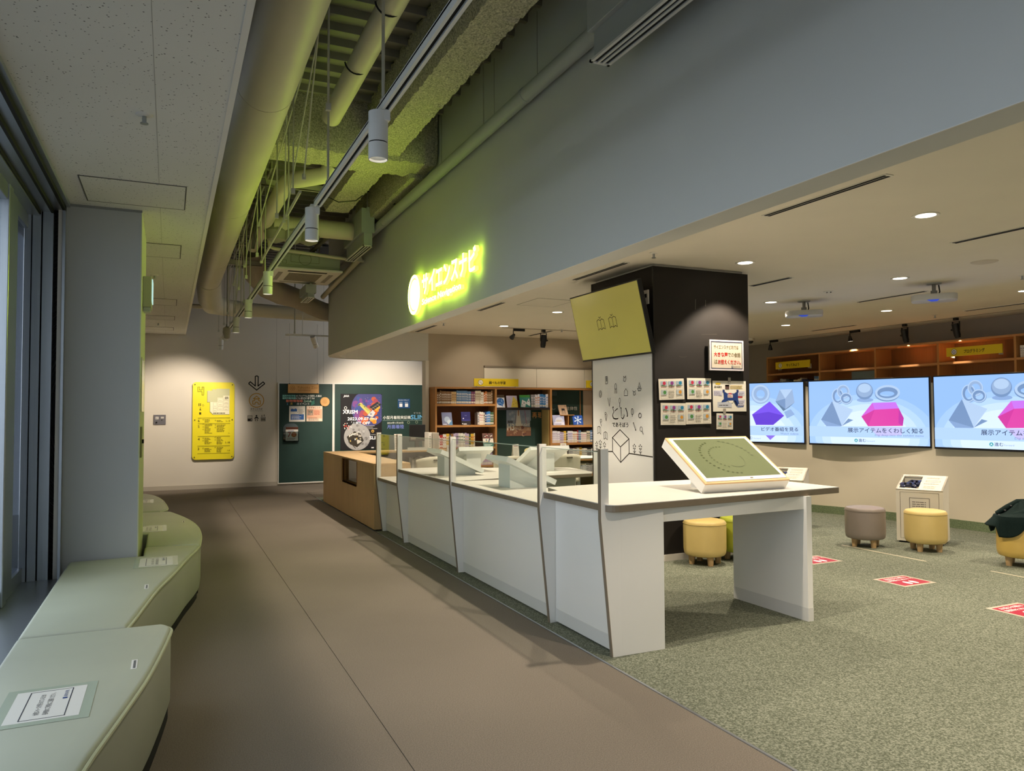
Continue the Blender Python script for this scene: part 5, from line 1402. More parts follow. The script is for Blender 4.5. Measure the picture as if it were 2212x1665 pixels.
# ------------------------------------------------------------------ curved low wall with three large screens
base = [(7.30, 11.0), (7.75, 10.1), (8.15, 9.35), (8.70, 8.32), (8.95, 7.5), (9.09, 6.65), (9.16, 5.9), (9.23, 4.9), (9.25, 3.9), (9.25, 2.0)]
def smooth_path(pts, k=4):
    out = []
    for i in range(len(pts) - 1):
        p0 = Vector(pts[max(i - 1, 0)]); p1 = Vector(pts[i]); p2 = Vector(pts[i + 1]); p3 = Vector(pts[min(i + 2, len(pts) - 1)])
        for j in range(k):
            t = j / k
            out.append(0.5 * ((2 * p1) + (p2 - p0) * t + (2 * p0 - 5 * p1 + 4 * p2 - p3) * t * t + (3 * p1 - p0 - 3 * p2 + p3) * t ** 3))
    out.append(Vector(pts[-1]))
    return out
bp = smooth_path(base)
def offset(pts, d):
    out = []
    for i, p in enumerate(pts):
        a = pts[max(i - 1, 0)]; b = pts[min(i + 1, len(pts) - 1)]
        tdir = (b - a).normalized()
        out.append(p + Vector((-tdir.y, tdir.x)) * d)
    return out
pw = MB().prism([tuple(p) for p in bp] + [tuple(p) for p in reversed(offset(bp, 0.16))], 'z', 0, 1.86).build('wall_screen', mat('screen_wall_paint', 'd3c8b2', rough=0.8, vary=0.02, vscale=1.5), smooth=True); struct(pw)
sk = MB().prism([tuple(p) for p in offset(bp, -0.012)] + [tuple(p) for p in reversed(bp)], 'z', 0, 0.11).build('baseboard_screen', M_skirt_c, smooth=True); struct(sk)
def shade(s, pts, c): return s.poly(pts, c)
def knot(s, x, y, k, c1, c2, c3):
    for dx, dy, rx, ry, c in ((-0.055, -0.02, 0.075, 0.095, c1), (0.015, 0.035, 0.08, 0.085, c2), (0.05, -0.05, 0.075, 0.07, c1)):
        s.nxt().ring(x + dx * k, y + dy * k, rx * k, 0.034 * k, c, 24, ry * k).ring(x + dx * k - 0.004, y + dy * k + 0.006, rx * k, 0.012 * k, c3, 24, ry * k)
def tv_art(s, W, H, kind):
    s.rect(0, 0, W, H, '8fb6ee')
    for q, (c, a) in enumerate((('9ec1f2', 1.0), ('aecdf6', 0.88), ('bfd8fa', 0.76), ('cfe2fc', 0.62))):
        s.nxt()
        P = [(min(W, max(0, W * 0.52 + 0.88 * a * math.cos(2 * PI * k / 40))), min(H, max(0, H * 0.12 + 0.60 * a * math.sin(2 * PI * k / 40)))) for k in range(40)]
        s.poly(P, c)
    s.nxt()
    g1, g2, g3, g4 = '6f8cb6', '8ea8cc', 'aac3e2', '54708f'
    if kind == 'video':
        s.ring(0.98, 0.735, 0.15, 0.085, g2, 30).nxt().ring(0.98, 0.742, 0.14, 0.03, g3, 30)
        s.poly([(1.28, 0.80), (1.47, 0.80), (1.50, 0.60), (1.36, 0.50), (1.21, 0.62)], g2).nxt().poly([(1.21, 0.62), (1.36, 0.66), (1.36, 0.50)], g1).poly([(1.36, 0.66), (1.47, 0.80), (1.28, 0.80)], g3).poly([(1.21, 0.62), (1.36, 0.50), (1.50, 0.60), (1.42, 0.53), (1.33, 0.47)], g4)
        s.poly([(1.34, 0.46), (1.44, 0.50), (1.50, 0.42), (1.38, 0.36)], '86a4d0')
        s.nxt().poly([(0.84, 0.42), (1.12, 0.62), (1.34, 0.40), (1.17, 0.26), (0.90, 0.26)], '5a35c8').nxt().poly([(0.84, 0.42), (1.12, 0.62), (1.34, 0.40), (1.10, 0.46)], '6f4ae0')
        s.nxt().rect(0, 0.10, W, 0.145, 'a9c8f4').poly([(1.05, 0.10), (1.20, 0.10), (1.12, 0.03)], '8468dc')
        s.nxt().text(1.545, 0.165, 0.062, 'ビデオ番組を見る', '1b2b4c', 'r', width=0.56, bold=0.012).text(1.55, 0.115, 0.032, 'Watch videos', '6f86b4', 'r', width=0.27, shear=0.15)
        s.disc(0.70, 0.055, 0.022, '2f9aa8').text(0.74, 0.035, 0.045, '進む', '2a4470', width=0.1, bold=0.01).text(0.86, 0.04, 0.02, 'Forward', '86a0cc', width=0.11)
    else:
        knot(s, 0.50, 0.70, 1.15, g1, g2, g3)
        s.nxt().disc(0.82, 0.62, 0.115, '86a4d2', 28, 0.03).nxt().disc(0.815, 0.745, 0.118, g1, 32).nxt().disc(0.815, 0.757, 0.108, g2, 32, 0.098).nxt().disc(0.815, 0.785, 0.085, g3, 28, 0.062)
        s.nxt().ring(1.12, 0.70, 0.165, 0.07, g1, 30, 0.105).nxt().ring(1.125, 0.715, 0.165, 0.03, g3, 30, 0.105)
        s.nxt().poly([(0.35, 0.61), (0.65, 0.485), (0.485, 0.255)], g3).poly([(0.35, 0.61), (0.485, 0.255), (0.18, 0.345)], g1).poly([(0.485, 0.255), (0.65, 0.34), (0.58, 0.36)], g1).poly([(0.18, 0.345), (0.485, 0.255), (0.30, 0.20)], '7f9cc8')
        s.nxt().poly([(0.92, 0.58), (1.23, 0.585), (1.33, 0.37), (1.315, 0.265), (0.855, 0.255), (0.765, 0.39)], 'd23fa0').nxt()
        s.poly([(0.92, 0.58), (1.23, 0.585), (1.27, 0.50), (0.95, 0.485)], 'c070e4').poly([(0.765, 0.39), (0.92, 0.58), (0.95, 0.485)], 'c85cd0').poly([(1.27, 0.50), (1.33, 0.37), (1.315, 0.265), (1.26, 0.30)], 'b836a0')
        s.poly([(0.95, 0.485), (0.855, 0.255), (0.765, 0.39)], 'c63498')
        s.nxt().rect(0, 0.10, W, 0.15, 'a9c8f4').poly([(0.86, 0.25), (1.31, 0.25), (1.30, 0.14), (0.98, 0.12)], 'c0b4ec')
        s.nxt().text(1.57, 0.165, 0.068, '展示アイテムをくわしく知る', '1b2b4c', 'r', width=1.0, bold=0.012).text(1.575, 0.115, 0.034, 'Dig deep into the exhibit items', '6f86b4', 'r', width=0.63, shear=0.15)
        s.disc(0.685, 0.055, 0.024, '2f9aa8').nxt().text(0.685, 0.042, 0.026, 'A', 'e8f4f8', 'c', bold=0.02).text(0.72, 0.035, 0.045, '進む', '2a4470', width=0.10, bold=0.01).text(0.83, 0.04, 0.02, 'Forward', '86a0cc', width=0.11)
for i, (x0, y0, x1, y1, kind, lab) in enumerate(((7.905, 9.87, 8.62, 8.37, 'video', 'large bright screen offering videos, partly behind the black pillar'), (8.596, 8.277, 9.069, 6.664, 'item', 'large bright screen with pink solid, middle of the curved wall'), (9.02, 6.59, 9.215, 4.91, 'item', 'large bright screen with pink solid, running out of frame'))):
    u = Vector((x1 - x0, y1 - y0)); Wt = u.length
    t = thing('large_screen', lab, 'television', (x0, y0, 1.0), math.atan2(u.y, u.x), 'large screens on the curved wall')
    Ht = 0.945
    MB().box(0, 0, 0, Wt, 0.05, Ht).build('housing', M_black, t, bev=0.004)
    bz = MB().box(0.012, -0.003, 0.022, Wt - 0.012, 0.0, Ht - 0.012).build('bezel', mat('bezel_gloss', '0c0d10', rough=0.15), t)
    s = Sheet(bz, (0.016, -0.003, 0.026), (1, 0, 0), (0, 0, 1), off=0.001, step=0.00018, emit=1.25)
    tv_art(s, Wt - 0.032, Ht - 0.042, kind)
    s.done('screen_picture')
    MB().box(0.3, 0.05, 0.3, Wt - 0.3, 0.10, 0.6).build('mount', M_black, t)

# ------------------------------------------------------------------ kiosks in front of the curved wall
def kiosk(label, x, y, rot, gr='white controller kiosks', sheet=True):
    t = thing('controller_kiosk', label, 'kiosk', (x, y, 0), rot, gr)
    W, D, HF, HB = 0.475, 0.345, 0.605, 0.745
    m = mat('kiosk_white', 'd9d2c0', rough=0.5)
    # body shell: sides, front frame, sloped top with a well
    MB().prism([(0, 0.02), (0, HF), (D, HB), (D, 0.02)], 'x', 0, 0.018).prism([(0, 0.02), (0, HF), (D, HB), (D, 0.02)], 'x', W - 0.018, W).box(0.018, D - 0.018, 0.02, W - 0.018, D, HB - 0.01).box(0.018, 0.0, 0.02, W - 0.018, 0.018, 0.05).box(0.018, 0, HF - 0.03, W - 0.018, 0.018, HF).box(0.018, 0, 0.05, 0.04, 0.018, HF - 0.03).box(W - 0.04, 0, 0.05, W - 0.018, 0.018, HF - 0.03).build('shell', m, t)
    MB().box(0.02, 0.02, 0, W - 0.02, D - 0.02, 0.02).build('plinth', M_dark, t)
    dr = MB().box(0.044, 0.002, 0.054, W - 0.044, 0.016, HF - 0.034).build('door', m, t)
    sl = (HB - HF) / D
    P = lambda a, d: (a, d, HF + sl * d)
    wx0, wx1, wd0, wd1 = 0.03, 0.225, 0.03, D - 0.03
    b = MB()
    for (a0, a1, d0, d1) in ((0.0, W, 0.0, wd0), (0.0, W, wd1, D), (0.0, wx0, wd0, wd1), (wx1, W, wd0, wd1)):
        b.add([P(a0, d0), P(a1, d0), P(a1, d1), P(a0, d1)] + [(p[0], p[1], p[2] - 0.014) for p in (P(a0, d0), P(a1, d0), P(a1, d1), P(a0, d1))], [(0, 1, 2, 3), (7, 6, 5, 4), (0, 4, 5, 1), (1, 5, 6, 2), (2, 6, 7, 3), (3, 7, 4, 0)])
    b.build('sloped_top', m, t)
    MB().box(wx0, wd0, HF - 0.04, wx1, wd1, HF - 0.03).box(wx0 - 0.008, wd0, HF - 0.07, wx0, wd1, HF).box(wx1, wd0, HF - 0.07, wx1 + 0.008, wd1, HF + 0.02).box(wx0, wd1, HF - 0.07, wx1, wd1 + 0.008, HF + 0.1).build('well', m, t)
    s = Sheet(t, (0, 0, HF), (1, 0, 0), (0, D, HB - HF))
    L = math.hypot(D, HB - HF)
    s.bars(0.27, L * 0.78, 0.16, 0.03, 2, '9d968a', 0.4).frame(0.275, L * 0.55, 0.14, 0.035, 0.004, '857e72').bars(0.26, L * 0.40, 0.18, 0.02, 1, '9a9387', 0.6).bars(0.27, L * 0.12, 0.14, 0.07, 3, 'a9a296', 0.4).bars(0.07, L * 0.93, 0.13, 0.012, 1, 'a9a296', 0.6)
    s.done('printing')
    if sheet:
        s = Sheet(dr, (0, 0.002, 0), (1, 0, 0), (0, 0, 1))
        s.rect(0.135, 0.365, 0.215, 0.165, 'd5cfc0').nxt().frame(0.14, 0.37, 0.20, 0.14, 0.006, '5d574c').bars(0.165, 0.39, 0.15, 0.095, 4, '5a554c', 0.35, 0.08)
        s.done('door_notice')
    return t
def gamepad(t_label, kt, x, d, zrot, gr):
    """small controller lying in the well of a kiosk; kt gives the frame"""
    g = thing('game_controller', t_label, 'controller', (0, 0, 0), 0, gr)
    c = math.cos(kt.rotation_euler.z); s_ = math.sin(kt.rotation_euler.z)
    g.location = (kt.location.x + c * x - s_ * d, kt.location.y + s_ * x + c * d, 0.585 + d * 0.25)
    g.scale = (1.15, 1.15, 1.15)
    g.rotation_euler = (0.35, 0, kt.rotation_euler.z + zrot)
    nb = mat('pad_navy', '1d2440', rough=0.3)
    MB().prism([(-0.07, -0.05), (-0.045, -0.055), (-0.025, -0.015), (0.025, -0.015), (0.045, -0.055), (0.07, -0.05), (0.07, 0.02), (0.045, 0.045), (-0.045, 0.045), (-0.07, 0.02)], 'z', 0.0, 0.035).build('shell', nb, g, bev=0.008, smooth=True)
    for q in (-0.025, 0.025):
        MB().cyl((q, -0.002, 0.034), (q, -0.002, 0.05), 0.011, n=12).build('stick', M_black, g)
    for k in range(4):
        MB().cyl((0.045 + 0.013 * math.cos(k * PI / 2), 0.022 + 0.013 * math.sin(k * PI / 2), 0.034), (0.045 + 0.013 * math.cos(k * PI / 2), 0.022 + 0.013 * math.sin(k * PI / 2), 0.039), 0.005, n=8).build('button', mat('pad_button', '5a6aa8'), g)
    return g
k1 = kiosk('white slope-topped controller kiosk standing behind the yellow stool', 7.578, 6.026, math.atan2(-0.436, 0.213))
gamepad('navy game controller in the well of the kiosk by the yellow stool', k1, 0.095, 0.13, 0.5, 'game controllers in the kiosk wells')
gamepad('navy game controller lying deeper in the well of that kiosk', k1, 0.16, 0.22, -0.4, 'game controllers in the kiosk wells')
k2 = kiosk('white slope-topped controller kiosk half hidden by the desk display', 7.145, 7.63, math.atan2(-0.40, 0.26), sheet=False)
gamepad('navy game controller in the kiosk half hidden by the desk display', k2, 0.10, 0.14, 0.3, 'game controllers in the kiosk wells')
gamepad('second navy controller in the kiosk half hidden by the desk display', k2, 0.165, 0.22, -0.5, 'game controllers in the kiosk wells')

# ------------------------------------------------------------------ round stools
def stool(label, x, y, c, name, rot=0.3, src=None):
    t = thing('round_stool', label, 'stool', (x, y, 0), rot, 'round vinyl stools')
    m = mat('stool_%s' % name, c, rough=0.42, spec=0.45, vary=0.04, vscale=6, bump=0.08, bscale=120)
    cu = MB().lathe([(0.05, 0.085), (0.165, 0.085), (0.19, 0.093), (0.202, 0.112), (0.207, 0.15), (0.208, 0.37), (0.205, 0.395), (0.2065, 0.40), (0.206, 0.408), (0.194, 0.424), (0.16, 0.432), (0.08, 0.438), (0.02, 0.44)], n=48).build('cushion', m, t, smooth=True)
    MB().tube([(0.2075 * math.cos(2 * PI * k / 40), 0.2075 * math.sin(2 * PI * k / 40), 0.397) for k in range(41)], 0.003, n=6).build('piping', m, cu, smooth=True)
    for k in range(4):
        a = PI / 4 + k * PI / 2
        q = 0.135
        MB().cyl((q * math.cos(a), q * math.sin(a), 0.0), (q * math.cos(a), q * math.sin(a), 0.09), 0.026, 0.034, n=18).build('leg', M_oak, t, smooth=True)
    return t
stool('mustard yellow round stool under the desk in front of the pillar', 4.83, 6.005, 'cfb673', 'mustard', 0.5)
stool('lime green round stool by the pillar behind the desk leg', 5.30, 6.02, 'a9b23c', 'lime', 0.2)
stool('grey round stool before the curved low wall', 7.045, 6.0, '857a70', 'grey', 0.55)
stool('mustard yellow round stool in front of the kiosk', 7.40, 5.53, 'cfb673', 'mustard', 1.0)
s5 = stool('yellow round stool with a dark green jacket over it', 7.51, 4.60, 'cbaa58', 'yellow', 0.45)
stool('lime green round stool beside the farther kiosk', 6.93, 7.03, 'a9b23c', 'lime', 0.1)
# jacket thrown over the last stool
t = thing('jacket', 'dark green jacket thrown over the yellow stool', 'jacket', (7.5, 4.6, 0.44))
rj = random.Random(21)
def jk(a, q):
    # polar cloth: a turns round the stool, q runs from the crown of the heap out over the rim and down
    th = 2 * PI * a
    d_ = abs((math.degrees(th) - 158 + 180) % 360 - 180)
    hang = 0.03 + 0.145 * max(0.0, 1 - (d_ / 66.0) ** 4) if d_ < 66 else 0.03
    flare = 0.085 * max(0.0, 1 - (abs((math.degrees(th) - 138 + 180) % 360 - 180) / 26.0) ** 2) if abs((math.degrees(th) - 138 + 180) % 360 - 180) < 26 else 0.0
    fold = math.sin(th * 9 + 1.3 * q) * 0.5 + math.sin(th * 5 - 2.0 * q + 0.7) * 0.5
    if q < 0.62:
        s_ = q / 0.62
        r_ = 0.218 * s_
        X, Y = 7.51 + r_ * math.cos(th), 4.60 + r_ * math.sin(th)
        hx, hy = X - 7.55, Y - 4.56
        z = 0.456 + 0.17 * math.exp(-(hx * hx + hy * hy) * 38) + 0.013 * fold * math.sin(PI * min(1, s_ * 1.2))
        return (X, Y, z)
    s_ = (q - 0.62) / 0.38
    r_ = 0.220 + 0.012 * fold * s_ + flare * s_
    return (7.51 + r_ * math.cos(th), 4.60 + r_ * math.sin(th), 0.448 - hang * s_ * (0.45 if flare > 0.03 else 1.0) + 0.004)
b = MB().grid(jk, 84, 26)
jm = mat('jacket_cloth', '12211f', rough=0.85, spec=0.15, vary=0.15, vscale=14, bump=0.3, bscale=160)
jb_ = b.build('cloth', jm, t, smooth=True)
sol = jb_.modifiers.new('thickness', 'SOLIDIFY'); sol.thickness = 0.012; sol.offset = 1
MB().tube([(7.36, 4.74, 0.49), (7.43, 4.68, 0.55), (7.50, 4.62, 0.605), (7.58, 4.52, 0.625)], [0.02, 0.028, 0.03, 0.02], n=10).build('collar', jm, t, smooth=True)
MB().tube([(7.37, 4.58, 0.475), (7.43, 4.50, 0.51), (7.52, 4.45, 0.53), (7.62, 4.45, 0.50)], [0.04, 0.05, 0.05, 0.045], n=12).build('sleeve', jm, t, smooth=True)
for k in range(3):
    MB().cyl((7.335 + 0.045 * k, 4.70 - 0.03 * k, 0.475 + 0.045 * k), (7.330 + 0.045 * k, 4.695 - 0.03 * k, 0.485 + 0.045 * k), 0.009, n=10).build('button', M_black, t)

# ------------------------------------------------------------------ stickers and tape on the green carpet
def floor_sticker(label, cx_, cy_, rot, s_=0.40):
    t = thing('floor_sticker', label, 'sticker', (cx_, cy_, 0), rot, 'red floor stickers')
    MB().box(-0.195, -0.165, 0.0004, 0.195, 0.165, 0.0016).build('film', mat('sticker_film', 'b9ae98', rough=0.35), t)
    MB().box(-0.165, -0.135, 0.0016, 0.165, 0.135, 0.0024).build('red_field', mat('sticker_red', 'a41a2c', rough=0.4), t)
    s = Sheet(t, (0, 0, 0.0024), (1, 0, 0), (0, 1, 0), off=0.0008)
    for q in (-0.04, 0.035):
        s.disc(q, -0.065, 0.026, 'f0e6e2', 14, 0.05)
    s.text(0, 0.075, 0.042, 'お並びの際は', 'f0e6e2', 'c', width=0.26, bold=0.02).text(0, 0.018, 0.038, '間隔をあけて', 'f0e6e2', 'c', width=0.30, bold=0.015)
    s.done('printing')
    return t
floor_sticker('red floor sticker showing beside the right leg of the desk', 5.93, 5.655, 0.0)
floor_sticker('red floor sticker on the green carpet nearest the middle', 5.895, 4.625, 0.0)
floor_sticker('red floor sticker on the green carpet at the frame edge', 5.825, 3.565, 0.0)
tag(MB().box(6.835, 5.12, 0.0, 6.865, 6.15, 0.0015).build('floor_tape', mat('tape_pale', 'b5ad95', rough=0.5)), 'pale tape line on the green carpet in front of the grey stool', 'tape', 'tape lines on the carpet')
tag(MB().box(6.965, 3.6, 0.0, 6.99, 4.56, 0.0015).build('floor_tape', mat('tape_pale', 'b5ad95', rough=0.5)), 'pale tape line on the green carpet in front of the jacket stool', 'tape', 'tape lines on the carpet')

# ------------------------------------------------------------------ long wavy bench along the glass
BZ_ = 0.42
def bench(label, pts, front=None):
    t = thing('wavy_bench', label, 'bench', (sum(p[0] for p in pts) / len(pts), sum(p[1] for p in pts) / len(pts), 0), group='sage wavy bench sections')
    MB().prism(pts, 'z', 0.045, BZ_).build('cushion', M_vinyl, t, bev=0.022, seg=4, smooth=True)
    if front: MB().tube([(p[0] + 0.002, p[1], BZ_ - 0.019) for p in front], 0.009, n=8).build('piping', mat('sage_piping', 'bcbfa0', rough=0.45), t.children[-1], smooth=True)
    c = Vector((sum(p[0] for p in pts) / len(pts), sum(p[1] for p in pts) / len(pts)))
    MB().prism([tuple(Vector(p) + (c - Vector(p)) * 0.06) for p in pts], 'z', 0.0, 0.05).build('plinth', M_dark, t)
    return t
def curve(pts, k=4):
    return [tuple(p) for p in smooth_path(pts, k)]
f1 = curve([(-0.02, 4.318), (0.016, 4.25), (0.012, 4.14), (-0.03, 3.79), (-0.08, 3.45), (-0.165, 3.02), (-0.235, 2.66), (-0.29, 2.2), (-0.28, 1.75), (-0.18, 1.3), (-0.05, 0.95)], 3)
bench('sage green bench section nearest, with a large notice stuck on it', [(-0.66, 0.95), (-0.66, 4.325)] + f1, f1)
f2 = curve([(-0.185, 4.345), (-0.155, 4.54), (-0.115, 4.82), (-0.055, 5.22), (0.045, 5.72), (0.125, 6.18), (0.195, 6.52), (0.237, 6.76)], 3)
bench('sage green bench section in front of the grey column', [(-0.66, 6.40), (-0.66, 4.345)] + f2 + [(-0.17, 6.85), (-0.17, 6.42)], f2)
f3 = curve([(0.24, 6.785), (0.265, 7.2), (0.272, 7.55), (0.262, 7.9), (0.222, 8.31), (0.14, 8.77), (0.03, 9.2)], 3)
bench('sage green bench section curving out beside the grey column', [(-0.6, 9.28), (-0.6, 7.62), (-0.165, 7.62), (-0.165, 6.87)] + f3, f3)
f4 = curve([(-0.09, 9.32), (-0.01, 9.5), (-0.02, 9.95), (-0.09, 10.74), (-0.20, 11.25), (-0.34, 11.42)], 3)
bench('far pale bench section beyond the column', [(-0.6, 11.42), (-0.6, 9.32)] + f4, f4)
def bench_note(label, corner, uvec, vvec, w, h, big=True):
    """u: reading direction, v: up on the page (both lying flat)"""
    t = thing('bench_notice', label, 'notice', (corner[0], corner[1], BZ_), group='notices stuck on the bench')
    o = Vector((corner[0], corner[1], BZ_ + 0.0008)); u = Vector((*uvec, 0)).normalized(); v = Vector((*vvec, 0)).normalized()
    m = 0.035
    MB().obox(o - u * m - v * m, u * (w + 2 * m), v * (h + 2 * m), (0, 0, 0.0007)).build('clear_film', mat('film_sage', 'a9b3a2', rough=0.25), t)
    MB().obox(o + Vector((0, 0, 0.0008)), u * w, v * h, (0, 0, 0.0006)).build('sheet', mat('note_white', 'dcd9d3', rough=0.5), t)
    s = Sheet(t, o + Vector((0, 0, 0.0014)), u, v, off=0.0006)
    s.frame(w * 0.05, h * 0.2, w * 0.9, h * 0.6, 0.0035, '2c3040')
    s.text(w * 0.5, h * 0.56, 0.02, '休憩スペースが限られているため', '3a3a40', 'c', width=w * 0.66, bold=0.012).text(w * 0.5, h * 0.43, 0.02, '長時間のご利用はご遠慮ください。', '3a3a40', 'c', width=w * 0.70, bold=0.012)
    s.rect(w * 0.60, h * 0.24, 0.016, 0.016, '27407c').nxt().text(w * 0.67, h * 0.245, 0.014, '福岡市科学館', '27407c', width=w * 0.22, bold=0.015)
    s.done('printing')
    return t
bench_note('white framed notice stuck on the nearest bench section', (-0.285, 3.14), (0, 1), (-1, 0), 0.33, 0.235)

bench_note('white notice stuck on the bench in front of the column', (0.035, 5.95), (0, 1), (-1, 0), 0.33, 0.22)
bench_note('white notice stuck on the curving bench section beside the column', (-0.045, 7.70), (0, 1), (-1, 0), 0.35, 0.22)
bench_note('white notice stuck on the far pale bench section', (-0.2, 10.2), (0, 1), (-1, 0), 0.33, 0.2)
for k, (x, y) in enumerate(((-0.138, 3.60), (-0.13, 5.2), (0.13, 8.18), (-0.07, 10.2))):
    t = thing('bench_tag', 'tiny white asset tag on the %s' % ('nearest bench section', 'bench section before the column', 'curving bench section', 'far bench section')[k], 'tag', (x, y, BZ_), group='asset tags on the bench')
    MB().box(x, y, BZ_ + 0.0004, x + 0.024, y + 0.13, BZ_ + 0.0014).build('tag', mat('tag_white', 'd8d5cf'), t)
    s = Sheet(t, (x + 0.022, y + 0.01, BZ_ + 0.0014), (0, 1, 0), (-1, 0, 0), off=0.0006); s.bars(0.0, 0.004, 0.11, 0.012, 1, '6a6a6a', 0.8); s.done('printing')
# ------------------------------------------------------------------ bookcase along the inner back wall
BF, BB = 13.20, 13.555        # front, back
def board(t, name, x0, x1, z0, z1, m, y0=BF, y1=BB):
    return MB().box(x0, y0, z0, x1, y1, z1).build(name, m, t)
bc = thing('bookcase', 'long oak bookcase with three bays along the inner back wall', 'bookcase', (6.2, 13.38, 0))
board(bc, 'top', 4.47, 8.05, 1.945, 1.978, M_shelfx)
for x0, x1 in ((4.47, 4.502), (5.676, 5.709), (6.858, 6.901), (8.02, 8.05)):
    board(bc, 'upright', x0, x1, 0.0, 1.945, M_shelf)
M_sback = wood_mat('shelf_back', '6e4526', 0.8, 'z')
MB().box(4.502, BB - 0.012, 0.05, 5.676, BB, 1.945).build('back_panel', M_sback, bc)
MB().box(5.709, BB - 0.012, 1.56, 6.858, BB, 1.945).build('back_panel', M_sback, bc)
MB().box(6.901, BB - 0.012, 0.0, 8.02, BB, 1.215).build('back_panel', M_sback, bc)
for z in (1.659, 1.263, 0.846, 0.50, 0.12):
    board(bc, 'shelf', 4.502, 5.676, z - 0.037, z, M_shelfx, BF + 0.004)
M_darkshelf = mat('dark_shelf', '221a1c', rough=0.5)
MB().box(5.709, BF + 0.004, 1.545, 6.858, BB, 1.592).build('shelf', M_darkshelf, bc)
for z in (1.237, 0.887, 0.565, 0.25):
    board(bc, 'shelf', 6.901, 8.02, z - 0.045, z, M_shelfx, BF + 0.004)
MB().box(6.838, BF + 0.05, 0, 6.858, BB, 1.545).build('side_lining', mat('lining_lit_wood', 'cdb478', rough=0.6), bc)  # light wood side, with the light on it put into the colour
MB().box(5.709, BB - 0.02, 0.0, 6.838, BB, 1.545).build('chalk_panel', M_green, bc)
MB().box(6.901, BB - 0.02, 1.237, 7.80, BB, 1.945).build('chalk_panel', M_green, bc)
MB().box(7.72, BB - 0.03, 1.237, 7.735, BB - 0.018, 1.93).build('panel_edge', M_shelf, bc)
s = Sheet(bc, (6.901, BB - 0.02, 1.237), (1, 0, 0), (0, 0, 1), off=0.003)
s.text(0.50, 0.30, 0.075, '主体性', 'd6d8d0', width=0.26).line([(0.05, 0.29), (0.08, 0.33), (0.12, 0.31), (0.16, 0.345), (0.20, 0.31), (0.25, 0.33)], 0.006, 'a8b0a8')
for q in range(6): s.line([(0.12 + 0.03 * q, 0.60), (0.115 + 0.03 * q, 0.68)], 0.009, '6f7f84').line([(0.12 + 0.03 * q, 0.46), (0.115 + 0.03 * q, 0.53)], 0.006, '56686a')
s.done('chalk_writing')
s = Sheet(bc, (5.709, BB - 0.02, 0), (1, 0, 0), (0, 0, 1), off=0.003)
s.text(0.915, 1.38, 0.115, '再', 'd89a5c', width=0.105, bold=0.01).text(1.04, 1.38, 0.115, '現', 'd89a5c', width=0.075, bold=0.01)
s.done('chalk_writing')
t, s = paper('rocket_poster', 'rocket launch poster on the chalk panel of the bookcase', 'poster', (6.055, BB - 0.024, 1.03), 0.52, 0.515, c='9aa0b0')
s.rect(0, 0.30, 0.535, 0.21, '99a3b8').rect(0, 0, 0.535, 0.16, '8a6250').nxt().poly([(0, 0.16), (0.2, 0.2), (0.535, 0.17), (0.535, 0.1), (0, 0.1)], 'a5826a')
for q in range(22): s.k = 2 + 0.1 * q; s.disc(rnd.uniform(0.03, 0.5), rnd.uniform(0.02, 0.18), rnd.uniform(0.015, 0.035), rnd.choice(('8a5a48', 'a87a5c', '74504a', 'b8967c')), 9)
for q in range(10): s.disc(rnd.uniform(0.04, 0.5), rnd.uniform(0.33, 0.47), 0.03, rnd.choice(('aab2c2', '8f9ab2', 'b9bdc8')), 9)
s.k = 6
s.poly([(0.235, 0.51), (0.285, 0.51), (0.33, 0.2), (0.20, 0.2)], 'e2d8cc').nxt().poly([(0.248, 0.51), (0.272, 0.51), (0.268, 0.40), (0.252, 0.40)], 'a86a4c').line([(0.40, 0.50), (0.44, 0.22)], 0.012, 'b0708a').line([(0.205, 0.48), (0.19, 0.25)], 0.008, '8a6a6a')
s.text(0.02, 0.115, 0.125, 'H3', 'efe8dc', width=0.15, bold=0.03).text(0.185, 0.195, 0.045, 'TEST FLIGHT', 'efe8dc', width=0.325, bold=0.02).text(0.19, 0.125, 0.055, 'No.2', 'd8ccbc', width=0.12, bold=0.01)
s.bars(0.03, 0.26, 0.14, 0.05, 2, '3f3432', 0.7)
s.done('printing')

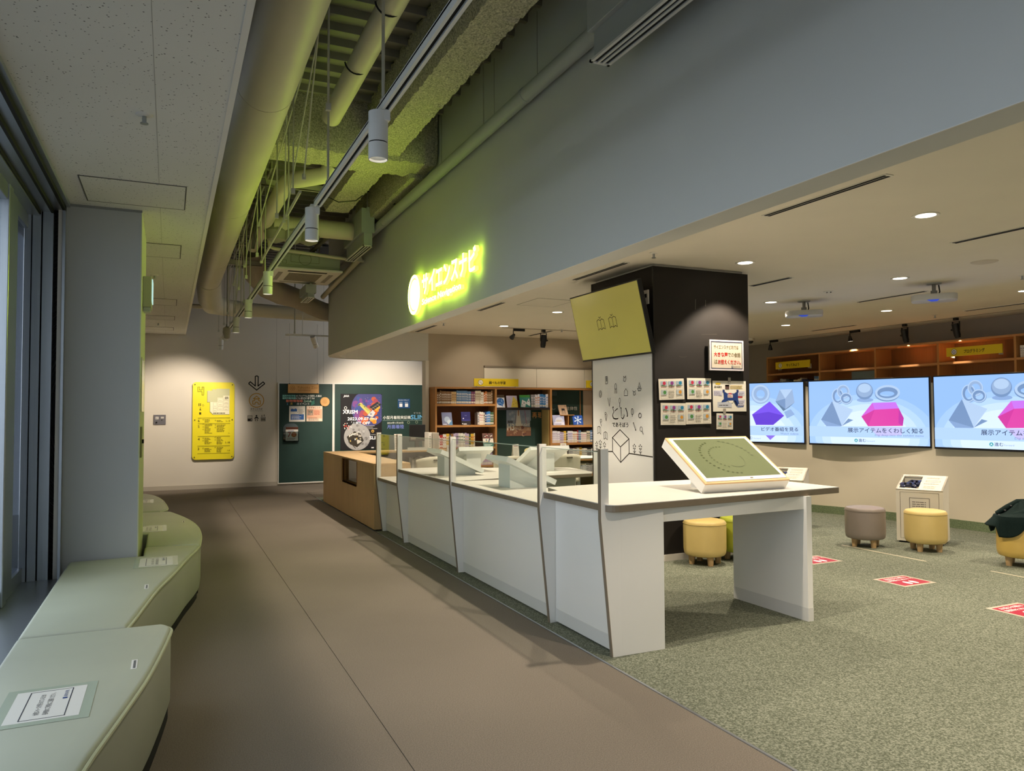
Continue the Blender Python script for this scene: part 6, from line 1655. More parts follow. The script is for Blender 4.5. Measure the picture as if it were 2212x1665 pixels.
# cabinets above, yellow name plates
wc = thing('wall_cabinet', 'pale glossy wall cabinet with sliding doors above the bookcase', 'cabinet', (6.9, 13.53, 2.0))
MB().box(5.585, 13.50, 2.375, 8.1, 13.56, 2.412).build('top_rail', mat('ledge_shadow_taupe', '8a7f70', rough=0.5), wc)  # top ledge, its dark shadow put into the colour
for x0, x1 in ((5.585, 6.72), (6.728, 7.83), (7.838, 8.1)):
    MB().box(x0, 13.525, 1.995, x1, 13.555, 2.375).build('door', mat('cabinet_gloss', 'eee8d8', rough=0.18, spec=0.5), wc)
def name_plate(label, o, rot, w, h, txt, ruby, icon):
    t = thing('shelf_sign', label, 'sign', o, rot, 'yellow shelf signs')
    MB().box(0, 0, 0, w, 0.02, h).build('plate', mat('plate_yellow', 'dcc01e', rough=0.4), t, bev=0.002)
    s = Sheet(t, (0, 0, 0), (1, 0, 0), (0, 0, 1))
    K = '3a3216'
    s.disc(w * 0.145, h * 0.5, h * 0.35, K, 26).nxt().disc(w * 0.145, h * 0.5, h * 0.31, 'e8e2d0', 26).nxt()
    ix, iz = w * 0.145, h * 0.5
    if icon == 'lens': s.ring(ix - 0.006, iz + 0.008, h * 0.14, 0.005, K).line([(ix + 0.008, iz - 0.008), (ix + 0.024, iz - 0.024)], 0.007, K)
    elif icon == 'pen': s.line([(ix + 0.006, iz - 0.025), (ix - 0.004, iz + 0.012)], 0.009, K).ring(ix, iz + 0.02, 0.014, 0.004, K)
    else: s.disc(ix, iz, h * 0.2, '7b86b8').nxt().disc(ix, iz, h * 0.11, 'e8e2d0')
    s.text(w * 0.33, h * 0.27, h * 0.40, txt, K, width=w * 0.37, bold=0.03)
    if ruby:
        s.text(w * 0.335, h * 0.76, h * 0.11, ruby[0], K, width=w * 0.035).text(w * 0.60, h * 0.76, h * 0.11, ruby[1], K, width=w * 0.08)
    s.done('printing')
    for x in (0.06, w - 0.06):
        MB().box(x - 0.008, 0.02, -0.02, x + 0.008, 0.035 if rot == 0 else 0.105, h * 0.5).build('bracket', M_rod, t)
    return t
name_plate('yellow research shelf sign on top of the oak bookcase', (5.221, 13.15, 1.995), 0, 0.925, 0.146, '調べもの学習', ('しら', 'がくしゅう'), 'lens')
name_plate('yellow shelf sign half hidden behind the pillar', (7.66, 13.15, 1.985), 0, 0.925, 0.15, 'プラネット', None, 'ring')
MB_rodx = MB().cyl((7.80, 13.16, 2.13), (7.80, 13.16, 2.98), 0.004, n=6)
tag(MB_rodx.build('hanging_wire', M_rod), 'thin wire holding the yellow sign behind the pillar', 'wire')

# books -------------------------------------------------------------
_BK = {}
def book_mesh(c, c2):
    """unit book: spine faces -y, label band near the foot, title marks"""
    key = (c, c2)
    if key not in _BK:
        b = MB()
        b.box(0, 0, 0, 1, 1, 1, 0)
        e = -0.006
        b.add([(0.06, e, 0.06), (0.94, e, 0.06), (0.94, e, 0.2), (0.06, e, 0.2)], [(0, 1, 2, 3)], 1)
        b.add([(0.2, e, 0.34), (0.8, e, 0.34), (0.8, e, 0.80), (0.2, e, 0.80)], [(0, 1, 2, 3)], 2)
        b.add([(0.25, e * 1.5, 0.38), (0.75, e * 1.5, 0.38), (0.75, e * 1.5, 0.52), (0.25, e * 1.5, 0.52)], [(0, 1, 2, 3)], 0)
        b.add([(0.25, e * 1.5, 0.58), (0.75, e * 1.5, 0.58), (0.75, e * 1.5, 0.70), (0.25, e * 1.5, 0.70)], [(0, 1, 2, 3)], 0)
        o = b.build('book', [flat(c), flat('ded8cc'), flat(c2)], at=(0, 0, 0), fix=False)
        _BK[key] = o.data
        bpy.data.objects.remove(o)
    return _BK[key]
CN = {'8c6a4a': 'brown', 'cfc6b0': 'cream', '5d7fa8': 'blue', 'c9a878': 'tan', '7c4a6a': 'plum', 'e6e2da': 'white', 'b03a3a': 'red', '4a6a4a': 'green', '2c3a6a': 'navy', 'd8b040': 'yellow', 'd98aa8': 'pink', '3a3a40': 'black', '9a98a0': 'grey', 'e8e4f0': 'pale', 'c87840': 'orange', '6a5aa8': 'violet', '3f7fc0': 'bright blue', 'b8a8c8': 'lilac'}
def ordinal(k):
    return words[k] if k < 20 else ('%s' % words[k] if k < len(words) else 'later')
def book_row(where, group, x0, x1, z, y, seq, hmin, hmax, wmin, wmax, seed, axis='x', depth=0.16):
    """a row of upright books. seq: list of (colour, mark colour, count)"""
    r = random.Random(seed)
    x = x0
    k = 0
    for c, c2, n in seq:
        hh = r.uniform(hmin, hmax)
        ww = r.uniform(wmin, wmax)
        for i in range(n):
            if r.random() < 0.25: hh = r.uniform(hmin, hmax)
            if r.random() < 0.3: ww = r.uniform(wmin, wmax)
            w = min(ww, x1 - x)
            if w < wmin * 0.6: return k
            o = bpy.data.objects.new('book', book_mesh(c, c2))
            COL.objects.link(o)
            if axis == 'x':
                o.location = (x, y + r.uniform(0, 0.012), z)
                o.scale = (w * 0.95, depth, hh)
            else:
                o.location = (y + r.uniform(0, 0.012), x1 - (x - x0), z)
                o.scale = (w * 0.95, depth, hh)
                o.rotation_euler = (0, 0, -PI / 2)
            tag(o, '%s book, %s from the left %s' % (CN.get(c, 'mixed'), ordinal(k), where), 'book', group)
            x += w
            k += 1
    return k
Y_ = BF + 0.05
book_row('on the top shelf of the first bookcase bay', 'books on the top shelf, first bay', 4.52, 5.655, 1.66, Y_, [('8c6a4a', 'e6e2da', 10), ('c9a878', '8c6a4a', 3), ('5d7fa8', 'e6e2da', 10), ('7c4a6a', 'cfc6b0', 3), ('cfc6b0', '8c6a4a', 4), ('e6e2da', '8c6a4a', 2), ('c87840', 'e6e2da', 2), ('8c6a4a', 'cfc6b0', 5)], 0.215, 0.262, 0.026, 0.034, 1)
book_row('beside the displayed covers, first bay', 'books on the second shelf, first bay', 5.335, 5.665, 1.264, Y_, [('9a98a0', 'e6e2da', 1), ('e6e2da', 'b03a3a', 3), ('cfc6b0', '3a3a40', 1), ('2c3a6a', 'e6e2da', 1), ('3f7fc0', 'e6e2da', 3), ('4a6a4a', 'e6e2da', 2)], 0.23, 0.26, 0.024, 0.036, 2)
book_row('on the third shelf of the first bookcase bay', 'books on the third shelf, first bay', 4.515, 5.285, 0.847, Y_, [('e6e2da', '5d7fa8', 2), ('b03a3a', 'e6e2da', 2), ('e6e2da', 'b03a3a', 2), ('d8b040', 'e6e2da', 2), ('5d7fa8', 'e6e2da', 1), ('8c6a4a', 'e6e2da', 2), ('b8a8c8', '3a3a40', 3), ('e6e2da', '4a6a4a', 4), ('b8a8c8', 'd8b040', 3), ('4a6a4a', 'd8b040', 1), ('d8b040', 'b03a3a', 2), ('cfc6b0', 'c87840', 5)], 0.22, 0.275, 0.024, 0.034, 3)
book_row('on the fourth shelf of the first bookcase bay', 'books on the fourth shelf, first bay', 4.515, 5.66, 0.501, Y_, [('d98aa8', 'e6e2da', 12), ('e6e2da', 'd98aa8', 10), ('d98aa8', 'cfc6b0', 9), ('b8a8c8', 'd98aa8', 8)], 0.24, 0.275, 0.025, 0.033, 4)
book_row('on the dark shelf of the middle bookcase bay', 'books on the dark middle shelf', 6.47, 6.845, 1.593, Y_, [('9a98a0', 'e8e4f0', 3), ('e8e4f0', 'c87840', 4), ('3f7fc0', 'e8e4f0', 5), ('e8e4f0', '3f7fc0', 2)], 0.235, 0.265, 0.024, 0.031, 5)
book_row('on the upper row of the third bookcase bay', 'books on the upper row, third bay', 6.92, 8.0, 0.888, Y_, [('e8e4f0', 'b8a8c8', 6), ('b8a8c8', 'e8e4f0', 3), ('d8b040', 'e6e2da', 2), ('3a3a40', 'e6e2da', 1), ('e8e4f0', '6a5aa8', 4), ('e6e2da', 'c87840', 3), ('b03a3a', 'e6e2da', 1), ('5d7fa8', 'e6e2da', 2), ('e6e2da', 'd98aa8', 4), ('cfc6b0', '3a3a40', 3), ('5d7fa8', 'e8e4f0', 4)], 0.20, 0.25, 0.026, 0.036, 6)
book_row('on the middle row of the third bookcase bay', 'books on the middle row, third bay', 7.30, 8.0, 0.566, Y_, [('9a98a0', 'e6e2da', 3), ('e6e2da', '9a98a0', 5), ('d8b040', 'e6e2da', 2), ('e6e2da', '3a3a40', 4), ('3a3a40', 'e6e2da', 3), ('e6e2da', '5d7fa8', 4)], 0.19, 0.235, 0.026, 0.034, 7)
book_row('on the lowest row of the third bookcase bay', 'books on the lowest row, third bay', 7.10, 8.0, 0.251, Y_, [('e6e2da', '9a98a0', 8), ('3a3a40', 'e6e2da', 3), ('e6e2da', '5d7fa8', 9), ('9a98a0', 'e6e2da', 6)], 0.20, 0.24, 0.027, 0.034, 8)
def cover(label, x, z, w, h, c, art, lean=0.07, y=Y_ - 0.02, yaw=0.0):
    """a book standing face out"""
    t = thing('display_book', label, 'book', (x, y, z), yaw, 'books displayed face out')
    v = Vector((0, lean, h)).normalized(); n = Vector((1, 0, 0)).cross(v)
    MB().obox((0, 0, 0.001), (w, 0, 0), v * h, -n * 0.016).build('cover', flat(c), t)
    MB().obox(Vector((0.004, 0.002, 0.003)) - n * 0.004, (w - 0.006, 0, 0), v * (h - 0.006), -n * 0.010).build('pages', flat('e6e2d8'), t)
    MB().box(w * 0.2, -0.012, 0, w * 0.8, 0.10, 0.004).build('stand', mat('stand_clear', 'b8b4ac', rough=0.3), t)
    s = Sheet(t, (0, 0, 0.001), (1, 0, 0), tuple(v), off=0.0015, step=0.0002)
    art(s, w, h)
    s.done('cover_art')
    return t
def art_sky(s, w, h):
    s.rect(0, h * 0.75, w, h * 0.25, '8088b0').disc(w * 0.5, h * 0.45, w * 0.28, 'a8b8d0', 14).disc(w * 0.7, h * 0.25, w * 0.22, 'c8d4e0', 14).nxt().poly([(w * 0.6, 0), (w, 0), (w, h * 0.4), (w * 0.75, h * 0.2)], '5a88b8').bars(w * 0.1, h * 0.05, w * 0.4, h * 0.06, 1, 'e8e8f0', 0.8)
def art_night(s, w, h):
    s.rect(0, h * 0.36, w, h * 0.64, '2c2a66').nxt().disc(w * 0.5, h * 0.36, w * 0.5, '3a3880', 18, h * 0.06).disc(w * 0.22, h * 0.5, 0.012, 'f0f0ff', 10).ring(w * 0.5, h * 0.78, 0.02, 0.003, 'a0a0e0', a0=3.4, a1=6.0).bars(w * 0.2, h * 0.05, w * 0.4, h * 0.07, 1, 'e8e8f0', 0.8).disc(w * 0.1, h * 0.1, 0.01, 'f0f0f0', 8)
def art_crowd(s, w, h):
    s.rect(0, h * 0.28, w, h * 0.32, 'e8e2d4').rect(0, 0, w, h * 0.26, '4f8a80').nxt()
    for q in range(16): s.disc(rnd.uniform(0.1, 0.9) * w, rnd.uniform(0.62, 0.95) * h, w * 0.06, rnd.choice(('3a3434', '8a3a40', 'd8d0c4', '5a5a60')), 9)
    for q in range(6): s.disc(rnd.uniform(0.15, 0.85) * w, rnd.uniform(0.3, 0.55) * h, w * 0.07, rnd.choice(('c8b040', '6a7a90', '3a3434', '88a860')), 9)
    s.nxt().bars(w * 0.1, h * 0.05, w * 0.8, h * 0.16, 2, 'e8f0ec', 0.6)
def art_blue(s, w, h):
    s.disc(w * 0.5, h * 0.45, w * 0.42, '2f6ab8', 18, h * 0.3).poly([(w * 0.55, h * 0.2), (w * 0.75, h * 0.2), (w * 0.7, h * 0.05)], '2f6ab8').nxt()
    for q in range(14): s.disc(w * rnd.uniform(0.2, 0.8), h * rnd.uniform(0.25, 0.65), 0.008, 'a8ccf0', 7)
    s.rect(0, h * 0.78, w, h * 0.22, '4a3f34')
def art_yellow(s, w, h):
    s.poly([(w * 0.35, 0), (w * 0.65, h * 0.95), (w, h * 0.55), (w, 0)], 'dcc45a').nxt().bars(w * 0.1, h * 0.1, w * 0.3, h * 0.7, 8, 'b0a8c8', 0.5)
    for q in range(14): s.disc(w * rnd.uniform(0.5, 0.95), h * rnd.uniform(0.05, 0.55), 0.006, '8a7a3a', 6)
def art_cards(s, w, h):
    s.rect(0, h * 0.8, w, h * 0.2, '4c9a48').nxt().poly([(w * 0.05, h * 0.05), (w * 0.45, h * 0.02), (w * 0.6, h * 0.45), (w * 0.22, h * 0.62)], 'e8ecf4').poly([(w * 0.55, h * 0.3), (w * 0.9, h * 0.75), (w * 0.97, h * 0.3), (w * 0.9, h * 0.1)], 'e8ecf4').nxt().disc(w * 0.38, h * 0.35, 0.012, '2a2a50', 8).disc(w * 0.82, h * 0.5, 0.012, '2a2a50', 8).disc(w * 0.2, h * 0.2, 0.008, '2a2a50', 8)
def art_dome(s, w, h):
    s.disc(w * 0.55, h * 0.4, w * 0.36, 'c8cce4', 20, h * 0.4).nxt().rect(w * 0.1, 0.0, w * 0.85, h * 0.3, 'dcdcf0').bars(w * 0.3, h * 0.35, w * 0.5, h * 0.2, 2, 'c8b890', 0.6).nxt().bars(w * 0.15, h * 0.05, w * 0.7, h * 0.15, 2, '8a8ab8', 0.6)
def art_snow(s, w, h):
    for k in range(6):
        a = k * PI / 3 + 0.3
        s.line([(w * 0.5, h * 0.5), (w * 0.5 + w * 0.36 * math.cos(a), h * 0.5 + w * 0.36 * math.sin(a))], 0.016, 'c8dcf4').disc(w * 0.5 + w * 0.28 * math.cos(a), h * 0.5 + w * 0.28 * math.sin(a), 0.016, 'c8dcf4', 8)
def art_chair(s, w, h):
    s.rect(w * 0.3, h * 0.42, w * 0.42, h * 0.05, '2a2422').rect(w * 0.32, h * 0.47, w * 0.38, h * 0.16, '2a2422').nxt()
    for q in (0.31, 0.42, 0.6, 0.69): s.rect(w * q, h * 0.05, w * 0.03, h * 0.38, '2a2422')
    s.disc(w * 0.84, h * 0.86, 0.012, '6a5a4a', 8)
cover('pale sky covered book displayed on the second shelf, first bay', 4.62, 1.264, 0.20, 0.245, '7f86a8', art_sky, 0.06)
cover('dark night sky book displayed on the second shelf, first bay', 5.0, 1.264, 0.185, 0.25, '2e2a30', art_night, 0.04)
cover('busy patterned book displayed on the third shelf, first bay', 5.44, 0.847, 0.215, 0.26, '7a5a54', art_crowd, 0.06)
cover('white book with blue cloud cover on the dark middle shelf', 5.715, 1.593, 0.18, 0.245, 'd8dce6', art_blue, 0.04)
cover('lilac and yellow book displayed on the dark middle shelf', 5.945, 1.593, 0.225, 0.235, 'c4bcd8', art_yellow, 0.06)
cover('teal book with playing cards displayed on the dark middle shelf', 6.225, 1.593, 0.225, 0.25, '3f8f8c', art_cards, 0.06)
cover('pale blue dome book displayed in the third bay', 6.945, 1.238, 0.26, 0.205, 'a4aad0', art_dome, 0.05)
cover('bright blue snowflake book displayed in the third bay', 7.40, 1.238, 0.23, 0.20, '2450a8', art_snow, 0.06)
t = thing('display_block', 'small wooden display block in the third bookcase bay', 'stand', (7.28, 13.3, 1.238))
MB().box(7.12, 13.28, 1.238, 7.14, 13.46, 1.43).box(7.12, 13.26, 1.43, 7.44, 13.46, 1.445).box(7.30, 13.28, 1.238, 7.32, 13.46, 1.43).build('frame', M_shelfx, t)
MB().box(7.14, 13.44, 1.238, 7.44, 13.455, 1.43).build('back', M_sback, t)
cover('tan book with a chair on its cover, on the wooden block', 7.13, 1.446, 0.19, 0.215, 'c0a288', art_chair, 0.10, 13.30)

# ------------------------------------------------------------------ oak shelving along the right wall (upper part shows above the screens)
SX0, SX1 = 11.66, 12.08
rs = thing('wall_shelving', 'tall oak shelving along the right wall behind the screens', 'shelving', (11.87, 9.5, 0))
def rboard(name, y0, y1, z0, z1, m, x0=SX0, x1=SX1):
    return MB().box(x0, y0, z0, x1, y1, z1).build(name, m, rs)
rboard('top', 4.0, 12.36, 2.615, 2.648, M_shelfy)
divs = [12.33, 10.905, 9.62, 8.395, 7.14, 5.9, 4.65, 4.0]
for yy in divs:
    rboard('upright', yy, yy + 0.035, 0.0, 2.615, M_shelf)
for a, b_ in zip(divs[1:], divs[:-1]):
    for z in (2.29, 1.93, 1.5, 1.0, 0.5):
        rboard('shelf', a + 0.035, b_, z - 0.035, z if z > 2.2 else z, M_shelfy, SX0 + 0.004)
    MB().box(SX1 - 0.015, a + 0.035, 0.0, SX1, b_, 2.615).build('back_panel', wood_mat('shelf_back_light', '8f6138', 0.85, 'z') if 'shelf_back_light' not in _M else _M['shelf_back_light'], rs)
MB().box(SX1 - 0.03, 9.66, 1.9, SX1 - 0.016, 10.5, 2.25).build('glass_back', mat('blue_grey_panel', '7c98a0', rough=0.3), rs)
name_plate('yellow sign with pen emblem on the far right shelving', (11.56, 11.995, 2.37), -PI / 2, 0.92, 0.146, 'やってみよう', None, 'pen')
name_plate('yellow sign with ring emblem on the right shelving above the screens', (11.56, 8.19, 2.37), -PI / 2, 0.905, 0.142, 'プログラミング', None, 'ring')
book_row('on the far right shelving just above the first screen', 'books low on the right shelving', 11.2, 12.25, 1.931, SX0 + 0.06, [('7c4a6a', 'e6e2da', 5), ('9a98a0', 'e6e2da', 6), ('3a3a40', 'e6e2da', 5), ('cfc6b0', '3a3a40', 6), ('2c3a6a', 'e6e2da', 4)], 0.20, 0.245, 0.03, 0.042, 12, axis='y')
book_row('at the right end of that low shelf', 'books at the end of the right low shelf', 10.96, 11.12, 1.931, SX0 + 0.06, [('5d7fa8', 'e6e2da', 3), ('e6e2da', '5d7fa8', 2)], 0.25, 0.29, 0.03, 0.04, 13, axis='y')
book_row('on the right shelving bay at the frame edge', 'books at the right frame edge', 6.6, 7.12, 2.291, SX0 + 0.06, [('e6e2da', '9a98a0', 9), ('5d7fa8', 'e6e2da', 3), ('cfc6b0', '3a3a40', 4)], 0.18, 0.22, 0.028, 0.036, 14, axis='y')
t = thing('shelf_tag', 'tiny yellow tag standing on the far right low shelf', 'tag', (11.6, 11.3, 1.931))
MB().obox((11.62, 11.42, 1.932), (0, -0.18, 0), (0.03, 0, 0.07), (0.003, 0, 0)).build('tag', flat('c8a82a'), t)
# low white thing on the back wall seen between the pillar and the shelving
t = thing('whiteboard', 'small pale board on the back wall between pillar and right shelving', 'whiteboard', (11.3, 13.54, 1.4))
MB().box(10.6, 13.535, 1.2, 12.0, 13.556, 2.12).build('board', mat('board_pale', 'b6beb2', rough=0.4), t, bev=0.004)

# ------------------------------------------------------------------ round tables, chairs and card stands inside the reading area
def round_table(label, x, y, r=0.36, h=0.725):
    t = thing('round_table', label, 'table', (x, y, 0), 0, 'small white round tables')
    MB().lathe([(0.02, h - 0.03), (r - 0.06, h - 0.03), (r - 0.01, h - 0.02), (r, h - 0.008), (r - 0.008, h), (0.02, h)], n=44).build('tabletop', M_lam, t, smooth=True)
    MB().cyl((0, 0, 0.02), (0, 0, h - 0.03), 0.035, n=20).build('column', M_alu, t, smooth=True)
    MB().lathe([(0.03, 0.0), (0.22, 0.0), (0.22, 0.012), (0.05, 0.03), (0.03, 0.05)], n=32).build('base', M_alu, t, smooth=True)
    return t
def tub_chair(label, x, y, rot, c='d9d2bd'):
    t = thing('tub_chair', label, 'chair', (x, y, 0), rot, 'pale moulded chairs')
    m = mat('chair_%s' % c, c, rough=0.5)
    # back shell faces -y (towards the counter), open to +y
    b = MB()
    def shell(r_, off):
        return lambda a, q: ((r_ + 0.02 * q) * math.sin((a - 0.5) * 2.3), -(r_ + 0.02 * q) * math.cos((a - 0.5) * 2.3) + 0.05, 0.40 + 0.44 * q - 0.05 * (abs(a - 0.5) * 2) ** 2 * q)
    b.grid(shell(0.265, 0), 22, 8)
    ob = b.build('backrest', m, t, smooth=True)
    so = ob.modifiers.new('thickness', 'SOLIDIFY'); so.thickness = 0.022; so.offset = -1
    MB().box(-0.05, -0.245, 0.775, 0.05, -0.205, 0.797).build('hand_slot', mat('slot_brown', '5d5648'), t, bev=0.008)
    MB().lathe([(0.03, 0.40), (0.20, 0.40), (0.235, 0.42), (0.235, 0.445), (0.2, 0.455), (0.03, 0.45)], n=32).build('seat', m, t, smooth=True)
    for k in range(4):
        a = PI / 4 + k * PI / 2
        MB().cyl((0.16 * math.cos(a), 0.16 * math.sin(a), 0.40), (0.21 * math.cos(a), 0.21 * math.sin(a), 0.0), 0.012, n=10).build('leg', M_alu, t)
    return t
def menu_stand(label, x, y, z=0.725, rot=0.0):
    t = thing('menu_card', label, 'card', (x, y, z), rot, 'tall card stands on the round tables')
    MB().obox((-0.055, 0, 0.0), (0.11, 0, 0), (0, 0.04, 0.235), (0, -0.003, 0)).build('card', mat('menu_white', 'd6d2c6', rough=0.4), t)
    MB().obox((-0.055, 0.085, 0.0), (0.11, 0, 0), (0, -0.04, 0.235), (0, -0.003, 0)).build('card', mat('menu_white', 'd6d2c6'), t)
    s = Sheet(t, (-0.055, -0.003, 0), (1, 0, 0), (0, 0.04, 0.235)); s.bars(0.015, 0.03, 0.08, 0.15, 8, 'a8a49c', 0.35, 0.4).rect(0.02, 0.195, 0.07, 0.018, 'b59a9a'); s.done('printing')
    return t
round_table('white round table with a card stand before the rocket poster', 5.46, 11.63, 0.40)
round_table('white round table at the right, before the third bookcase bay', 6.50, 11.46, 0.36)
round_table('white round table near the wooden counter', 4.06, 11.75, 0.34)
menu_stand('tall white card stand on the table before the rocket poster', 5.34, 11.52)
menu_stand('tall card stand on the table at the right', 6.22, 11.45)
menu_stand('tall white card stand between the acrylic panes', 4.18, 11.55)
tub_chair('pale chair with a hand slot before the rocket poster', 4.72, 10.55, 0.05)
tub_chair('pale chair with lettering at the right round table', 5.75, 10.6, -0.1)
tub_chair('pale chair near the wooden counter behind the acrylic', 3.62, 11.0, 0.2)
tub_chair('straw coloured chair turned away at the straw lined bay', 6.22, 12.45, PI, 'c9bd84')

# ------------------------------------------------------------------ reading-room ceiling fittings
for i, x in enumerate((3.02, 5.28, 7.53, 9.80)):
    for j, y in enumerate((-0.15, 1.87, 3.88, 5.87, 7.88, 9.91, 11.88)):
        t = thing('downlight', 'round recessed downlight, %s across and %s from the near side' % (words[i], words[j]), 'ceiling light', (x, y, CZ), group='round downlights in a grid')
        MB().lathe([(0.070, 0.002), (0.098, 0.0), (0.098, -0.006), (0.092, -0.009), (0.070, -0.004)], (x, y, CZ), n=36).build('trim_ring', M_white, t, smooth=True)
        MB().cyl((x, y, CZ - 0.0045), (x, y, CZ - 0.001), 0.072, n=30).build('lens', M_dlglow, t)
        spot(t, (x, y, CZ - 0.02), (x, y, 0), DOWNLIGHT_W, 100, 0.35, WARM, 0.03)
def ceiling_slot(label, x, y0, y1, w=0.07):
    t = thing('slot_diffuser', label, 'air vent', (x, (y0 + y1) / 2, CZ), group='ceiling slot diffusers')
    MB().box(x - w / 2, y0, CZ - 0.006, x + w / 2, y1, CZ + 0.002).build('frame', M_white, t)
    for q in (-0.017, 0.017):
        MB().box(x + q - 0.011, y0 + 0.02, CZ - 0.0085, x + q + 0.011, y1 - 0.02, CZ - 0.005).build('slot', M_dark, t)
for lab, x, y0, y1 in (('along the fascia above the display desk', 4.15, 3.29, 4.39), ('by the top of the black pillar', 4.16, 6.32, 7.41), ('along the fascia past the lit sign', 4.13, 9.30, 10.21), ('along the fascia nearest the back wall', 4.14, 12.19, 13.32),
                       ('right of the downlight at the upper right corner', 6.38, 3.4, 4.44), ('beside the right edge of the pillar', 6.33, 6.3, 6.95), ('between the two projectors', 8.64, 6.36, 7.41), ('left of the far right spotlight', 10.94, 9.42, 10.43), ('before the right shelving at the frame edge', 10.93, 6.4, 7.44),
                       ('in the bay behind the pillar', 6.4, 9.3, 10.3), ('near the black spotlights on the back rail', 6.4, 12.2, 13.2)):
    ceiling_slot('white slot diffuser in the ceiling %s' % lab, x, y0, y1)
t = thing('access_hatch', 'square hatch in the reading room ceiling near the lit sign', 'hatch', (4.68, 9.1, CZ))
b = MB()
x0, x1, y0, y1, g = 4.40, 4.97, 8.79, 9.46, 0.006
b.box(x0, y0, CZ - 0.003, x1, y0 + g, CZ + 0.01).box(x0, y1 - g, CZ - 0.003, x1, y1, CZ + 0.01).box(x0, y0, CZ - 0.003, x0 + g, y1, CZ + 0.01).box(x1 - g, y0, CZ - 0.003, x1, y1, CZ + 0.01).build('frame', mat('hatch_gap2', '8f8678'), t)
MB().box(x0 + g, y0 + g, CZ - 0.002, x1 - g, y1 - g, CZ + 0.01).build('panel', M_ceil, t)
for k, (x, y) in enumerate(((4.153, 5.85), (7.53, 1.0), (10.96, 7.94), (4.153, 11.83), (6.46, 11.96), (8.64, 5.2))):
    sprinkler((x, y, CZ), 'small sprinkler head in the reading room ceiling, %s' % ('by the fascia', 'out by the near end', 'before the right shelving', 'far along the fascia', 'by the back rail', 'near the right projector')[k], 'reading room sprinklers')
t = thing('ceiling_speaker', 'flat round speaker in the reading room ceiling', 'speaker', (7.53, 4.3, CZ))
MB().lathe([(0.02, -0.012), (0.10, -0.010), (0.12, -0.004), (0.125, 0.0)], (7.5, 4.88, CZ), n=36).build('grille', mat('speaker_white', 'cfc6b6', rough=0.7), t, smooth=True)
t = thing('ceiling_sensor', 'small four-hole round sensor in the ceiling behind the pillar', 'sensor', (7.53, 6.88, CZ))
MB().lathe([(0.02, -0.014), (0.06, -0.01), (0.07, 0.0)], (7.53, 6.88, CZ), n=28).build('ring', M_white, t, smooth=True)
for k in range(4):
    MB().cyl((7.53 + 0.03 * math.cos(k * PI / 2), 6.88 + 0.03 * math.sin(k * PI / 2), CZ - 0.016), (7.53 + 0.03 * math.cos(k * PI / 2), 6.88 + 0.03 * math.sin(k * PI / 2), CZ - 0.012), 0.010, n=10).build('hole', M_dark, t)
t = thing('dome_camera', 'small dome camera on the ceiling near the right shelving', 'camera', (11.2, 12.0, CZ))
MB().lathe([(0.08, 0.0), (0.08, -0.05), (0.07, -0.055), (0.02, -0.055)], (10.9, 12.0, CZ), n=24).build('base', M_white, t, smooth=True)
MB().lathe([(0.055, -0.05), (0.05, -0.085), (0.03, -0.105), (0.005, -0.11)], (10.9, 12.0, CZ), n=24).build('dome', mat('dome_smoke', '2a2a2c', rough=0.1), t, smooth=True)
# projectors
def projector(label, x, y, rot):
    t = thing('projector', label, 'projector', (x, y, CZ), rot, 'ceiling projectors')
    MB().lathe([(0.02, -0.012), (0.08, -0.012), (0.085, 0.0)], (0, 0, 0), n=24).build('ceiling_plate', M_greymetal, t, smooth=True)
    MB().cyl((0, 0, -0.10), (0, 0, -0.01), 0.022, n=14).box(-0.035, -0.03, -0.145, 0.035, 0.03, -0.09).build('arm', mat('arm_grey', '8c8a84', rough=0.5), t)
    MB().tube([(0.05, 0.02, -0.02), (0.06, 0.03, -0.10), (0.04, 0.03, -0.15)], 0.008, n=8).build('cable', M_black, t, smooth=True)
    MB().prism(rrect(-0.24, -0.16, 0.24, 0.16, 0.09), 'z', -0.215, -0.14).build('body', mat('projector_white', 'c9c8c6', rough=0.45), t, bev=0.012, smooth=True)
    MB().prism([(-0.07, -0.162), (0.05, -0.162), (0.03, -0.02), (-0.03, -0.02)], 'z', -0.2165, -0.212).build('lens_window', mat('lens_glow', '2a50d8', emit=0.7), t)
    return t
projector('white ceiling projector with blue lens, nearer the frame edge', 8.22, 5.96, -0.94)
projector('white ceiling projector with blue lens, beside the black pillar', 7.88, 7.63, -0.80)
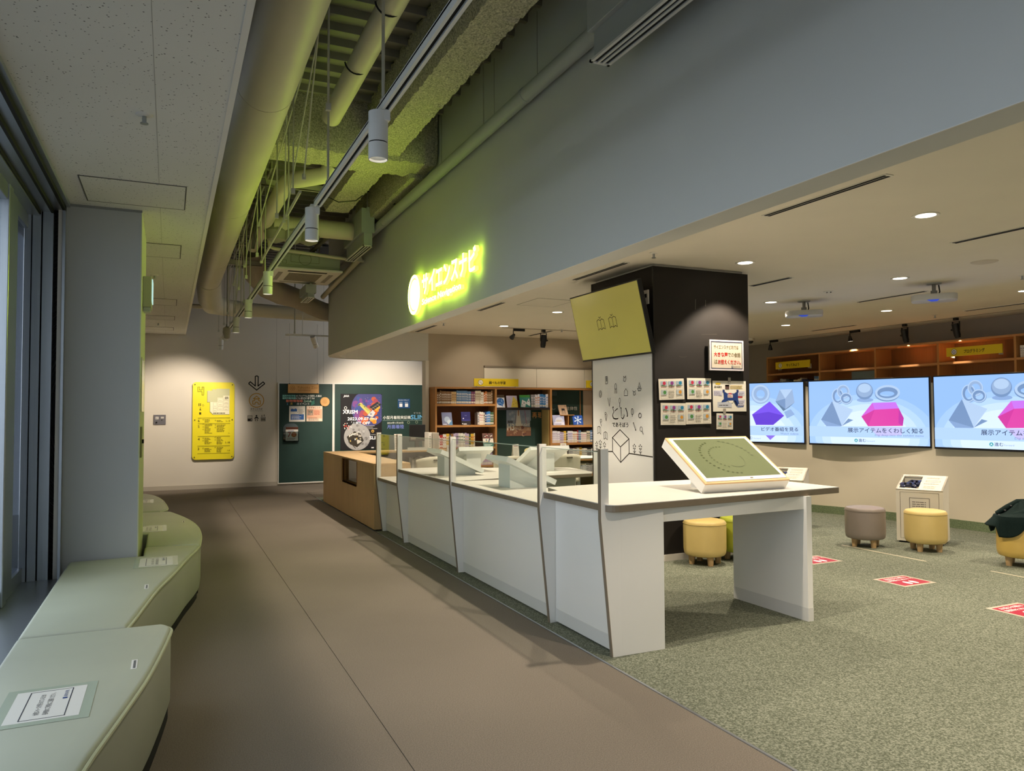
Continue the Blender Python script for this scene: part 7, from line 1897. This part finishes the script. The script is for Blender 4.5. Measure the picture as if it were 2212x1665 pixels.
# recessed rails and black spotlights
t = thing('ceiling_rail', 'recessed track rail along the back of the reading room ceiling', 'light track', (6.3, 12.1, CZ))
MB().box(5.34, 12.08, CZ - 0.008, 8.6, 12.115, CZ + 0.002).build('rail', mat('rail_beige', 'a89d8c', rough=0.5), t)
t = thing('ceiling_rail', 'recessed track rail along the right shelving', 'light track', (11.6, 9, CZ))
MB().box(11.55, 4.0, CZ - 0.008, 11.585, 12.2, CZ + 0.002).build('rail', mat('rail_beige', 'a89d8c'), t)
def black_spot(label, x, y, along, aim, box_type, watts=0.0):
    t = thing('black_spotlight', label, 'spotlight', (x, y, CZ), group='black track spotlights')
    ax = Vector(along)
    a = Vector(aim).normalized()
    if box_type:
        MB().obox(Vector((x, y, CZ - 0.055)) - Vector((-ax.y, ax.x, 0)) * 0.018, ax * 0.22, Vector((-ax.y, ax.x, 0)) * 0.036, (0, 0, 0.045)).build('adapter', M_black, t, bev=0.003)
        p = Vector((x, y, CZ - 0.05))
        MB().cyl(p, p - Vector((0, 0, 0.07)), 0.009, n=8).build('stem', M_black, t)
        c = p - Vector((0, 0, 0.085))
        MB().cyl(c - a * 0.03, c + a * 0.07, 0.022, 0.046, n=24).build('body', M_black, t, smooth=True)
        MB().cyl(c + a * 0.068, c + a * 0.071, 0.040, n=22).build('lens', M_lampglow if watts else M_dark, t)
        if watts: spot(t, c + a * 0.075, c + a, watts, 70, 0.6, WARM, 0.03)
    else:
        MB().box(x - 0.03, y - 0.03, CZ - 0.05, x + 0.03, y + 0.03, CZ - 0.008).build('adapter', M_black, t)
        c = Vector((x, y, CZ - 0.20))
        b = MB()
        px = Vector((-ax.y, ax.x, 0))
        for q in (-1, 1):
            b.obox(c + ax * (0.058 * q) - ax * 0.004 - px * 0.012 + Vector((0, 0, -0.02)), ax * 0.008, px * 0.024, (0, 0, 0.15))
        b.obox(c - ax * 0.062 - px * 0.012 + Vector((0, 0, 0.125)), ax * 0.124, px * 0.024, (0, 0, 0.008))
        b.build('yoke', M_black, t)
        MB().cyl(c - a * 0.10, c + a * 0.10, 0.05, n=24).cyl(c + a * 0.10, c + a * 0.13, 0.043, n=24).build('body', M_black, t, smooth=True)
        MB().cyl(c + ax * 0.05, c + ax * 0.085, 0.014, n=12).build('knob', M_black, t)
        if watts: spot(t, c + a * 0.14, c + a, watts, 60, 0.6, WARM, 0.03)
    return t
black_spot('black box-adapter spotlight on the back rail, left one', 5.56, 12.1, (1, 0, 0), (-0.1, 0.85, -0.5), True, 38)
black_spot('black yoke spotlight on the back rail beside the hanging monitor', 6.16, 12.1, (1, 0, 0), (0, 0.25, -1), False, 50)
black_spot('black spotlight on the back rail peeping past the hanging monitor', 7.1, 12.1, (1, 0, 0), (0, 0.85, -0.5), True, 38)
black_spot('black spotlight below the dome camera on the right rail', 11.57, 12.15, (0, -1, 0), (0.3, 0.3, -0.9), True)
black_spot('black spotlight with a lit cone on the right rail', 11.57, 10.1, (0, -1, 0), (0.15, 0, -1), True, 70)
black_spot('black yoke spotlight on the right rail, farther of two', 11.57, 8.95, (0, 1, 0), (0.3, 0, -1), False, 80)
black_spot('black yoke spotlight on the right rail, nearer of two', 11.57, 8.02, (0, 1, 0), (0.3, 0, -1), False, 80)
